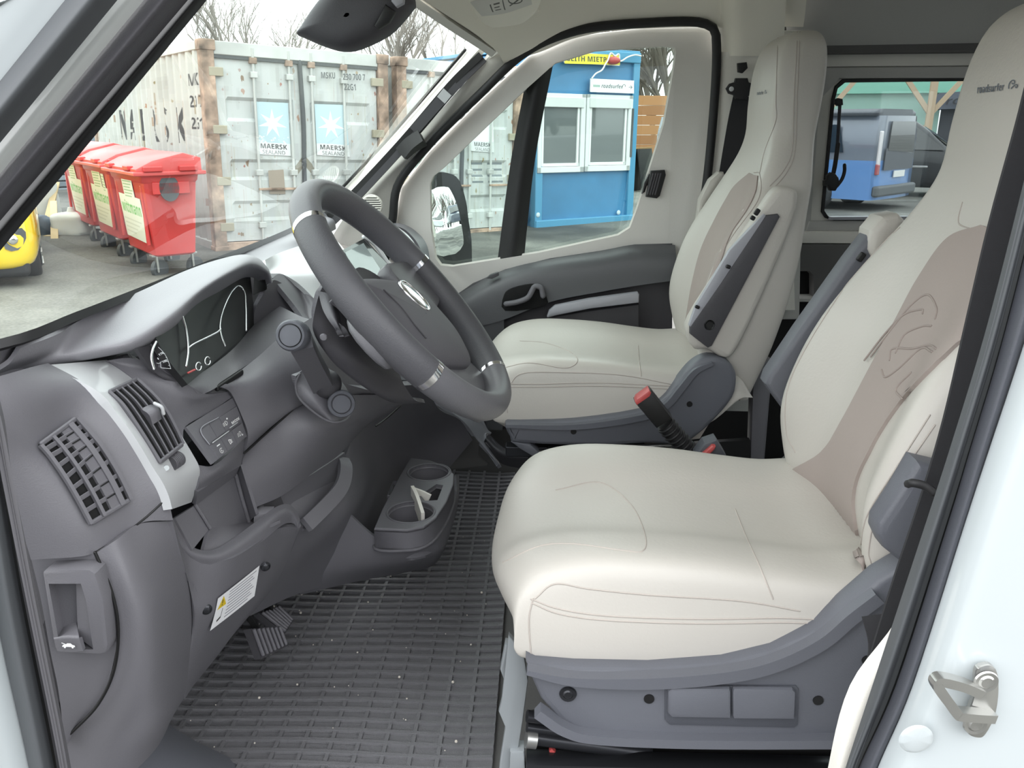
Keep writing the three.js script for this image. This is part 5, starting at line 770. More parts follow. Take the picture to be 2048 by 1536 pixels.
{ // seat pedestals and rails
  const mk = (label, x, y, z, w) => { const t = thing('metal_pedestal', label, 'pedestal', v3(x + 0.22, 0.45, z - 0.24)); part(t, 'pedestal_box', box(0.46, y - 0.46, 0.38, x + 0.26, 0.45 + (y - 0.46) / 2, z - 0.27, 0.01), M.black); for (const dz of [0, -0.44]) part(t, 'slide_rail', box(0.56, 0.03, 0.04, x + 0.25, y - 0.025, z - 0.02 + dz, 0.004), M.darkSteel); return t; };
  const d = mk('black metal seat base with rails below the driver seat', 0.02, 0.70, -1.15);
  const Z = -1.12;
  part(d, 'bracket', prism([[1017, 1270], [1047, 1303], [1056, 1362], [1046, 1440], [1036, 1502], [1022, 1500], [1020, 1560], [996, 1560], [1000, 1520], [1010, 1455], [997, 1424], [1003, 1400], [1009, 1345]], Z - 0.02, 0.012, { bevel: 0.003 }), M.bracket, 'pale grey steel bracket');
  part(d, 'bracket_fold', prism([[1020, 1505], [1048, 1504], [1052, 1560], [1018, 1560]], Z - 0.01, 0.03, { bevel: 0.003 }), M.bracket);
  part(d, 'bracket_plate', prism([[1010, 1288], [1018, 1290], [1012, 1330], [1016, 1352], [1008, 1362], [1000, 1340]], Z - 0.04, 0.02, { bevel: 0.003 }), M.bracket);
  for (const [y, r] of [[1436, 0.010], [1458, 0.008], [1476, 0.013]]) part(d, 'cross_tube', cyl(P(1054, y - 4, Z - 0.02), P(1300, y + 30, Z - 0.05), r, r), M.darkSteel);
  part(d, 'tube_collar', cyl(P(1052, 1476, Z - 0.018), P(1072, 1478, Z - 0.02), 0.016, 0.016), M.steel);
  part(d, 'lower_rail', prism([[1052, 1530], [1700, 1546], [1700, 1580], [1052, 1570]], Z + 0.0, 0.04, { bevel: 0.004 }), M.darkSteel);
  part(d, 'red_latch', prism([[1098, 1502], [1104, 1498], [1112, 1506], [1106, 1514], [1099, 1512]], Z - 0.03, 0.01, { bevel: 0.002 }), M.red, 'small red latch');
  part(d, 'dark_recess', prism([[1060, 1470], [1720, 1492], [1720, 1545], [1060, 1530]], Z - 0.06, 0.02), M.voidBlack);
  const p = mk('black metal seat base with rails below the passenger seat', -0.06, 0.83, -2.07);
  part(p, 'cross_tube', cyl(P(1075, 905, -2.04), P(1345, 890, -2.04), 0.007, 0.007), M.steel);
  part(p, 'cross_tube', cyl(P(1100, 915, -2.03), P(1330, 900, -2.03), 0.009, 0.009), M.darkSteel);
  part(p, 'knob', new THREE.SphereGeometry(0.018, 16, 12).translate(...P(1104, 905, -2.02).toArray()), M.black);
  part(p, 'front_corner', prism([[1022, 884], [1060, 889], [1078, 905], [1070, 916], [1040, 898]], -2.0, 0.04, { bevel: 0.004 }), M.trim);
  part(p, 'side_plate', prism([[1060, 910], [1500, 880], [1500, 1000], [1070, 960]], -2.2, 0.02), M.black);
}
{ // buckles
  const b = thing('belt_buckle', 'upright black buckle on a ribbed stalk before the passenger hinge cover', 'belt buckle', P(1385, 912, -1.8));
  const Z = -1.79;
  part(b, 'housing', prism([[1270, 806], [1302, 782], [1346, 838], [1314, 858]], Z, 0.045, { bevel: 0.006 }), M.black);
  part(b, 'release_button', prism([[1271, 806], [1274, 799], [1299, 781], [1303, 786], [1300, 793], [1274, 811]], Z + 0.003, 0.04, { bevel: 0.003 }), M.red, 'red release button');
  const a0 = P(1330, 848, Z - 0.022), a1 = P(1402, 930, Z - 0.03);
  part(b, 'stalk', cyl(a0, a1, 0.02, 0.019), M.rubber);
  const r = []; for (let i = 0; i < 11; i++) { const c = a0.clone().lerp(a1, (i + 0.5) / 11), d = a1.clone().sub(a0).normalize(); const g = new THREE.TorusGeometry(0.0205, 0.0032, 8, 24); g.applyQuaternion(new THREE.Quaternion().setFromUnitVectors(v3(0, 0, 1), d)); g.translate(c.x, c.y, c.z); part(b, 'bellows_ring', g, M.rubber); }
  const c = thing('belt_buckle', 'low dark buckle with red edge behind the driver cushion', 'belt buckle', P(1440, 930, -1.74));
  part(c, 'housing', prism([[1392, 912], [1410, 888], [1434, 880], [1450, 905], [1470, 950], [1400, 950]], -1.74, 0.05, { bevel: 0.008 }), M.trimDark);
  part(c, 'release_button', prism([[1392, 922], [1426, 893], [1432, 893], [1430, 899], [1400, 928]], -1.725, 0.02, { bevel: 0.003 }), M.red, 'red release edge');
}
{ // belts
  const b = thing('seat_belt', 'black belt hanging from the far door pillar', 'seat belt', P(1470, 400, -2.6));
  const up = v3(1, 0, 0);
  part(b, 'strap', strap(PL([[1482, 192, -2.62], [1476, 240, -2.61], [1466, 300, -2.6], [1456, 360, -2.6], [1438, 430, -2.6], [1405, 520, -2.62]]), up, [0.045, 0.058, 0.06, 0.062, 0.062, 0.062], 0.004), M.belt);
  part(b, 'loop_plate', prism([[1453, 177], [1460, 167], [1470, 164], [1472, 156], [1496, 156], [1498, 164], [1506, 168], [1511, 178], [1506, 188], [1496, 193], [1494, 200], [1472, 198], [1468, 190], [1458, 187]], -2.6, 0.02, { bevel: 0.004, holes: [] }), M.rubber, 'black belt guide');
  part(b, 'guide_screw', lathe([[0, 0.002], [0.006, 0.002], [0.007, 0]], P(1463, 178, -2.597), v3(0, 0, 1)), M.silver);
  part(b, 'upper_clip', prism([[1476, 126], [1494, 124], [1496, 136], [1486, 146], [1477, 144]], -2.6, 0.02, { bevel: 0.003 }), M.black);
  const d = thing('seat_belt', 'black belt crossing in front of the driver backrest', 'seat belt', P(1800, 1180, -0.95));
  part(d, 'strap', strap(PL([[2206, -240, -0.9], [2106, 130, -0.9], [2074, 250, -0.91], [2018, 450, -0.92], [1972, 640, -0.925], [1924, 840, -0.93], [1876, 1000, -0.935], [1822, 1160, -0.935], [1772, 1320, -0.935], [1745, 1420, -0.93]]), v3(0.95, 0.2, 0), 0.044, 0.004), M.belt);
  part(d, 'belt_hook', tube(PL([[1816, 968, -0.92], [1826, 966, -0.91], [1850, 972, -0.905], [1868, 985, -0.9]]), 0.005), M.rubber);
  part(d, 'belt_return', strap(PL([[1746, 1230, -1.0], [1760, 1290, -0.98], [1752, 1350, -0.96]]), v3(1, 0, 0), 0.03, 0.004), M.belt);
}
{ // striker on the near pillar
  const s = thing('door_striker', 'silver steel door striker on the white pillar', 'striker', P(1965, 1400, -0.74));
  const Z = -0.732;
  const lobes = [[1952, 1345], [1966, 1333], [1984, 1332], [1997, 1350], [1998, 1395], [1990, 1436], [1972, 1470], [1958, 1477], [1938, 1470], [1931, 1448], [1938, 1425], [1950, 1390]];
  part(s, 'base_plate', prism(lobes, Z, 0.008, { bevel: 0.002, smooth: 3 }), M.steel);
  part(s, 'loop', strap(PL([[1960, 1384, Z + 0.004], [1925, 1369, Z + 0.006], [1882, 1358, Z + 0.008], [1874, 1360, Z + 0.009], [1872, 1368, Z + 0.009], [1894, 1400, Z + 0.009], [1912, 1424, Z + 0.009], [1918, 1427, Z + 0.009], [1950, 1430, Z + 0.007], [1986, 1432, Z + 0.004]]), v3(0, 0, 1), 0.012, 0.01), M.steel);
  for (const [x, y] of [[1972, 1363], [1950, 1448]]) { const c = P(x, y, Z + 0.001); part(s, 'rivet', lathe([[0, 0.003], [0.006, 0.003], [0.008, 0.0015], [0.0115, 0.002], [0.0125, 0]], c, v3(0, 0, 1)), M.steel); }
}
{ // folded window stay
  const s = thing('window_stay', 'black folding stay with hook on the side window', 'window stay', P(1665, 360, -2.86));
  const Z = -2.84;
  part(s, 'upper_joint', prism([[1671, 199], [1677, 196], [1686, 198], [1687, 210], [1676, 212], [1671, 207]], Z + 0.01, 0.02, { bevel: 0.003 }), M.black);
  part(s, 'rod', tube(PL([[1680, 205, Z], [1675, 290, Z]]), 0.0055), M.darkSteel); part(s, 'rod_sleeve', tube(PL([[1676, 288, Z], [1670, 330, Z], [1666, 350, Z]]), 0.0075), M.black);
  part(s, 'clamp', prism([[1656, 352], [1664, 345], [1672, 348], [1678, 356], [1680, 368], [1672, 382], [1662, 382], [1656, 370], [1650, 372], [1650, 362], [1656, 360]], Z + 0.015, 0.03, { bevel: 0.004 }), M.black);
  part(s, 'hook', tube(PL([[1674, 372, Z], [1684, 358, Z], [1689, 342, Z], [1689, 330, Z]]), 0.006), M.black);
}
{ // grey post and low partition between the seats
  const t = struct('trim_8', 'dim grey partition behind the seats');
  part(t, 'post', prism([[1508, 724], [1546, 722], [1540, 800], [1522, 1010], [1498, 1010], [1503, 850]], -2.2, 0.05, { bevel: 0.006 }), M.dash);
  part(t, 'low_panel', prism([[1440, 724], [1512, 722], [1512, 824], [1430, 822]], -2.4, 0.03, { bevel: 0.004 }), M.carpet);
}
{ // rear view housing at the top of the windscreen
  const m = thing('mirror_housing', 'dark wedge-shaped mirror housing at the top of the windscreen', 'mirror', P(720, 30, -1.52));
  const o = [[592, 68], [600, 56], [622, 22], [650, -14], [690, -60], [800, -60], [826, 0], [820, 16], [806, 34], [772, 68], [714, 96], [680, 101], [645, 92], [608, 76]];
  const c = o.reduce((s, p) => s.add(P(p[0], p[1], -1.52)), v3()).divideScalar(o.length), ring = (k, dz) => o.map((p) => P(p[0], p[1], -1.52)).map((p) => c.clone().lerp(p, k).add(v3(0, 0, dz)));
  part(m, 'housing', surf([ring(0.05, 0.035), ring(0.6, 0.034), ring(0.9, 0.02), ring(1, -0.01), ring(0.95, -0.05), ring(0.6, -0.07), ring(0.05, -0.07)], { closed: true, nv: 3, nu: 4 }), M.dashDark);
  part(m, 'notch', prism([[747, 52], [758, 32], [770, 8], [790, 22], [778, 44], [756, 58]], -1.48, 0.02, { bevel: 0.004 }), M.black);
  part(m, 'grey_button', prism([[784, -8], [808, -10], [806, 6], [792, 14], [782, 2]], -1.47, 0.02, { bevel: 0.003 }), M.silverDull);
}
let mirrorSpot;
{ // door mirror outside the passenger window
  const Z = -2.98;
  const m = thing('door_mirror', 'black door mirror outside the passenger window', 'mirror', P(900, 520, Z));
  const o = [[846, 380], [848, 358], [860, 346], [896, 346], [918, 360], [932, 402], [937, 440], [943, 480], [944, 540], [944, 560], [868, 560], [856, 500], [848, 430]];
  const pts = o.map((p) => P(p[0], p[1], Z)), c = pts.reduce((s, p) => s.add(p), v3()).divideScalar(pts.length), ring = (k, dx, dz) => pts.map((p) => c.clone().lerp(p, k).add(v3(dx, 0, dz)));
  const target = v3(1, 0.012, -0.17).normalize(), inc = rayTo(892, 470).normalize(), n = target.clone().sub(inc).normalize(), gc = P(890, 440, Z + 0.04);
  const onG = (x, y, lift = 0) => { const d = rayTo(x, y), q = gc.clone().addScaledVector(n, lift); return d.multiplyScalar(q.clone().sub(camera.position).dot(n) / d.dot(n)).add(camera.position); };
  const gl = [[853, 358], [862, 355], [876, 356], [898, 372], [912, 400], [919, 424], [924, 450], [929, 478], [928, 500], [922, 506], [900, 510], [872, 517], [866, 512], [860, 492], [854, 450], [851, 420]];
  const lp = gl.map((p) => onG(...p)), lc = lp.reduce((s, p) => s.add(p), v3()).divideScalar(lp.length);
  part(m, 'housing', surf([o.map((p) => onG(p[0], p[1], 0.0)), o.map((p) => onG(p[0], p[1], 0)).map((p) => p.add(v3(-0.03, 0, -0.01))), o.map((p) => onG(p[0], p[1], 0)).map((p, i, a) => p.lerp(a.reduce((s, q) => s.add(q), v3()).divideScalar(a.length), 0.3).add(v3(-0.1, 0, -0.02)))], { closed: true, nv: 3, nu: 3, caps: true }), M.rubber, 'black housing');
  const RM = 1.25; // the glass is slightly convex
  const fan = (list, mat, name, lift) => { const p2 = list.map((p) => onG(p[0], p[1], lift)), cc = p2.reduce((s, p) => s.add(p), v3()).divideScalar(p2.length); const rows = [1, 0.85, 0.7, 0.55, 0.4, 0.25, 0.1, 0.01].map((k) => p2.map((p) => { const q = cc.clone().lerp(p, k); return q.addScaledVector(n, -q.distanceToSquared(lc) / (2 * RM)); })); part(m, name, surf(rows, { closed: true, nv: 3, nu: 3 }), mat); };
  fan(gl, M.mirror, 'mirror_glass', 0.006);
  mirrorSpot = (px, py, dist) => { const q = onG(px, py, 0.006), nn = n.clone().multiplyScalar(RM).add(q.clone().sub(lc)).normalize(), d = rayTo(px, py).normalize(); d.addScaledVector(nn, -2 * d.dot(nn)); return q.addScaledVector(d.setY(0).normalize(), dist); };
  fan([[868, 531], [880, 521], [908, 518], [910, 536], [908, 556], [868, 556]], M.mirror, 'wide_angle_glass', 0.006);
}
{ // seat logos
  const logo = (x, w, h) => { x.clearRect(0, 0, w, h); x.fillStyle = x.strokeStyle = '#5f6670'; x.font = 'italic bold 74px sans-serif'; x.save(); x.scale(0.72, 1.15); x.fillText('roadsurfer', 8, 92); x.restore(); x.lineWidth = 9; x.beginPath(); x.moveTo(330, 100); x.bezierCurveTo(318, 30, 392, 10, 384, 52); x.bezierCurveTo(380, 70, 360, 64, 362, 50); x.moveTo(352, 104); x.bezierCurveTo(372, 70, 420, 60, 410, 90); x.bezierCurveTo(404, 106, 388, 98, 396, 86); x.stroke(); };
  part(D.back, 'seat_print', drapePatch(D.bg, [[[1952, 160], [1995, 158], [2040, 152]], [[1953, 178], [1995, 174], [2040, 168]], [[1954, 196], [1995, 190], [2040, 184]]], 0.0012, 0, 4, { uv01: true }), printMat(430, 140, logo), 'grey printed roadsurfer lettering');
  part(Q.back, 'seat_print', drapePatch(Q.bg, [[[1514, 179], [1524, 178], [1535, 177]], [[1514, 186], [1524, 185], [1535, 184]], [[1514, 194], [1524, 192], [1535, 191]]], 0.0012, 0, 3, { uv01: true }), printMat(430, 140, logo), 'grey printed roadsurfer lettering');
}

// ================================================================== the yard outside
const GY = (x) => x < 0 ? -0.024 * x : 0; // the yard rises a little towards the bins
const deg = Math.PI / 180;
const asphalt = dataTex(512, (u, v) => { const n = fbm(u * 8, v * 8, 8, 6), f = hash(Math.floor(u * 512), Math.floor(v * 512)), wet = Math.max(0, fbm(u * 5 + 9, v * 5, 5, 4) - 0.52) * 1.6; const k = (96 + 46 * (n - 0.5) * 2 + 22 * (f - 0.5)) * (1 - wet); return [k * 1.01, k, k * 0.95]; }, true, 7);
{
  const g = struct('ground', 'worn grey asphalt yard');
  const rows = []; for (const z of [12, 0, -8, -16, -30, -60, -110]) rows.push([-90, -40, -12, -6, 0, 6, 16, 50, 110].map((x) => v3(x, GY(Math.max(x, -12)), z)));
  part(g, 'asphalt', surf(rows, { nu: 1, nv: 1, thick: 0.05, linU: true, linV: true }), phys(0xffffff, 0.75, { map: asphalt }));
  part(g, 'concrete_apron', surf([[v3(-14, 0.006, 14), v3(14, 0.006, 14)], [v3(-14, 0.006, -0.4), v3(14, 0.006, -0.4)]], { nu: 1, nv: 1, linU: true, thick: 0.02 }), std(0xffffff, 0.85, { map: mottle(150, 148, 142, 0.2, 6, 3) }), 'pale concrete apron beside the van');
  part(g, 'paving', surf([[v3(-1.2, 0.012, -13.0), v3(4.5, 0.012, -10.0)], [v3(1.3, 0.012, -15.6), v3(9, 0.012, -15)], [v3(2, 0.012, -26), v3(7, 0.012, -26)]], { nu: 1, nv: 1, linU: true, thick: 0.02 }), std(0xffffff, 0.85, { map: mottle(146, 136, 124, 0.35, 6, 4) }), 'paler sandy paving by the blue cabin');
}
const faceOf = (o) => (px, py, z = 0) => { const inv = o.matrixWorld.clone().invert(), c = camera.position.clone().applyMatrix4(inv), d = rayTo(px, py).transformDirection(inv); return c.addScaledVector(d, (z - c.z) / d.z); };
const rustTex = mottle(160, 138, 122, 0.5, 10, 1.2), paintTex = mottle(188, 191, 188, 0.16, 6, 2.2);
const rust = std(0xffffff, 0.9, { map: rustTex }), greyPaint = std(0xffffff, 0.7, { map: paintTex });
const rustPatch = (x, w, h, n, s) => { for (let i = 0; i < n; i++) { const px = rnd() * w, py = rnd() * h, k = s * (0.3 + rnd() * rnd() * 3); x.fillStyle = `rgba(${110 + rnd() * 50},${80 + rnd() * 30},${55 + rnd() * 20},${0.25 + rnd() * 0.5})`; x.beginPath(); for (let a = 0; a < 9; a++) x.lineTo(px + k * (0.6 + rnd() * 0.8) * Math.cos(a * 0.7), py + k * (0.6 + rnd() * 1.6) * Math.sin(a * 0.7)); x.fill(); } };
const paintCanvas = (w, h, base, extra) => canvasTex(w, h, (x) => { x.fillStyle = base; x.fillRect(0, 0, w, h); for (let i = 0; i < 260; i++) { const k = rnd(); x.fillStyle = `rgba(${k > 0.5 ? '205,205,200' : '125,125,118'},${0.03 + 0.07 * rnd()})`; x.fillRect(rnd() * w, rnd() * h, 6 + rnd() * w * 0.12, 6 + rnd() * h * 0.2); } rustPatch(x, w, h, 70, 3.2); for (let i = 0; i < 26; i++) { x.fillStyle = `rgba(${130 + 40 * rnd()},${112 + 30 * rnd()},92,${0.1 + 0.25 * rnd()})`; x.fillRect(rnd() * w, rnd() * h * 0.7, 2 + rnd() * 5, 20 + rnd() * h * 0.22); } extra && extra(x, w, h); });
const stars = (x, w, h, worn) => { const g = x.createLinearGradient(0, 0, 0, h); x.fillStyle = '#b9d0d7'; x.fillRect(0, 0, w, h * 0.77); x.fillStyle = '#e6f0f1'; x.save(); x.translate(w * 0.5, h * 0.4); x.beginPath(); for (let i = 0; i < 14; i++) { const r = i % 2 ? w * 0.15 : w * 0.44; x.lineTo(r * Math.sin(i * Math.PI / 7), -r * Math.cos(i * Math.PI / 7)); } x.fill(); x.restore(); if (worn) { x.fillStyle = '#dfe4e2'; for (let i = 0; i < 26; i++) { const s = 3 + rnd() * 12; x.fillRect(rnd() * w, h * 0.56 + rnd() * h * 0.2, s, s); } } x.fillStyle = '#d9dcdc'; x.fillRect(0, h * 0.77, w, h * 0.23); x.fillStyle = '#4a4a4c'; x.textAlign = 'center'; x.font = `bold ${h * 0.125}px sans-serif`; x.save(); x.translate(w / 2, 0); x.scale(1.04, 1); x.fillText('MAERSK', 0, h * 0.885, w * 0.94); x.font = `${h * 0.1}px sans-serif`; x.fillText('SEALAND', 0, h * 0.985, w * 0.94); x.restore(); };
function container(label, origin, yaw, tilt, W0, H, L, details) {
  const t = thing('shipping_container', label, 'container', origin, null, new THREE.Euler(0, yaw, tilt, 'YXZ')), Fp = faceOf(t);
  // frame
  const post = (x, z) => partL(t, 'corner_post', box(0.15, H, 0.15, x, H / 2, z, 0.01), rust, 'rusty corner post');
  post(0.075, -0.075); post(W0 - 0.075, -0.075); post(0.075, -L + 0.075); post(W0 - 0.075, -L + 0.075);
  for (const x of [0.06, W0 - 0.06]) for (const y of [0.06, H - 0.06]) partL(t, 'corner_casting', box(0.18, 0.12, 0.18, x + (x < 1 ? 0.02 : -0.02), y, -0.08, 0.01), rust);
  partL(t, 'header', box(W0 - 0.3, 0.15, 0.12, W0 / 2, H - 0.085, -0.07, 0.01), greyPaint); partL(t, 'threshold', box(W0 - 0.3, 0.14, 0.12, W0 / 2, 0.09, -0.07, 0.01), rust);
  partL(t, 'door_gap', box(W0 - 0.3, H - 0.3, 0.03, W0 / 2, H / 2, -0.16, 0), M.rubber);
  partL(t, 'top_rail', box(0.07, 0.1, L - 0.3, 0.035, H - 0.06, -L / 2, 0.01), greyPaint); partL(t, 'bottom_rail', box(0.07, 0.14, L - 0.3, 0.035, 0.1, -L / 2, 0.01), greyPaint);
  partL(t, 'roof_sheet', box(W0 - 0.1, 0.03, L - 0.1, W0 / 2, H - 0.03, -L / 2, 0), greyPaint); partL(t, 'far_side', box(0.05, H - 0.1, L - 0.2, W0 - 0.05, H / 2, -L / 2, 0), greyPaint); partL(t, 'far_end', box(W0 - 0.2, H - 0.1, 0.05, W0 / 2, H / 2, -L + 0.06, 0), greyPaint);
  // corrugated side, printed along its length
  const n = 21, pitch = (L - 0.32) / n, prof = []; for (let i = 0; i < n; i++) { const z = -0.16 - i * pitch; prof.push([0.05, z], [0.05, z - pitch * 0.28], [0.014, z - pitch * 0.5], [0.014, z - pitch * 0.78]); } prof.push([0.05, -L + 0.16]);
  const pos = [], uv = [], ix = []; prof.forEach(([x, z]) => { for (const y of [0.15, H - 0.1]) { pos.push(x, y, z); uv.push(1 + z / L, y / H); } }); for (let i = 0; i < prof.length - 1; i++) { const a = i * 2; ix.push(a, a + 2, a + 1, a + 1, a + 2, a + 3); }
  let cg = new THREE.BufferGeometry(); cg.setAttribute('position', new THREE.Float32BufferAttribute(pos, 3)); cg.setAttribute('uv', new THREE.Float32BufferAttribute(uv, 2)); cg.setIndex(ix); cg = cg.toNonIndexed(); cg.computeVertexNormals();
  partL(t, 'corrugated_side', cg, std(0xffffff, 0.75, { map: paintCanvas(1024, 512, '#bfc1bd', details.side) }), 'corrugated side with faded lettering');
  // two doors, each with three pressed-in bands
  const dw = (W0 - 0.34) / 2;
  for (let k = 0; k < 2; k++) {
    const x0 = 0.16 + k * (dw + 0.02), x1 = x0 + dw, bands = [[H - 0.2, -0.05], [H - 0.62, -0.05], [H - 0.66, -0.085], [H - 0.86, -0.085], [H - 0.9, -0.05], [1.16, -0.05], [1.12, -0.085], [0.95, -0.085], [0.91, -0.05], [0.66, -0.05], [0.62, -0.085], [0.45, -0.085], [0.41, -0.05], [0.17, -0.05]];
    const p = [], u2 = [], id = []; bands.forEach(([y, z]) => { for (const [x, zz] of [[x0, -0.05], [x0 + 0.1, -0.05], [x0 + 0.13, z], [x1 - 0.13, z], [x1 - 0.1, -0.05], [x1, -0.05]]) { p.push(x, y, zz); u2.push((x - x0) / dw, y / H); } });
    for (let i = 0; i < bands.length - 1; i++) for (let j = 0; j < 5; j++) { const a = i * 6 + j; id.push(a, a + 6, a + 1, a + 1, a + 6, a + 7); }
    let dg = new THREE.BufferGeometry(); dg.setAttribute('position', new THREE.Float32BufferAttribute(p, 3)); dg.setAttribute('uv', new THREE.Float32BufferAttribute(u2, 2)); dg.setIndex(id); dg = dg.toNonIndexed(); dg.computeVertexNormals();
    const door = partL(t, 'container_door', dg, std(0xffffff, 0.7, { map: paintCanvas(512, 1024, '#c3c7c6', details.door[k]) }), k ? 'right hand container door' : 'left hand container door');
    for (const q of k ? [0.12, 0.54] : [0.43, 0.86]) {
      const x = x0 + dw * q; partL(door, 'lock_rod', cyl(v3(x, 0.08, -0.015), v3(x, H - 0.06, -0.015), 0.017, 0.017, 10), greyPaint);
      for (const y of [0.1, 0.36, 1.0, H - 0.36, H - 0.2]) partL(door, 'rod_bracket', box(0.09, 0.07, 0.06, x, y, -0.02, 0.008), y > H - 0.3 || y < 0.2 ? rust : greyPaint);
      partL(door, 'lock_handle', box(0.34, 0.03, 0.025, x + (k ? -0.15 : 0.15) * (q > 0.5 ? -1 : 1), 0.8, -0.01, 0.006), rust);
    }
    for (const y of [0.35, 0.9, 1.5, H - 0.35]) partL(door, 'hinge', box(0.17, 0.1, 0.05, k ? x1 + 0.0 : x0 - 0.0, y, -0.02, 0.008), std(0xa59f8c, 0.8));
  }
  partL(t, 'door_seal', tube([v3(W0 / 2, 0.17, -0.03), v3(W0 / 2 - 0.012, 0.9, -0.03), v3(W0 / 2 + 0.008, 1.6, -0.03), v3(W0 / 2 - 0.01, H - 0.17, -0.03)], 0.03, { seg: 20 }), M.rubberGrey, 'dark rubber door seal');
  for (const [a, b, c, d] of [[0, H - 0.175, 1, 0.05]]) partL(t, 'seal_strip', box(W0 - 0.3, d, 0.03, W0 / 2, b, -0.035, 0.004), M.rubberGrey);
  // posters and plates stand between the rods, on the bars' side of the door
  for (const [quad, w, h, draw, nm, lb] of details.plates) { const q = quad.map((p) => Fp(p[0], p[1], nm === 'container_code' ? 0.012 : -0.035)); const g = surf([[q[0], q[1]], [q[3], q[2]]], { uv01: true, linU: true, linV: true, nu: 1, nv: 1 }); partL(t, nm, g, draw ? printMat(w, h, draw) : w, lb); }
  return t;
}
const sideText = (x, w, h) => { x.fillStyle = 'rgba(70,70,72,0.92)'; x.save(); x.scale(0.62, 1); x.font = 'bold 126px sans-serif'; const s = 'MAERSK'; for (let i = 0; i < 6; i++) { x.save(); x.translate(w * (0.30 + 0.098 * i) / 0.62, h * 0.47); x.fillText(s[i], 0, 0); x.restore(); } x.restore(); x.font = 'bold 40px sans-serif'; x.save(); x.scale(0.7, 1); x.fillText('MSKU', w * 0.9 / 0.7, h * 0.2); x.fillText('230 700', w * 0.9 / 0.7, h * 0.3); x.fillText('22G1', w * 0.9 / 0.7, h * 0.4); x.restore(); for (let i = 0; i < 60; i++) { const a = rnd() * w, b = h * (0.15 + 0.7 * rnd()); x.fillStyle = `rgba(${120 + 40 * rnd()},${88 + 20 * rnd()},70,${0.2 + 0.4 * rnd()})`; x.fillRect(a, b, 3 + rnd() * 6, 14 + 60 * rnd() ** 2); } for (let i = 0; i < 90; i++) { x.fillStyle = `rgba(190,190,184,${0.5 + 0.5 * rnd()})`; x.fillRect(w * (0.28 + 0.6 * rnd()), h * (0.24 + 0.26 * rnd()), 4 + 12 * rnd(), 3 + 8 * rnd()); } };
const yaw1 = Math.atan2(0.632, 0.775), C1 = v3(-3.99, 0.08, -10.06), C2 = v3(-2.0, 0.0, -11.72);
const gasCode = (x, w, h) => { x.clearRect(0, 0, w, h); x.fillStyle = '#55575a'; x.font = 'bold 78px sans-serif'; x.save(); x.scale(0.62, 1); x.fillText('MSKU', 6, 84); x.fillText('230 700 7', 330, 92); x.fillText('22G1', 340, 186); x.restore(); };
container('grey shipping container with rusty corner post beside the red bins', C1, yaw1, -1.7 * deg, 2.44, 2.5, 6.06, {
  side: sideText, door: [(x, w, h) => { x.fillStyle = 'rgba(128,96,66,0.75)'; rustPatch(x, w * 0.8, h, 26, 5); x.save(); x.fillStyle = 'rgba(125,118,100,0.8)'; x.translate(w * 0.97, h * 0.56); x.rotate(0.8); x.fillRect(-20, -60, 40, 120); x.restore(); }, (x, w, h) => { x.save(); x.fillStyle = 'rgba(125,118,100,0.8)'; x.translate(w * 0.04, h * 0.56); x.rotate(-0.8); x.fillRect(-20, -60, 40, 120); x.restore(); }],
  plates: [[[[509, 203], [576, 206], [582, 312], [514, 308]], 256, 400, (x, w, h) => stars(x, w, h, true), 'star_poster', 'pale blue star poster with MAERSK SEALAND'], [[[629, 208], [690, 210], [700, 314], [634, 310]], 256, 400, (x, w, h) => stars(x, w, h, false), 'star_poster', 'pale blue star poster with MAERSK SEALAND'], [[[640, 138], [760, 142], [764, 190], [642, 186]], 560, 220, gasCode, 'container_code', 'painted code MSKU 230 700 7 and 22G1'], [[[536, 341], [567, 339], [571, 388], [540, 388]], std(0x9c9184, 0.7), 0, null, 'data_plate', 'brownish blank plate']] });
container('pale grey shipping container behind the door mirror and quarter light', C2, yaw1, -1.5 * deg, 2.16, 2.5, 6.06, {
  side: null, door: [(x, w, h) => rustPatch(x, w, h, 10, 4), (x, w, h) => { rustPatch(x, w, h, 10, 4); x.fillStyle = '#7c8286'; for (let i = 0; i < 4; i++) { x.fillRect(w * 0.2, h * (0.55 + i * 0.035), w * 0.22, 12); x.fillRect(w * 0.52, h * (0.55 + i * 0.035), w * 0.3, 12); } }],
  plates: [[[[940, 212], [985, 214], [988, 305], [942, 302]], 256, 400, (x, w, h) => { x.fillStyle = '#eef2f2'; x.fillRect(0, 0, w, h * 0.77); x.fillStyle = '#d9dcdc'; x.fillRect(0, h * 0.77, w, h * 0.23); x.fillStyle = '#55575a'; x.textAlign = 'center'; x.font = `bold ${h * 0.12}px sans-serif`; x.fillText('MAERSK', w / 2, h * 0.885, w * 0.94); x.font = `${h * 0.1}px sans-serif`; x.fillText('SEALAND', w / 2, h * 0.985, w * 0.94); }, 'white_poster', 'bleached white poster with MAERSK SEALAND'], [[[1012, 172], [1034, 172], [1034, 198], [1012, 198]], 128, 128, (x) => { x.clearRect(0, 0, 128, 128); x.fillStyle = '#4a4c50'; x.font = 'bold 60px sans-serif'; x.fillText('803', 4, 56, 120); x.fillText('1', 50, 118, 60); }, 'container_code', null], [[[868, 285], [900, 287], [902, 305], [868, 303]], 128, 64, (x) => { x.clearRect(0, 0, 128, 64); x.fillStyle = '#55575a'; x.font = 'bold 26px sans-serif'; x.fillText('MAERSK', 4, 28, 120); x.fillText('SEALAND', 4, 56, 120); }, 'worn_lettering', null]] });
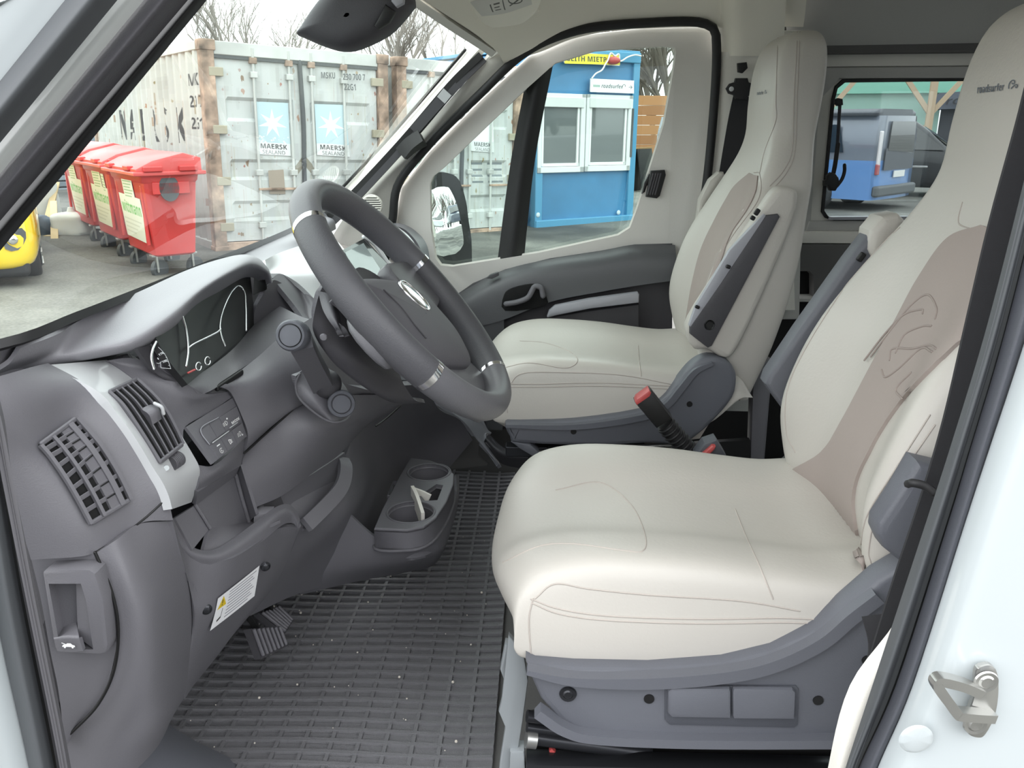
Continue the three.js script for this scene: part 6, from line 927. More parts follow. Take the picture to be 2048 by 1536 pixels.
{ // red bins
  const yaw = -Math.atan2(0.775, 0.632), u = v3(-0.632, 0, -0.775), nf = v3(-0.775, 0, 0.632);
  const near = v3(-3.92, 0, -8.19);
  const redP = phys(0xffffff, 0.4, { map: mottle(196, 62, 60, 0.1, 5, 1.5) }), redL = phys(0xffffff, 0.35, { map: mottle(206, 84, 82, 0.1, 5, 1.5) });
  const lab = (big) => printMat(256, 200, (x, w, h) => { x.fillStyle = '#dfe0cf'; x.fillRect(0, 0, w, h); x.fillStyle = '#5fae52'; if (big) { x.font = 'bold 76px sans-serif'; x.fillText('wittmann', 14, 82, 228); x.fillStyle = '#c9ccb9'; for (let i = 0; i < 4; i++) x.fillRect(16, 110 + i * 20, 200 - i * 30, 7); } else { x.fillStyle = '#9db791'; for (let i = 0; i < 6; i++) x.fillRect(18, 24 + i * 28, 220 - (i % 3) * 26, 12); } });
  const big = lab(true), small = lab(false);
  const Wd = 1.27, Dp = 0.56;
  function bin(k, label) {
    const o = near.clone().addScaledVector(u, Wd / 2 + k * 1.43).addScaledVector(nf, -Dp / 2); o.y = GY(o.x);
    const t = thing('waste_bin', label, 'bin', o, 'row of red waste bins', new THREE.Euler(0, yaw, 0));
    const sec = (y, w, d) => [[-1, -1], [1, -1], [1, 1], [-1, 1]].flatMap(([a, b], i) => { const r = 0.05, cx = a * (w / 2 - r), cz = b * (d / 2 - r), s = [3, 0, 1, 2][i]; return [0, 1, 2].map((q) => { const th = (i * 90 + 180 + q * 45) * deg; return v3(cx + r * Math.cos(th), y, cz + r * Math.sin(th)); }); });
    partL(t, 'body', boxUV(toCreasedNormals(surf([sec(0.24, 1.0, Dp - 0.18), sec(0.26, 1.06, Dp - 0.14), sec(0.98, Wd - 0.03, Dp - 0.03), sec(1.0, Wd, Dp), sec(1.06, Wd + 0.02, Dp + 0.02)], { closed: true, linU: true, linV: true, nu: 1, nv: 1, caps: true }), 0.6)), redP, 'red plastic body');
    for (const x of [-0.5, 0.5]) partL(t, 'front_rib', box(0.05, 0.6, 0.03, x, 0.66, Dp / 2 - 0.03, 0.01).rotateX(0.0), redP);
    for (const s of [-1, 1]) partL(t, 'side_rib', box(0.03, 0.12, Dp - 0.2, s * (Wd / 2 - 0.01), 0.93, 0, 0.01), redP);
    const lid = extrude([v3(-Dp / 2 - 0.03, 1.06), v3(Dp / 2 + 0.04, 1.05), v3(Dp / 2 + 0.05, 1.12), v3(Dp / 2 - 0.12, 1.2), v3(-Dp / 4, 1.27), v3(-Dp / 2 - 0.03, 1.22)], Wd + 0.08, { bevel: 0.015 }); lid.rotateY(-Math.PI / 2); lid.translate((Wd + 0.08) / 2, 0, 0);
    const lm = partL(t, 'lid', boxUV(toCreasedNormals(lid, 0.5)), redL, 'paler red lid');
    partL(lm, 'lid_rim', box(Wd + 0.12, 0.04, Dp + 0.14, 0, 1.075, 0.005, 0.012), redL);
    for (const x of [-0.38, 0.38]) partL(lm, 'lid_grip', box(0.2, 0.045, 0.06, x, 1.125, Dp / 2 + 0.045, 0.01), redP);
    for (const z of [-0.17, 0.17]) partL(lm, 'lid_grip', box(0.05, 0.05, 0.18, Wd / 2 + 0.055, 1.12, z, 0.01), redP);
    const lean = Math.atan2(0.055, 0.72);
    const lb = (w, h, x, y, m, nm, rz = 0) => { const g = new THREE.PlaneGeometry(w, h); g.rotateZ(rz); g.rotateX(lean); g.translate(x, y, Dp / 2 - 0.07 + (y - 0.26) * 0.0764 + 0.008); partL(t, nm, g, m); };
    lb(0.86, 0.46, 0.04 + 0.05 * (k - 1), 0.6, big, 'company_label', -0.02); lb(0.42, 0.22, 0.02, 0.9, small, 'instruction_label', 0.01); if (k === 1) lb(0.14, 0.22, 0.33, 0.87, small, 'instruction_label', -0.02);
    for (const [x, z] of [[-0.42, 0.18], [0.42, 0.18], [-0.42, -0.18], [0.42, -0.18]]) { const wh = partL(t, 'castor', new THREE.CylinderGeometry(0.1, 0.1, 0.045, 24).rotateZ(Math.PI / 2).rotateY(0.5).translate(x - 0.02, 0.1, z - 0.03), M.rubberGrey); partL(wh, 'fork', [box(0.05, 0.17, 0.02, x + 0.03, 0.16, z, 0.004), box(0.1, 0.02, 0.1, x, 0.245, z, 0.004)], M.steel); }
    return t;
  }
  const b0 = bin(0, 'nearest red waste bin with a dark patch on its end'), b1 = bin(1, 'middle red waste bin with three labels'), b2 = bin(2, 'farthest red waste bin at the end of the row');
  partL(b0, 'dark_patch', new THREE.CylinderGeometry(0.13, 0.13, 0.02, 24).scale(1, 1, 0.75).rotateZ(Math.PI / 2).translate(Wd / 2 - 0.005, 0.93, 0.02), M.rubberGrey, 'dark oval hatch on the bin end');
}
{ // blue office cabin
  const L = v3(-0.1, -0.02, -13.4), yaw = Math.atan2(0.585, 0.81), W0 = 2.06, H = 2.78, D0 = 6;
  const t = thing('office_cabin', 'blue office cabin with two white windows and signs', 'cabin', L, null, new THREE.Euler(0, yaw, -0.6 * deg, 'YXZ')), Fp = faceOf(t);
  const blue = phys(0xffffff, 0.45, { map: mottle(62, 122, 164, 0.1, 5, 2) }), blueD = phys(0x4d8fb4, 0.45);
  partL(t, 'body', box(W0 - 0.06, H - 0.1, D0, W0 / 2, H / 2, -D0 / 2 - 0.04, 0.02), blue);
  for (const x of [0.06, W0 - 0.06]) partL(t, 'corner_post', box(0.14, H, 0.14, x, H / 2, -0.06, 0.015), blueD);
  partL(t, 'top_rail', box(W0, 0.16, 0.12, W0 / 2, H - 0.08, -0.03, 0.015), blueD); partL(t, 'bottom_rail', box(W0, 0.16, 0.12, W0 / 2, 0.1, -0.03, 0.015), blueD);
  partL(t, 'roof', box(W0, 0.06, D0, W0 / 2, H + 0.0, -D0 / 2, 0.01), blueD);
  const win = (px, inner) => {
    const a = Fp(px[0], px[1], 0.03), b = Fp(px[2], px[3], 0.03), x0 = a.x, x1 = b.x, y1 = a.y, y0 = b.y, w = x1 - x0, h = y1 - y0, m = partL(t, 'window', [box(w, 0.09, 0.06, x0 + w / 2, y0 + 0.045, 0, 0.008), box(w, 0.06, 0.06, x0 + w / 2, y1 - 0.03, 0, 0.008), box(0.07, h, 0.06, x0 + 0.035, y0 + h / 2, 0, 0.008), box(0.09, h, 0.06, x1 - 0.045, y0 + h / 2, 0, 0.008)], std(0xd9dcdc, 0.5), 'white framed window');
    partL(m, 'roller_box', box(w - 0.1, 0.15, 0.08, x0 + w / 2, y1 - 0.13, 0.01, 0.01), std(0xcfd2d2, 0.5));
    partL(m, 'inner_frame', [box(w - 0.2, 0.05, 0.03, x0 + w / 2, y0 + 0.12, 0.0, 0.005), box(0.04, h - 0.3, 0.03, x0 + 0.1, y0 + h / 2 - 0.05, 0, 0.005), box(0.04, h - 0.3, 0.03, x1 - 0.13, y0 + h / 2 - 0.05, 0, 0.005)], std(0xe2e4e4, 0.5));
    partL(m, 'pane', box(w - 0.2, h - 0.3, 0.012, x0 + w / 2 - 0.01, y0 + h / 2 - 0.04, -0.015, 0), phys(0x6a6f70, 0.04, { clearcoat: 1, clearcoatRoughness: 0.02 }));
    return m; };
  win([1078, 185, 1168, 344]); win([1175, 188, 1260, 341]);
  const q = (x, y, z) => Fp(x, y, z);
  const plate = (pts, z, nm, w, h, draw, lb) => { const p = pts.map((c) => Fp(c[0], c[1], z)); const b = p[0].clone().add(p[2]).multiplyScalar(0.5); partL(t, nm, box(p[1].x - p[0].x, p[0].y - p[3].y, 0.02, b.x, b.y, z - 0.012, 0.003), std(0xe6e6e2, 0.5)); partL(t, nm + '_print', surf([[p[0], p[1]], [p[3], p[2]]], { uv01: true, linU: true, linV: true, nu: 1, nv: 1 }), printMat(w, h, draw), lb); };
  plate([[1129, 105], [1240, 110], [1240, 130], [1129, 127]], 0.07, 'yellow_sign', 512, 96, (x, w, h) => { x.fillStyle = '#e3d545'; x.fillRect(0, 0, w, h); x.fillStyle = '#4c4a3a'; x.font = 'bold 66px sans-serif'; x.fillText('GEITH MIETPARK', 10, 72, 492); }, 'yellow sign reading GEITH MIETPARK');
  plate([[1181, 157], [1268, 162], [1268, 187], [1181, 184]], 0.06, 'white_sign', 512, 150, (x, w, h) => { x.fillStyle = '#e8eaea'; x.fillRect(0, 0, w, h); x.fillStyle = '#9fb5ab'; x.fillRect(30, 66, 80, 26); x.fillStyle = '#55585c'; x.font = 'italic bold 62px sans-serif'; x.fillText('roadsurfer', 122, 96, 250); x.lineWidth = 6; x.strokeStyle = '#55585c'; x.beginPath(); x.moveTo(372, 96); x.bezierCurveTo(366, 30, 420, 40, 404, 74); x.moveTo(448, 76); x.lineTo(486, 76); x.moveTo(470, 56); x.lineTo(488, 76); x.lineTo(470, 98); x.stroke(); }, 'white sign reading roadsurfer with an arrow');
  partL(t, 'shutter_rail', [box(0.05, q(0, 190, 0.03).y - q(0, 340, 0.03).y, 0.03, q(1264, 260, 0.03).x, (q(1264, 190, 0.03).y + q(1264, 340, 0.03).y) / 2, 0.02, 0.005)], M.rubberGrey);
  for (const [x, y] of [[1076, 430], [1237, 425]]) partL(t, 'vent_cap', new THREE.SphereGeometry(0.04, 12, 8).scale(1, 1, 0.4).translate(...q(x, y, 0.01).toArray()), std(0xbfd0da, 0.6));
  const lt = thing('string_lights', 'white cable with a red lamp on the cabin roof edge', 'string lights', L.clone().add(v3(1.2, 2.5, -0.6)));
  const wpt = (x, y) => Fp(x, y, 0.12).applyMatrix4(t.matrixWorld);
  part(lt, 'cable', tube([[1184, 156], [1192, 147], [1204, 140], [1211, 128], [1216, 120], [1222, 106], [1230, 112], [1238, 108], [1240, 122], [1256, 114], [1270, 110], [1282, 112]].map((p) => wpt(...p)), 0.012), std(0xe4e4e0, 0.6));
  part(lt, 'red_lamp', new THREE.SphereGeometry(0.075, 16, 12).scale(1.5, 0.8, 0.8).translate(...wpt(1227, 121).toArray()), M.red);
}
{ // behind the cabin: wooden wall, patio heater, menu board
  const w = thing('timber_wall', 'orange-brown timber wall beyond the blue cabin', 'wall', v3(4.6, 0, -25), null, new THREE.Euler(0, 0.3, 0));
  for (let i = 0; i < 9; i++) partL(w, 'board', box(5.2, 0.255, 0.04, 0.5, 0.15 + i * 0.262, 0, 0.006), std([0xa8764c, 0x9f6f49, 0xb07f54][i % 3], 0.8));
  const h = thing('patio_heater', 'tall patio heater with a wide round hood', 'heater', PY(1300, 352, 0));
  const d = h.position.clone(), y = (py) => { const r = rayTo(1300, py); return camera.position.y + r.y * (d.z - camera.position.z) / r.z; };
  const yt = y(210);
  partL(h, 'hood', lathe([[0.02, 0.12], [0.2, 0.1], [0.38, 0.0], [0.4, -0.02]], v3(0, yt, 0), v3(0, 1, 0)), M.steel); partL(h, 'burner', cyl(v3(0, yt - 0.32, 0), v3(0, yt - 0.02, 0), 0.1, 0.14), M.darkSteel); partL(h, 'pole', cyl(v3(0, 0, 0), v3(0, yt - 0.3, 0), 0.03, 0.03), M.steel); partL(h, 'tank_cover', lathe([[0.26, 0], [0.26, 0.5], [0.16, 0.62], [0, 0.64]], v3(0, 0, 0), v3(0, 1, 0)), M.darkSteel);
  const b = thing('menu_board', 'black folding pavement board beside the blue cabin', 'sign', PY(1284, 386, 0.0));
  for (const s of [-1, 1]) { const g = box(0.66, 1.08, 0.025, 0, 0.53, 0, 0.004); g.rotateX(-s * 0.2); g.translate(0, 0, s * 0.22); partL(b, 'board_leaf', g.rotateY(0.9), M.black); }
  const fr = box(0.7, 0.04, 0.03, 0, 1.07, 0, 0.004); partL(b, 'top_edge', fr.rotateY(0.9), std(0xb08a5a, 0.7));
}
function branchTree(name, label, pos, h, spread, n, seedN, bark, group, deep) {
  const t = thing(name, label, 'tree', pos, group); seed = seedN; const thin = [], trunk = [];
  const grow = (p, d, len, r, lvl) => { const pts = [p]; let q = p, dd = d.clone(); const k = lvl > 2 ? 2 : 3; for (let i = 0; i < k; i++) { dd.add(v3((rnd() - 0.5) * 0.35, 0.06, (rnd() - 0.5) * 0.35)).normalize(); q = q.clone().addScaledVector(dd, len / k); pts.push(q); } const g = new THREE.TubeGeometry(new THREE.CatmullRomCurve3(pts), lvl > 2 ? 2 : 4, r, lvl > 2 ? 3 : 5); (lvl === 0 ? trunk : thin).push(g); if (lvl >= (deep ? 5 : 4)) return; const m = lvl === 0 ? n : 3 + Math.floor(rnd() * 3); for (let i = 0; i < m; i++) { const f = 0.35 + 0.65 * (i + 0.5) / m, c = pts[Math.min(k, Math.round(f * k))]; const a = rnd() * 6.28; const nd = dd.clone().multiplyScalar(1.1).add(v3(Math.cos(a) * spread, 0.25, Math.sin(a) * spread)).normalize(); grow(c, nd, len * (0.5 + 0.22 * rnd()), r * 0.55, lvl + 1); } };
  grow(v3(0, 0, 0), v3(0, 1, 0), h * 0.4, h * 0.011, 0);
  partL(t, 'trunk', trunk, bark); partL(t, 'branches', thin, bark); return t;
}
const bark = std(0x9a938c, 0.9), barkD = std(0x6d655d, 0.9);
{
  const at = (px, z) => { const d = rayTo(px, 240); const p = d.multiplyScalar(z / d.z).add(camera.position); p.y = 0; return p; };
  branchTree('bare_tree', 'bare round tree above the container roof', at(488, -36), 9.3, 0.8, 7, 11, bark, 'bare trees behind the containers', true);
  branchTree('bare_tree', 'bare tree beside the mirror housing', at(800, -40), 11, 0.75, 7, 23, bark, 'bare trees behind the containers', true);
  branchTree('bare_tree', 'smaller bare tree showing low above the container', at(610, -46), 9, 0.8, 7, 5, bark, 'bare trees behind the containers');
  branchTree('bare_tree', 'small bare tree at the right end of the container roof', at(905, -48), 9.5, 0.8, 7, 15, bark, 'bare trees behind the containers');
  for (const [px, z, h, s, lb] of [[1312, -42, 12, 31, 'tall dark bare tree right of the blue cabin'], [1352, -37, 12, 47, 'tall bare tree at the edge of the passenger window'], [1270, -52, 13, 53, 'bare tree half hidden by the blue cabin']]) branchTree('bare_tree', lb, at(px, z), h, 0.7, 12, s, barkD, 'trees beyond the cabin');
}
// cars are lofted from cross-sections: [x, belt half width, sill y, belt y, roof y, roof half width]
function loftCar(t, name, st, mat, label) { const rows = st.map(([x, w, y0, yb, yr, wr]) => [v3(x, y0, 0), v3(x, y0, w * 0.8), v3(x, y0 + 0.08, w * 0.98), v3(x, (y0 + yb) / 2 + 0.05, w), v3(x, yb, w * 0.97), v3(x, lerp(yb, yr, 0.55), lerp(w, wr, 0.6)), v3(x, yr - 0.04, wr), v3(x, yr, wr * 0.75), v3(x, yr + 0.01, 0), v3(x, yr, -wr * 0.75), v3(x, yr - 0.04, -wr), v3(x, lerp(yb, yr, 0.55), -lerp(w, wr, 0.6)), v3(x, yb, -w * 0.97), v3(x, (y0 + yb) / 2 + 0.05, -w), v3(x, y0 + 0.08, -w * 0.98), v3(x, y0, -w * 0.8)]); return partL(t, name, surf(rows, { closed: true, nu: 4, nv: 3, caps: true }), mat, label); }
const tyre = (t, x, z, r, s, alloy = M.steel) => { const w = partL(t, 'wheel', new THREE.TorusGeometry(r * 0.78, r * 0.24, 12, 32).scale(1, 1, 1.1).translate(x, r, z), M.rubber); partL(w, 'rim', new THREE.CylinderGeometry(r * 0.6, r * 0.6, 0.16, 28).rotateX(Math.PI / 2).translate(x, r, z + s * 0.01), M.darkSteel); for (let i = 0; i < 7; i++) { const g = box(0.05, r * 0.56, 0.02, 0, r * 0.3, 0, 0.006); g.rotateZ(i * Math.PI * 2 / 7); g.translate(x, r, z + s * 0.1); partL(w, 'wheel_spoke', g, alloy); } return w; };
{ // yellow car at the left edge, nose towards the van
  const t = thing('yellow_car', 'bright yellow car corner with a dark fog lamp recess', 'car', v3(-5.5, 0.12, -7.3), null, new THREE.Euler(0, -1.026, 0));
  const y = phys(0xe9c81e, 0.25, { clearcoat: 1 });
  // local x runs from the tail to the nose, z to its left
  loftCar(t, 'body', [[-3.9, 0.7, 0.4, 0.9, 1.2, 0.55], [-3.6, 0.86, 0.32, 0.95, 1.46, 0.62], [-2.2, 0.88, 0.3, 0.95, 1.5, 0.64], [-1.4, 0.88, 0.3, 0.95, 1.4, 0.62], [-0.75, 0.88, 0.3, 0.92, 1.0, 0.74], [-0.3, 0.86, 0.26, 0.86, 0.93, 0.72], [-0.05, 0.82, 0.22, 0.74, 0.8, 0.68], [0.08, 0.72, 0.24, 0.6, 0.66, 0.6], [0.13, 0.5, 0.32, 0.5, 0.54, 0.4]], y, 'yellow painted body');
  const f = (a, b, c) => v3(a, b, -c);
  const lampC = [f(0.085, 0.56, 0.56), f(0.06, 0.6, 0.72), f(0.03, 0.5, 0.74), f(0.07, 0.4, 0.66), f(0.1, 0.42, 0.56)];
  partL(t, 'fog_recess', surf([lampC.map((p) => p.clone().add(f(0.03, 0, 0.02))), lampC.map((p) => f(0.09, 0.5, 0.65))], { closed: true, nv: 2, nu: 1, linU: true }), M.rubberGrey, 'dark fog lamp recess'); partL(t, 'fog_lamp', new THREE.SphereGeometry(0.045, 16, 12).scale(0.5, 1, 1).translate(0.12, 0.5, -0.65), M.chrome);
  partL(t, 'lower_bumper', box(0.3, 0.2, 1.5, -0.1, 0.24, 0, 0.05), M.rubber);
  tyre(t, -0.72, 0.76, 0.31, 1); tyre(t, -0.72, -0.76, 0.31, -1);
  partL(t, 'windscreen', surf([[f(-0.75, 0.97, 0.7), f(-0.72, 1.0, 0), f(-0.75, 0.97, -0.7)], [f(-1.4, 1.38, 0.6), f(-1.36, 1.42, 0), f(-1.4, 1.38, -0.6)]], { thick: -0.01 }), M.gloss);
}
{ // debris by the bins
  const g = (px, py, y = 0.14) => PY(px, py, y);
  const sack = (name, label, px, py, w, h, c) => { const t = thing(name, label, 'sack', g(px, py)); const s = new THREE.SphereGeometry(1, 24, 16); const p = s.attributes.position; for (let i = 0; i < p.count; i++) { const k = 1 + 0.18 * (noise2(p.getX(i) * 3 + 5 + px, p.getY(i) * 3 + 7 + p.getZ(i), 97) - 0.5); const sq = (v) => Math.sign(v) * Math.abs(v) ** 0.55; p.setXYZ(i, sq(p.getX(i)) * w / 2 * k, h / 2 + sq(p.getY(i)) * h / 2 * k, sq(p.getZ(i)) * w / 2.4 * k); } s.computeVertexNormals(); partL(t, 'bag', s, std(c, 0.8)); partL(t, 'tied_neck', new THREE.CylinderGeometry(0.03, 0.07, 0.1, 10).translate(0, h * 1.02, 0), std(c, 0.8)); return t; };
  sack('bulk_bag', 'big white bulk bag behind the yellow car', 66, 450, 0.8, 0.75, 0xd6d8d6); sack('rubbish_sack', 'white rubbish sack behind the bin castor', 150, 476, 0.5, 0.36, 0xd8dbd9); sack('dark_crate_sack', 'small blue-grey sack beside the yellow car', 78, 478, 0.34, 0.32, 0x5f6c7a);
  const t = thing('broken_pallet', 'pale broken wooden pallet pieces on the asphalt', 'pallet', g(112, 478));
  const wood = [std(0xc9b48d, 0.85), std(0xb8a37c, 0.85)];
  for (const [a, b, i] of [[[88, 452, 0.3], [112, 462, 0.25], 0], [[92, 452, 0.2], [126, 432, 0.75], 1], [[110, 478, 0.15], [116, 448, 0.55], 0], [[90, 462, 0.3], [114, 462, 0.3], 1], [[92, 470, 0.2], [112, 470, 0.2], 0], [[86, 474, 0.16], [134, 482, 0.15], 1]]) part(t, 'plank', bar(g(a[0], a[1] + 12, 0.14).add(v3(0, a[2] - 0.14, 0)), g(b[0], b[1] + 12, 0.14).add(v3(0, b[2] - 0.14, 0)), 0.09, 0.03), wood[i]);
  const st = thing('stacked_panels', 'stack of bluish grey panels left of the bins', 'panels', v3(-11.2, 0.2, -17.5), null, new THREE.Euler(0, 0.75, 0));
  for (let i = 0; i < 12; i++) partL(st, 'panel', box(3.2 + 0.1 * ((i * 7) % 3), 0.1, 1.1, 0.05 * ((i * 5) % 4), 0.08 + i * 0.13, 0, 0.01), std(i % 2 ? 0x667079 : 0x7d878f, 0.7));
  const lit = thing('litter', 'white paper scraps scattered on the asphalt', 'litter', g(220, 505, 0.12)); lit.userData.kind = 'stuff'; const sc = []; for (let i = 0; i < 26; i++) { const p = g(90 + 200 * rnd(), 490 + 70 * rnd(), 0.13); const b = box(0.03 + 0.06 * rnd(), 0.008, 0.02 + 0.03 * rnd(), 0, 0, 0, 0); b.rotateY(rnd() * 6); b.translate(p.x, p.y + 0.005, p.z); sc.push(b); } part(lit, 'scraps', sc, std(0xd9dad8, 0.9));
}
{ // rear view through the side window: blue camper, black car, timber canopy
  const cor = PY(1738, 430, 0), yaw = -Math.atan2(0.692, 0.723);
  const t = thing('blue_camper', 'blue and grey camper van seen through the side window', 'van', cor, null, new THREE.Euler(0, yaw, 0)); // local x to its tail, z towards us
  const blue = phys(0x5b87c0, 0.3, { clearcoat: 1 }), grey = phys(0x6d7380, 0.3, { clearcoat: 1 });
  const prof = (y0, y1, inset, m, nm, lb, x0 = -5, x1 = 0) => partL(t, nm, surf([[y0, 0], [y0 + (y1 - y0) * 0.5, 0], [y1, inset]].map(([y, i]) => [[x0, -0.06], [x0, -1.85], [x1 - 0.05, -1.9], [x1 + 0.0, -1.6], [x1 + 0.03, -0.95], [x1, -0.3], [x1 - 0.05, 0], [x1 - 2.4, 0]].map(([x, z]) => v3(x, y, z + (z > -0.1 ? -i : z < -1.7 ? i : 0)))), { closed: true, nu: 4, nv: 1, linV: true, caps: true }), m, lb);
  prof(0.26, 0.98, 0.0, blue, 'lower_body', 'blue lower body'); prof(0.98, 1.78, 0.13, grey, 'upper_body', 'grey upper body'); prof(1.78, 1.9, 0.2, M.trimDark, 'pop_top_roof', 'dark pop-top roof', -4.4, -0.08);
  partL(t, 'side_window', surf([[v3(-2.5, 1.62, 0.0), v3(-0.75, 1.62, 0.0)], [v3(-2.5, 1.1, 0.035), v3(-0.62, 1.12, 0.035)]], { thick: -0.01, linU: true }), M.gloss);
  partL(t, 'rear_window', surf([[v3(0.04, 1.68, -0.42), v3(0.05, 1.68, -1.5)], [v3(0.04, 1.16, -0.38), v3(0.05, 1.1, -1.55)]], { thick: -0.01, linU: true }), M.gloss);
  partL(t, 'rear_door_dark', surf([[v3(0.035, 1.2, -0.3), v3(0.045, 1.08, -1.6)], [v3(0.035, 0.8, -0.3), v3(0.045, 0.8, -1.6)]], { thick: -0.008, linU: true }), M.trimDark);
  const tl = partL(t, 'tail_light', box(0.05, 0.62, 0.11, -0.01, 1.2, -0.13, 0.02), phys(0xd9d4d6, 0.2, { clearcoat: 1 }), 'tall tail light'); partL(tl, 'red_lens', box(0.055, 0.2, 0.12, -0.006, 0.82, -0.12, 0.02), phys(0xa23a40, 0.2, { clearcoat: 1 }));
  partL(t, 'bumper', box(0.14, 0.2, 1.8, 0.02, 0.42, -0.95, 0.05), M.rubberGrey); partL(t, 'number_plate', box(0.02, 0.12, 0.5, 0.055, 0.72, -1.0, 0.004), std(0xd9d9d6, 0.5)); partL(t, 'fuel_flap', box(0.14, 0.13, 0.01, -1.45, 0.9, 0.003, 0.003), M.trimDark);
  partL(t, 'side_print', surf([[v3(-3.2, 1.0, 0.012), v3(-1.5, 1.0, 0.012)], [v3(-3.2, 0.74, 0.012), v3(-1.5, 0.74, 0.012)]], { uv01: true, linU: true, nu: 1, nv: 1 }), printMat(512, 96, (x) => { x.clearRect(0, 0, 512, 96); x.fillStyle = '#f2f4f6'; x.font = 'italic bold 84px sans-serif'; x.fillText('roadsurfer', 6, 72, 440); x.lineWidth = 8; x.strokeStyle = '#f2f4f6'; x.beginPath(); x.moveTo(446, 74); x.bezierCurveTo(440, 10, 500, 10, 486, 50); x.stroke(); }), 'white roadsurfer lettering');
  tyre(t, -1.1, -0.02, 0.33, 1); tyre(t, -4.1, -0.02, 0.33, 1); tyre(t, -1.1, -1.7, 0.33, -1); tyre(t, -4.1, -1.7, 0.33, -1);
  const k = thing('black_car', 'black car parked right of the blue camper', 'car', v3(8.5, 0, -20.3), null, new THREE.Euler(0, -0.35, 0));
  loftCar(k, 'body', [[-2.6, 0.8, 0.35, 0.95, 1.75, 0.6], [-2.3, 0.92, 0.28, 1.02, 1.84, 0.68], [-0.4, 0.94, 0.26, 1.02, 1.82, 0.7], [0.2, 0.94, 0.26, 1.02, 1.6, 0.68], [0.85, 0.94, 0.26, 0.98, 1.12, 0.78], [1.5, 0.9, 0.28, 0.88, 0.96, 0.76], [1.85, 0.74, 0.34, 0.7, 0.76, 0.62]], phys(0x17181c, 0.4, { clearcoat: 0.4 }), 'black painted body');
  partL(k, 'windscreen', surf([[v3(0.2, 1.57, 0.62), v3(0.24, 1.6, 0), v3(0.2, 1.57, -0.62)], [v3(0.88, 1.12, 0.74), v3(0.98, 1.13, 0), v3(0.88, 1.12, -0.74)]], { thick: -0.01 }), M.gloss); partL(k, 'side_window', surf([[v3(-2.2, 1.66, 0.74), v3(0.1, 1.56, 0.74)], [v3(-2.3, 1.1, 0.93), v3(0.7, 1.08, 0.93)]], { thick: 0.01, linU: true, nu: 1, nv: 1 }), M.gloss); partL(k, 'head_lamp', new THREE.SphereGeometry(0.12, 16, 10).scale(1.4, 0.7, 0.8).translate(1.62, 0.74, 0.66), M.silver); partL(k, 'door_strip', box(1.6, 0.04, 0.02, -0.4, 0.72, 0.95, 0.005), M.chrome); tyre(k, 0.95, 0.82, 0.33, 1); tyre(k, -1.7, 0.82, 0.33, 1);
  const cn = thing('timber_canopy', 'timber canopy with braced posts behind the camper', 'canopy', v3(12, 0, -27), null, new THREE.Euler(0, -0.25, 0)), tim = std(0xb59f86, 0.8);
  for (const x of [-3.2, -0.2, 2.8, 5.8]) partL(cn, 'post', box(0.2, 3.4, 0.2, x, 1.7, 0.2, 0.01), tim);
  for (const x of [-3.2, -0.2, 2.8]) { partL(cn, 'brace', bar(v3(x, 1.9, 0.2), v3(x - 1.0, 3.2, 0.2), 0.14, 0.14), tim); partL(cn, 'brace', bar(v3(x, 1.9, 0.2), v3(x + 1.0, 3.2, 0.2), 0.14, 0.14), tim); }
  partL(cn, 'beam', box(10, 0.28, 0.2, 1.3, 3.3, 0.2, 0.01), tim); partL(cn, 'mint_fascia', box(10.4, 0.9, 0.1, 1.3, 3.0, -1.4, 0.02), std(0x8cc7b4, 0.6), 'mint green fascia');
  partL(cn, 'dark_wall', box(7, 2.85, 0.1, 3.9, 1.42, -1.6, 0.02), M.trimDark); partL(cn, 'pale_wall', box(4.5, 2.85, 0.1, -1.9, 1.42, -1.55, 0.02), std(0x9dbfb4, 0.6), 'pale mint wall panel');
  partL(cn, 'dark_awning', surf([[v3(0.2, 2.55, -1.2), v3(6, 2.9, -1.2)], [v3(-0.2, 2.05, -0.9), v3(6, 2.2, -0.9)]], { thick: 0.05, linU: true }), std(0x4b4f5a, 0.7)); partL(cn, 'awning_print', surf([[v3(0.3, 2.45, -0.95), v3(3.0, 2.6, -0.95)], [v3(0.3, 2.1, -0.82), v3(3.0, 2.2, -0.82)]], { uv01: true, linU: true, nu: 1, nv: 1 }), printMat(512, 96, (x) => { x.clearRect(0, 0, 512, 96); x.fillStyle = '#23252b'; x.font = 'italic bold 84px sans-serif'; x.fillText('roadsurfer', 6, 72, 480); }), 'dark roadsurfer lettering');
}
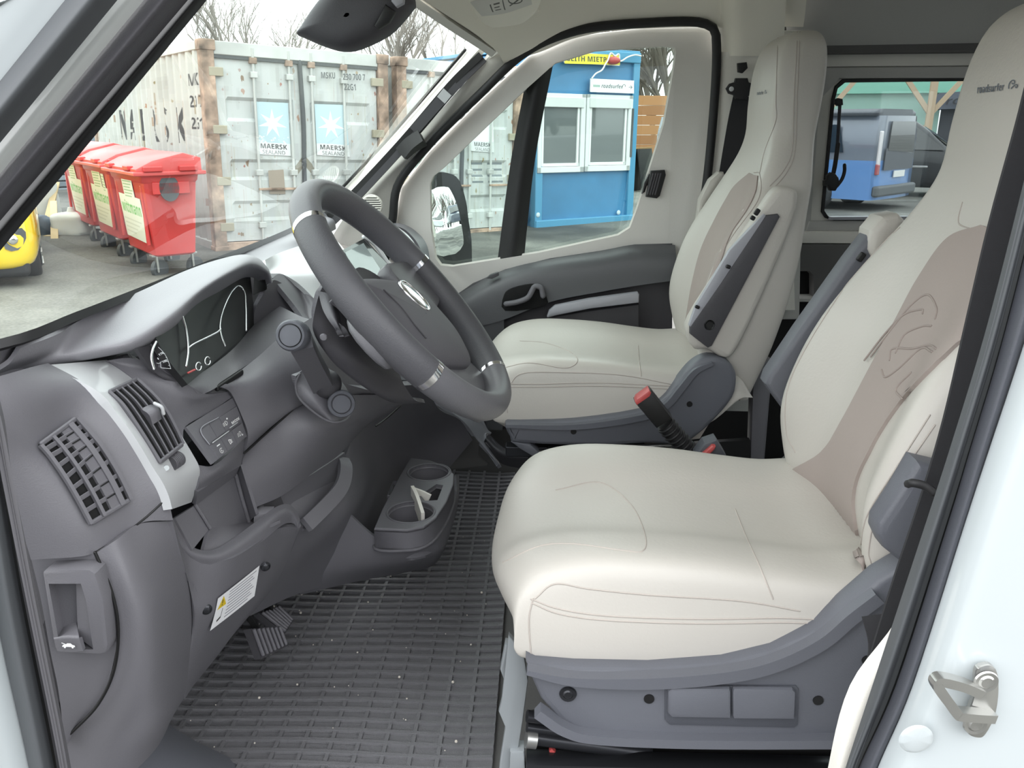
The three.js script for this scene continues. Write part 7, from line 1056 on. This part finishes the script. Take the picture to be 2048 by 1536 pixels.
{ // the neighbouring camper on the lot, beside the open door: it keeps the low sky off the near side
  const t = thing('parked_camper', 'grey camper van parked beside the open driver door', 'van', v3(0.4, 0, 4.6), null, new THREE.Euler(0, 0.04, 0));
  loftCar(t, 'body', [[-2.9, 0.8, 0.35, 0.8, 1.0, 0.6], [-2.4, 0.95, 0.3, 1.05, 1.2, 0.8], [-1.5, 1.0, 0.3, 1.15, 2.3, 0.75], [-1.0, 1.02, 0.3, 1.15, 2.62, 0.82], [2.9, 1.02, 0.3, 1.15, 2.64, 0.84], [3.1, 0.95, 0.35, 1.15, 2.5, 0.78]], phys(0x7b818a, 0.35, { clearcoat: 0.8 }));
  for (const x of [-0.4, 1.5]) partL(t, 'side_window', box(1.2, 0.55, 0.03, x, 1.7, -0.94, 0.01).rotateX(0), M.gloss); partL(t, 'windscreen', surf([[v3(-1.56, 2.24, 0.7), v3(-1.6, 2.26, 0), v3(-1.56, 2.24, -0.7)], [v3(-2.34, 1.3, 0.78), v3(-2.42, 1.3, 0), v3(-2.34, 1.3, -0.78)]], { thick: -0.02 }), M.gloss);
  for (const x of [-1.9, 2.0]) for (const s of [-1, 1]) tyre(t, x, 0.86 * s, 0.34, s);
}
{ // what the door mirror shows: vans and woods behind
  const mk = (name, label, at, c, h) => { const t = thing(name, label, 'van', at, null, new THREE.Euler(0, 0.05, 0)); loftCar(t, 'body', [[-2.2, 0.85, 0.35, 0.7, 0.95, 0.7], [-1.7, 0.95, 0.3, 1.0, 1.15, 0.8], [-0.9, 0.98, 0.3, 1.1, h - 0.2, 0.74], [-0.4, 0.98, 0.3, 1.1, h, 0.78], [2.6, 0.98, 0.3, 1.1, h, 0.78], [2.8, 0.9, 0.35, 1.1, h - 0.1, 0.7]], phys(c, 0.3, { clearcoat: 1 })); partL(t, 'windscreen', surf([[v3(-0.94, h - 0.24, 0.7), v3(-1.0, h - 0.22, 0), v3(-0.94, h - 0.24, -0.7)], [v3(-1.68, 1.2, 0.76), v3(-1.78, 1.2, 0), v3(-1.68, 1.2, -0.76)]], { thick: -0.02 }), M.gloss); tyre(t, -1.3, 0.86, 0.33, 1); tyre(t, 1.9, 0.86, 0.33, 1); tyre(t, -1.3, -0.86, 0.33, -1); return t; };
  mk('white_van', 'white van mirrored in the door mirror', mirrorSpot(880, 490, 22), 0xdfe2e4, 1.95); mk('grey_van', 'grey van mirrored at the right of the door mirror', mirrorSpot(912, 488, 19), 0x4a5160, 2.0);
  for (let i = 0; i < 9; i++) branchTree('bare_tree', ['leftmost','second','third','fourth','fifth','sixth','seventh','eighth','rightmost'][i] + ' bare tree of the wood mirrored in the door mirror', mirrorSpot(856 + i * 9, 470, 44 + (i * 5) % 9), 9 + (i * 3) % 4, 0.7, 8, 101 + i * 7, barkD, 'woods mirrored in the door mirror');
}

scene.traverse((o) => { if (o.isMesh) { o.castShadow = true; o.receiveShadow = true; } });
renderer.render(scene, camera);
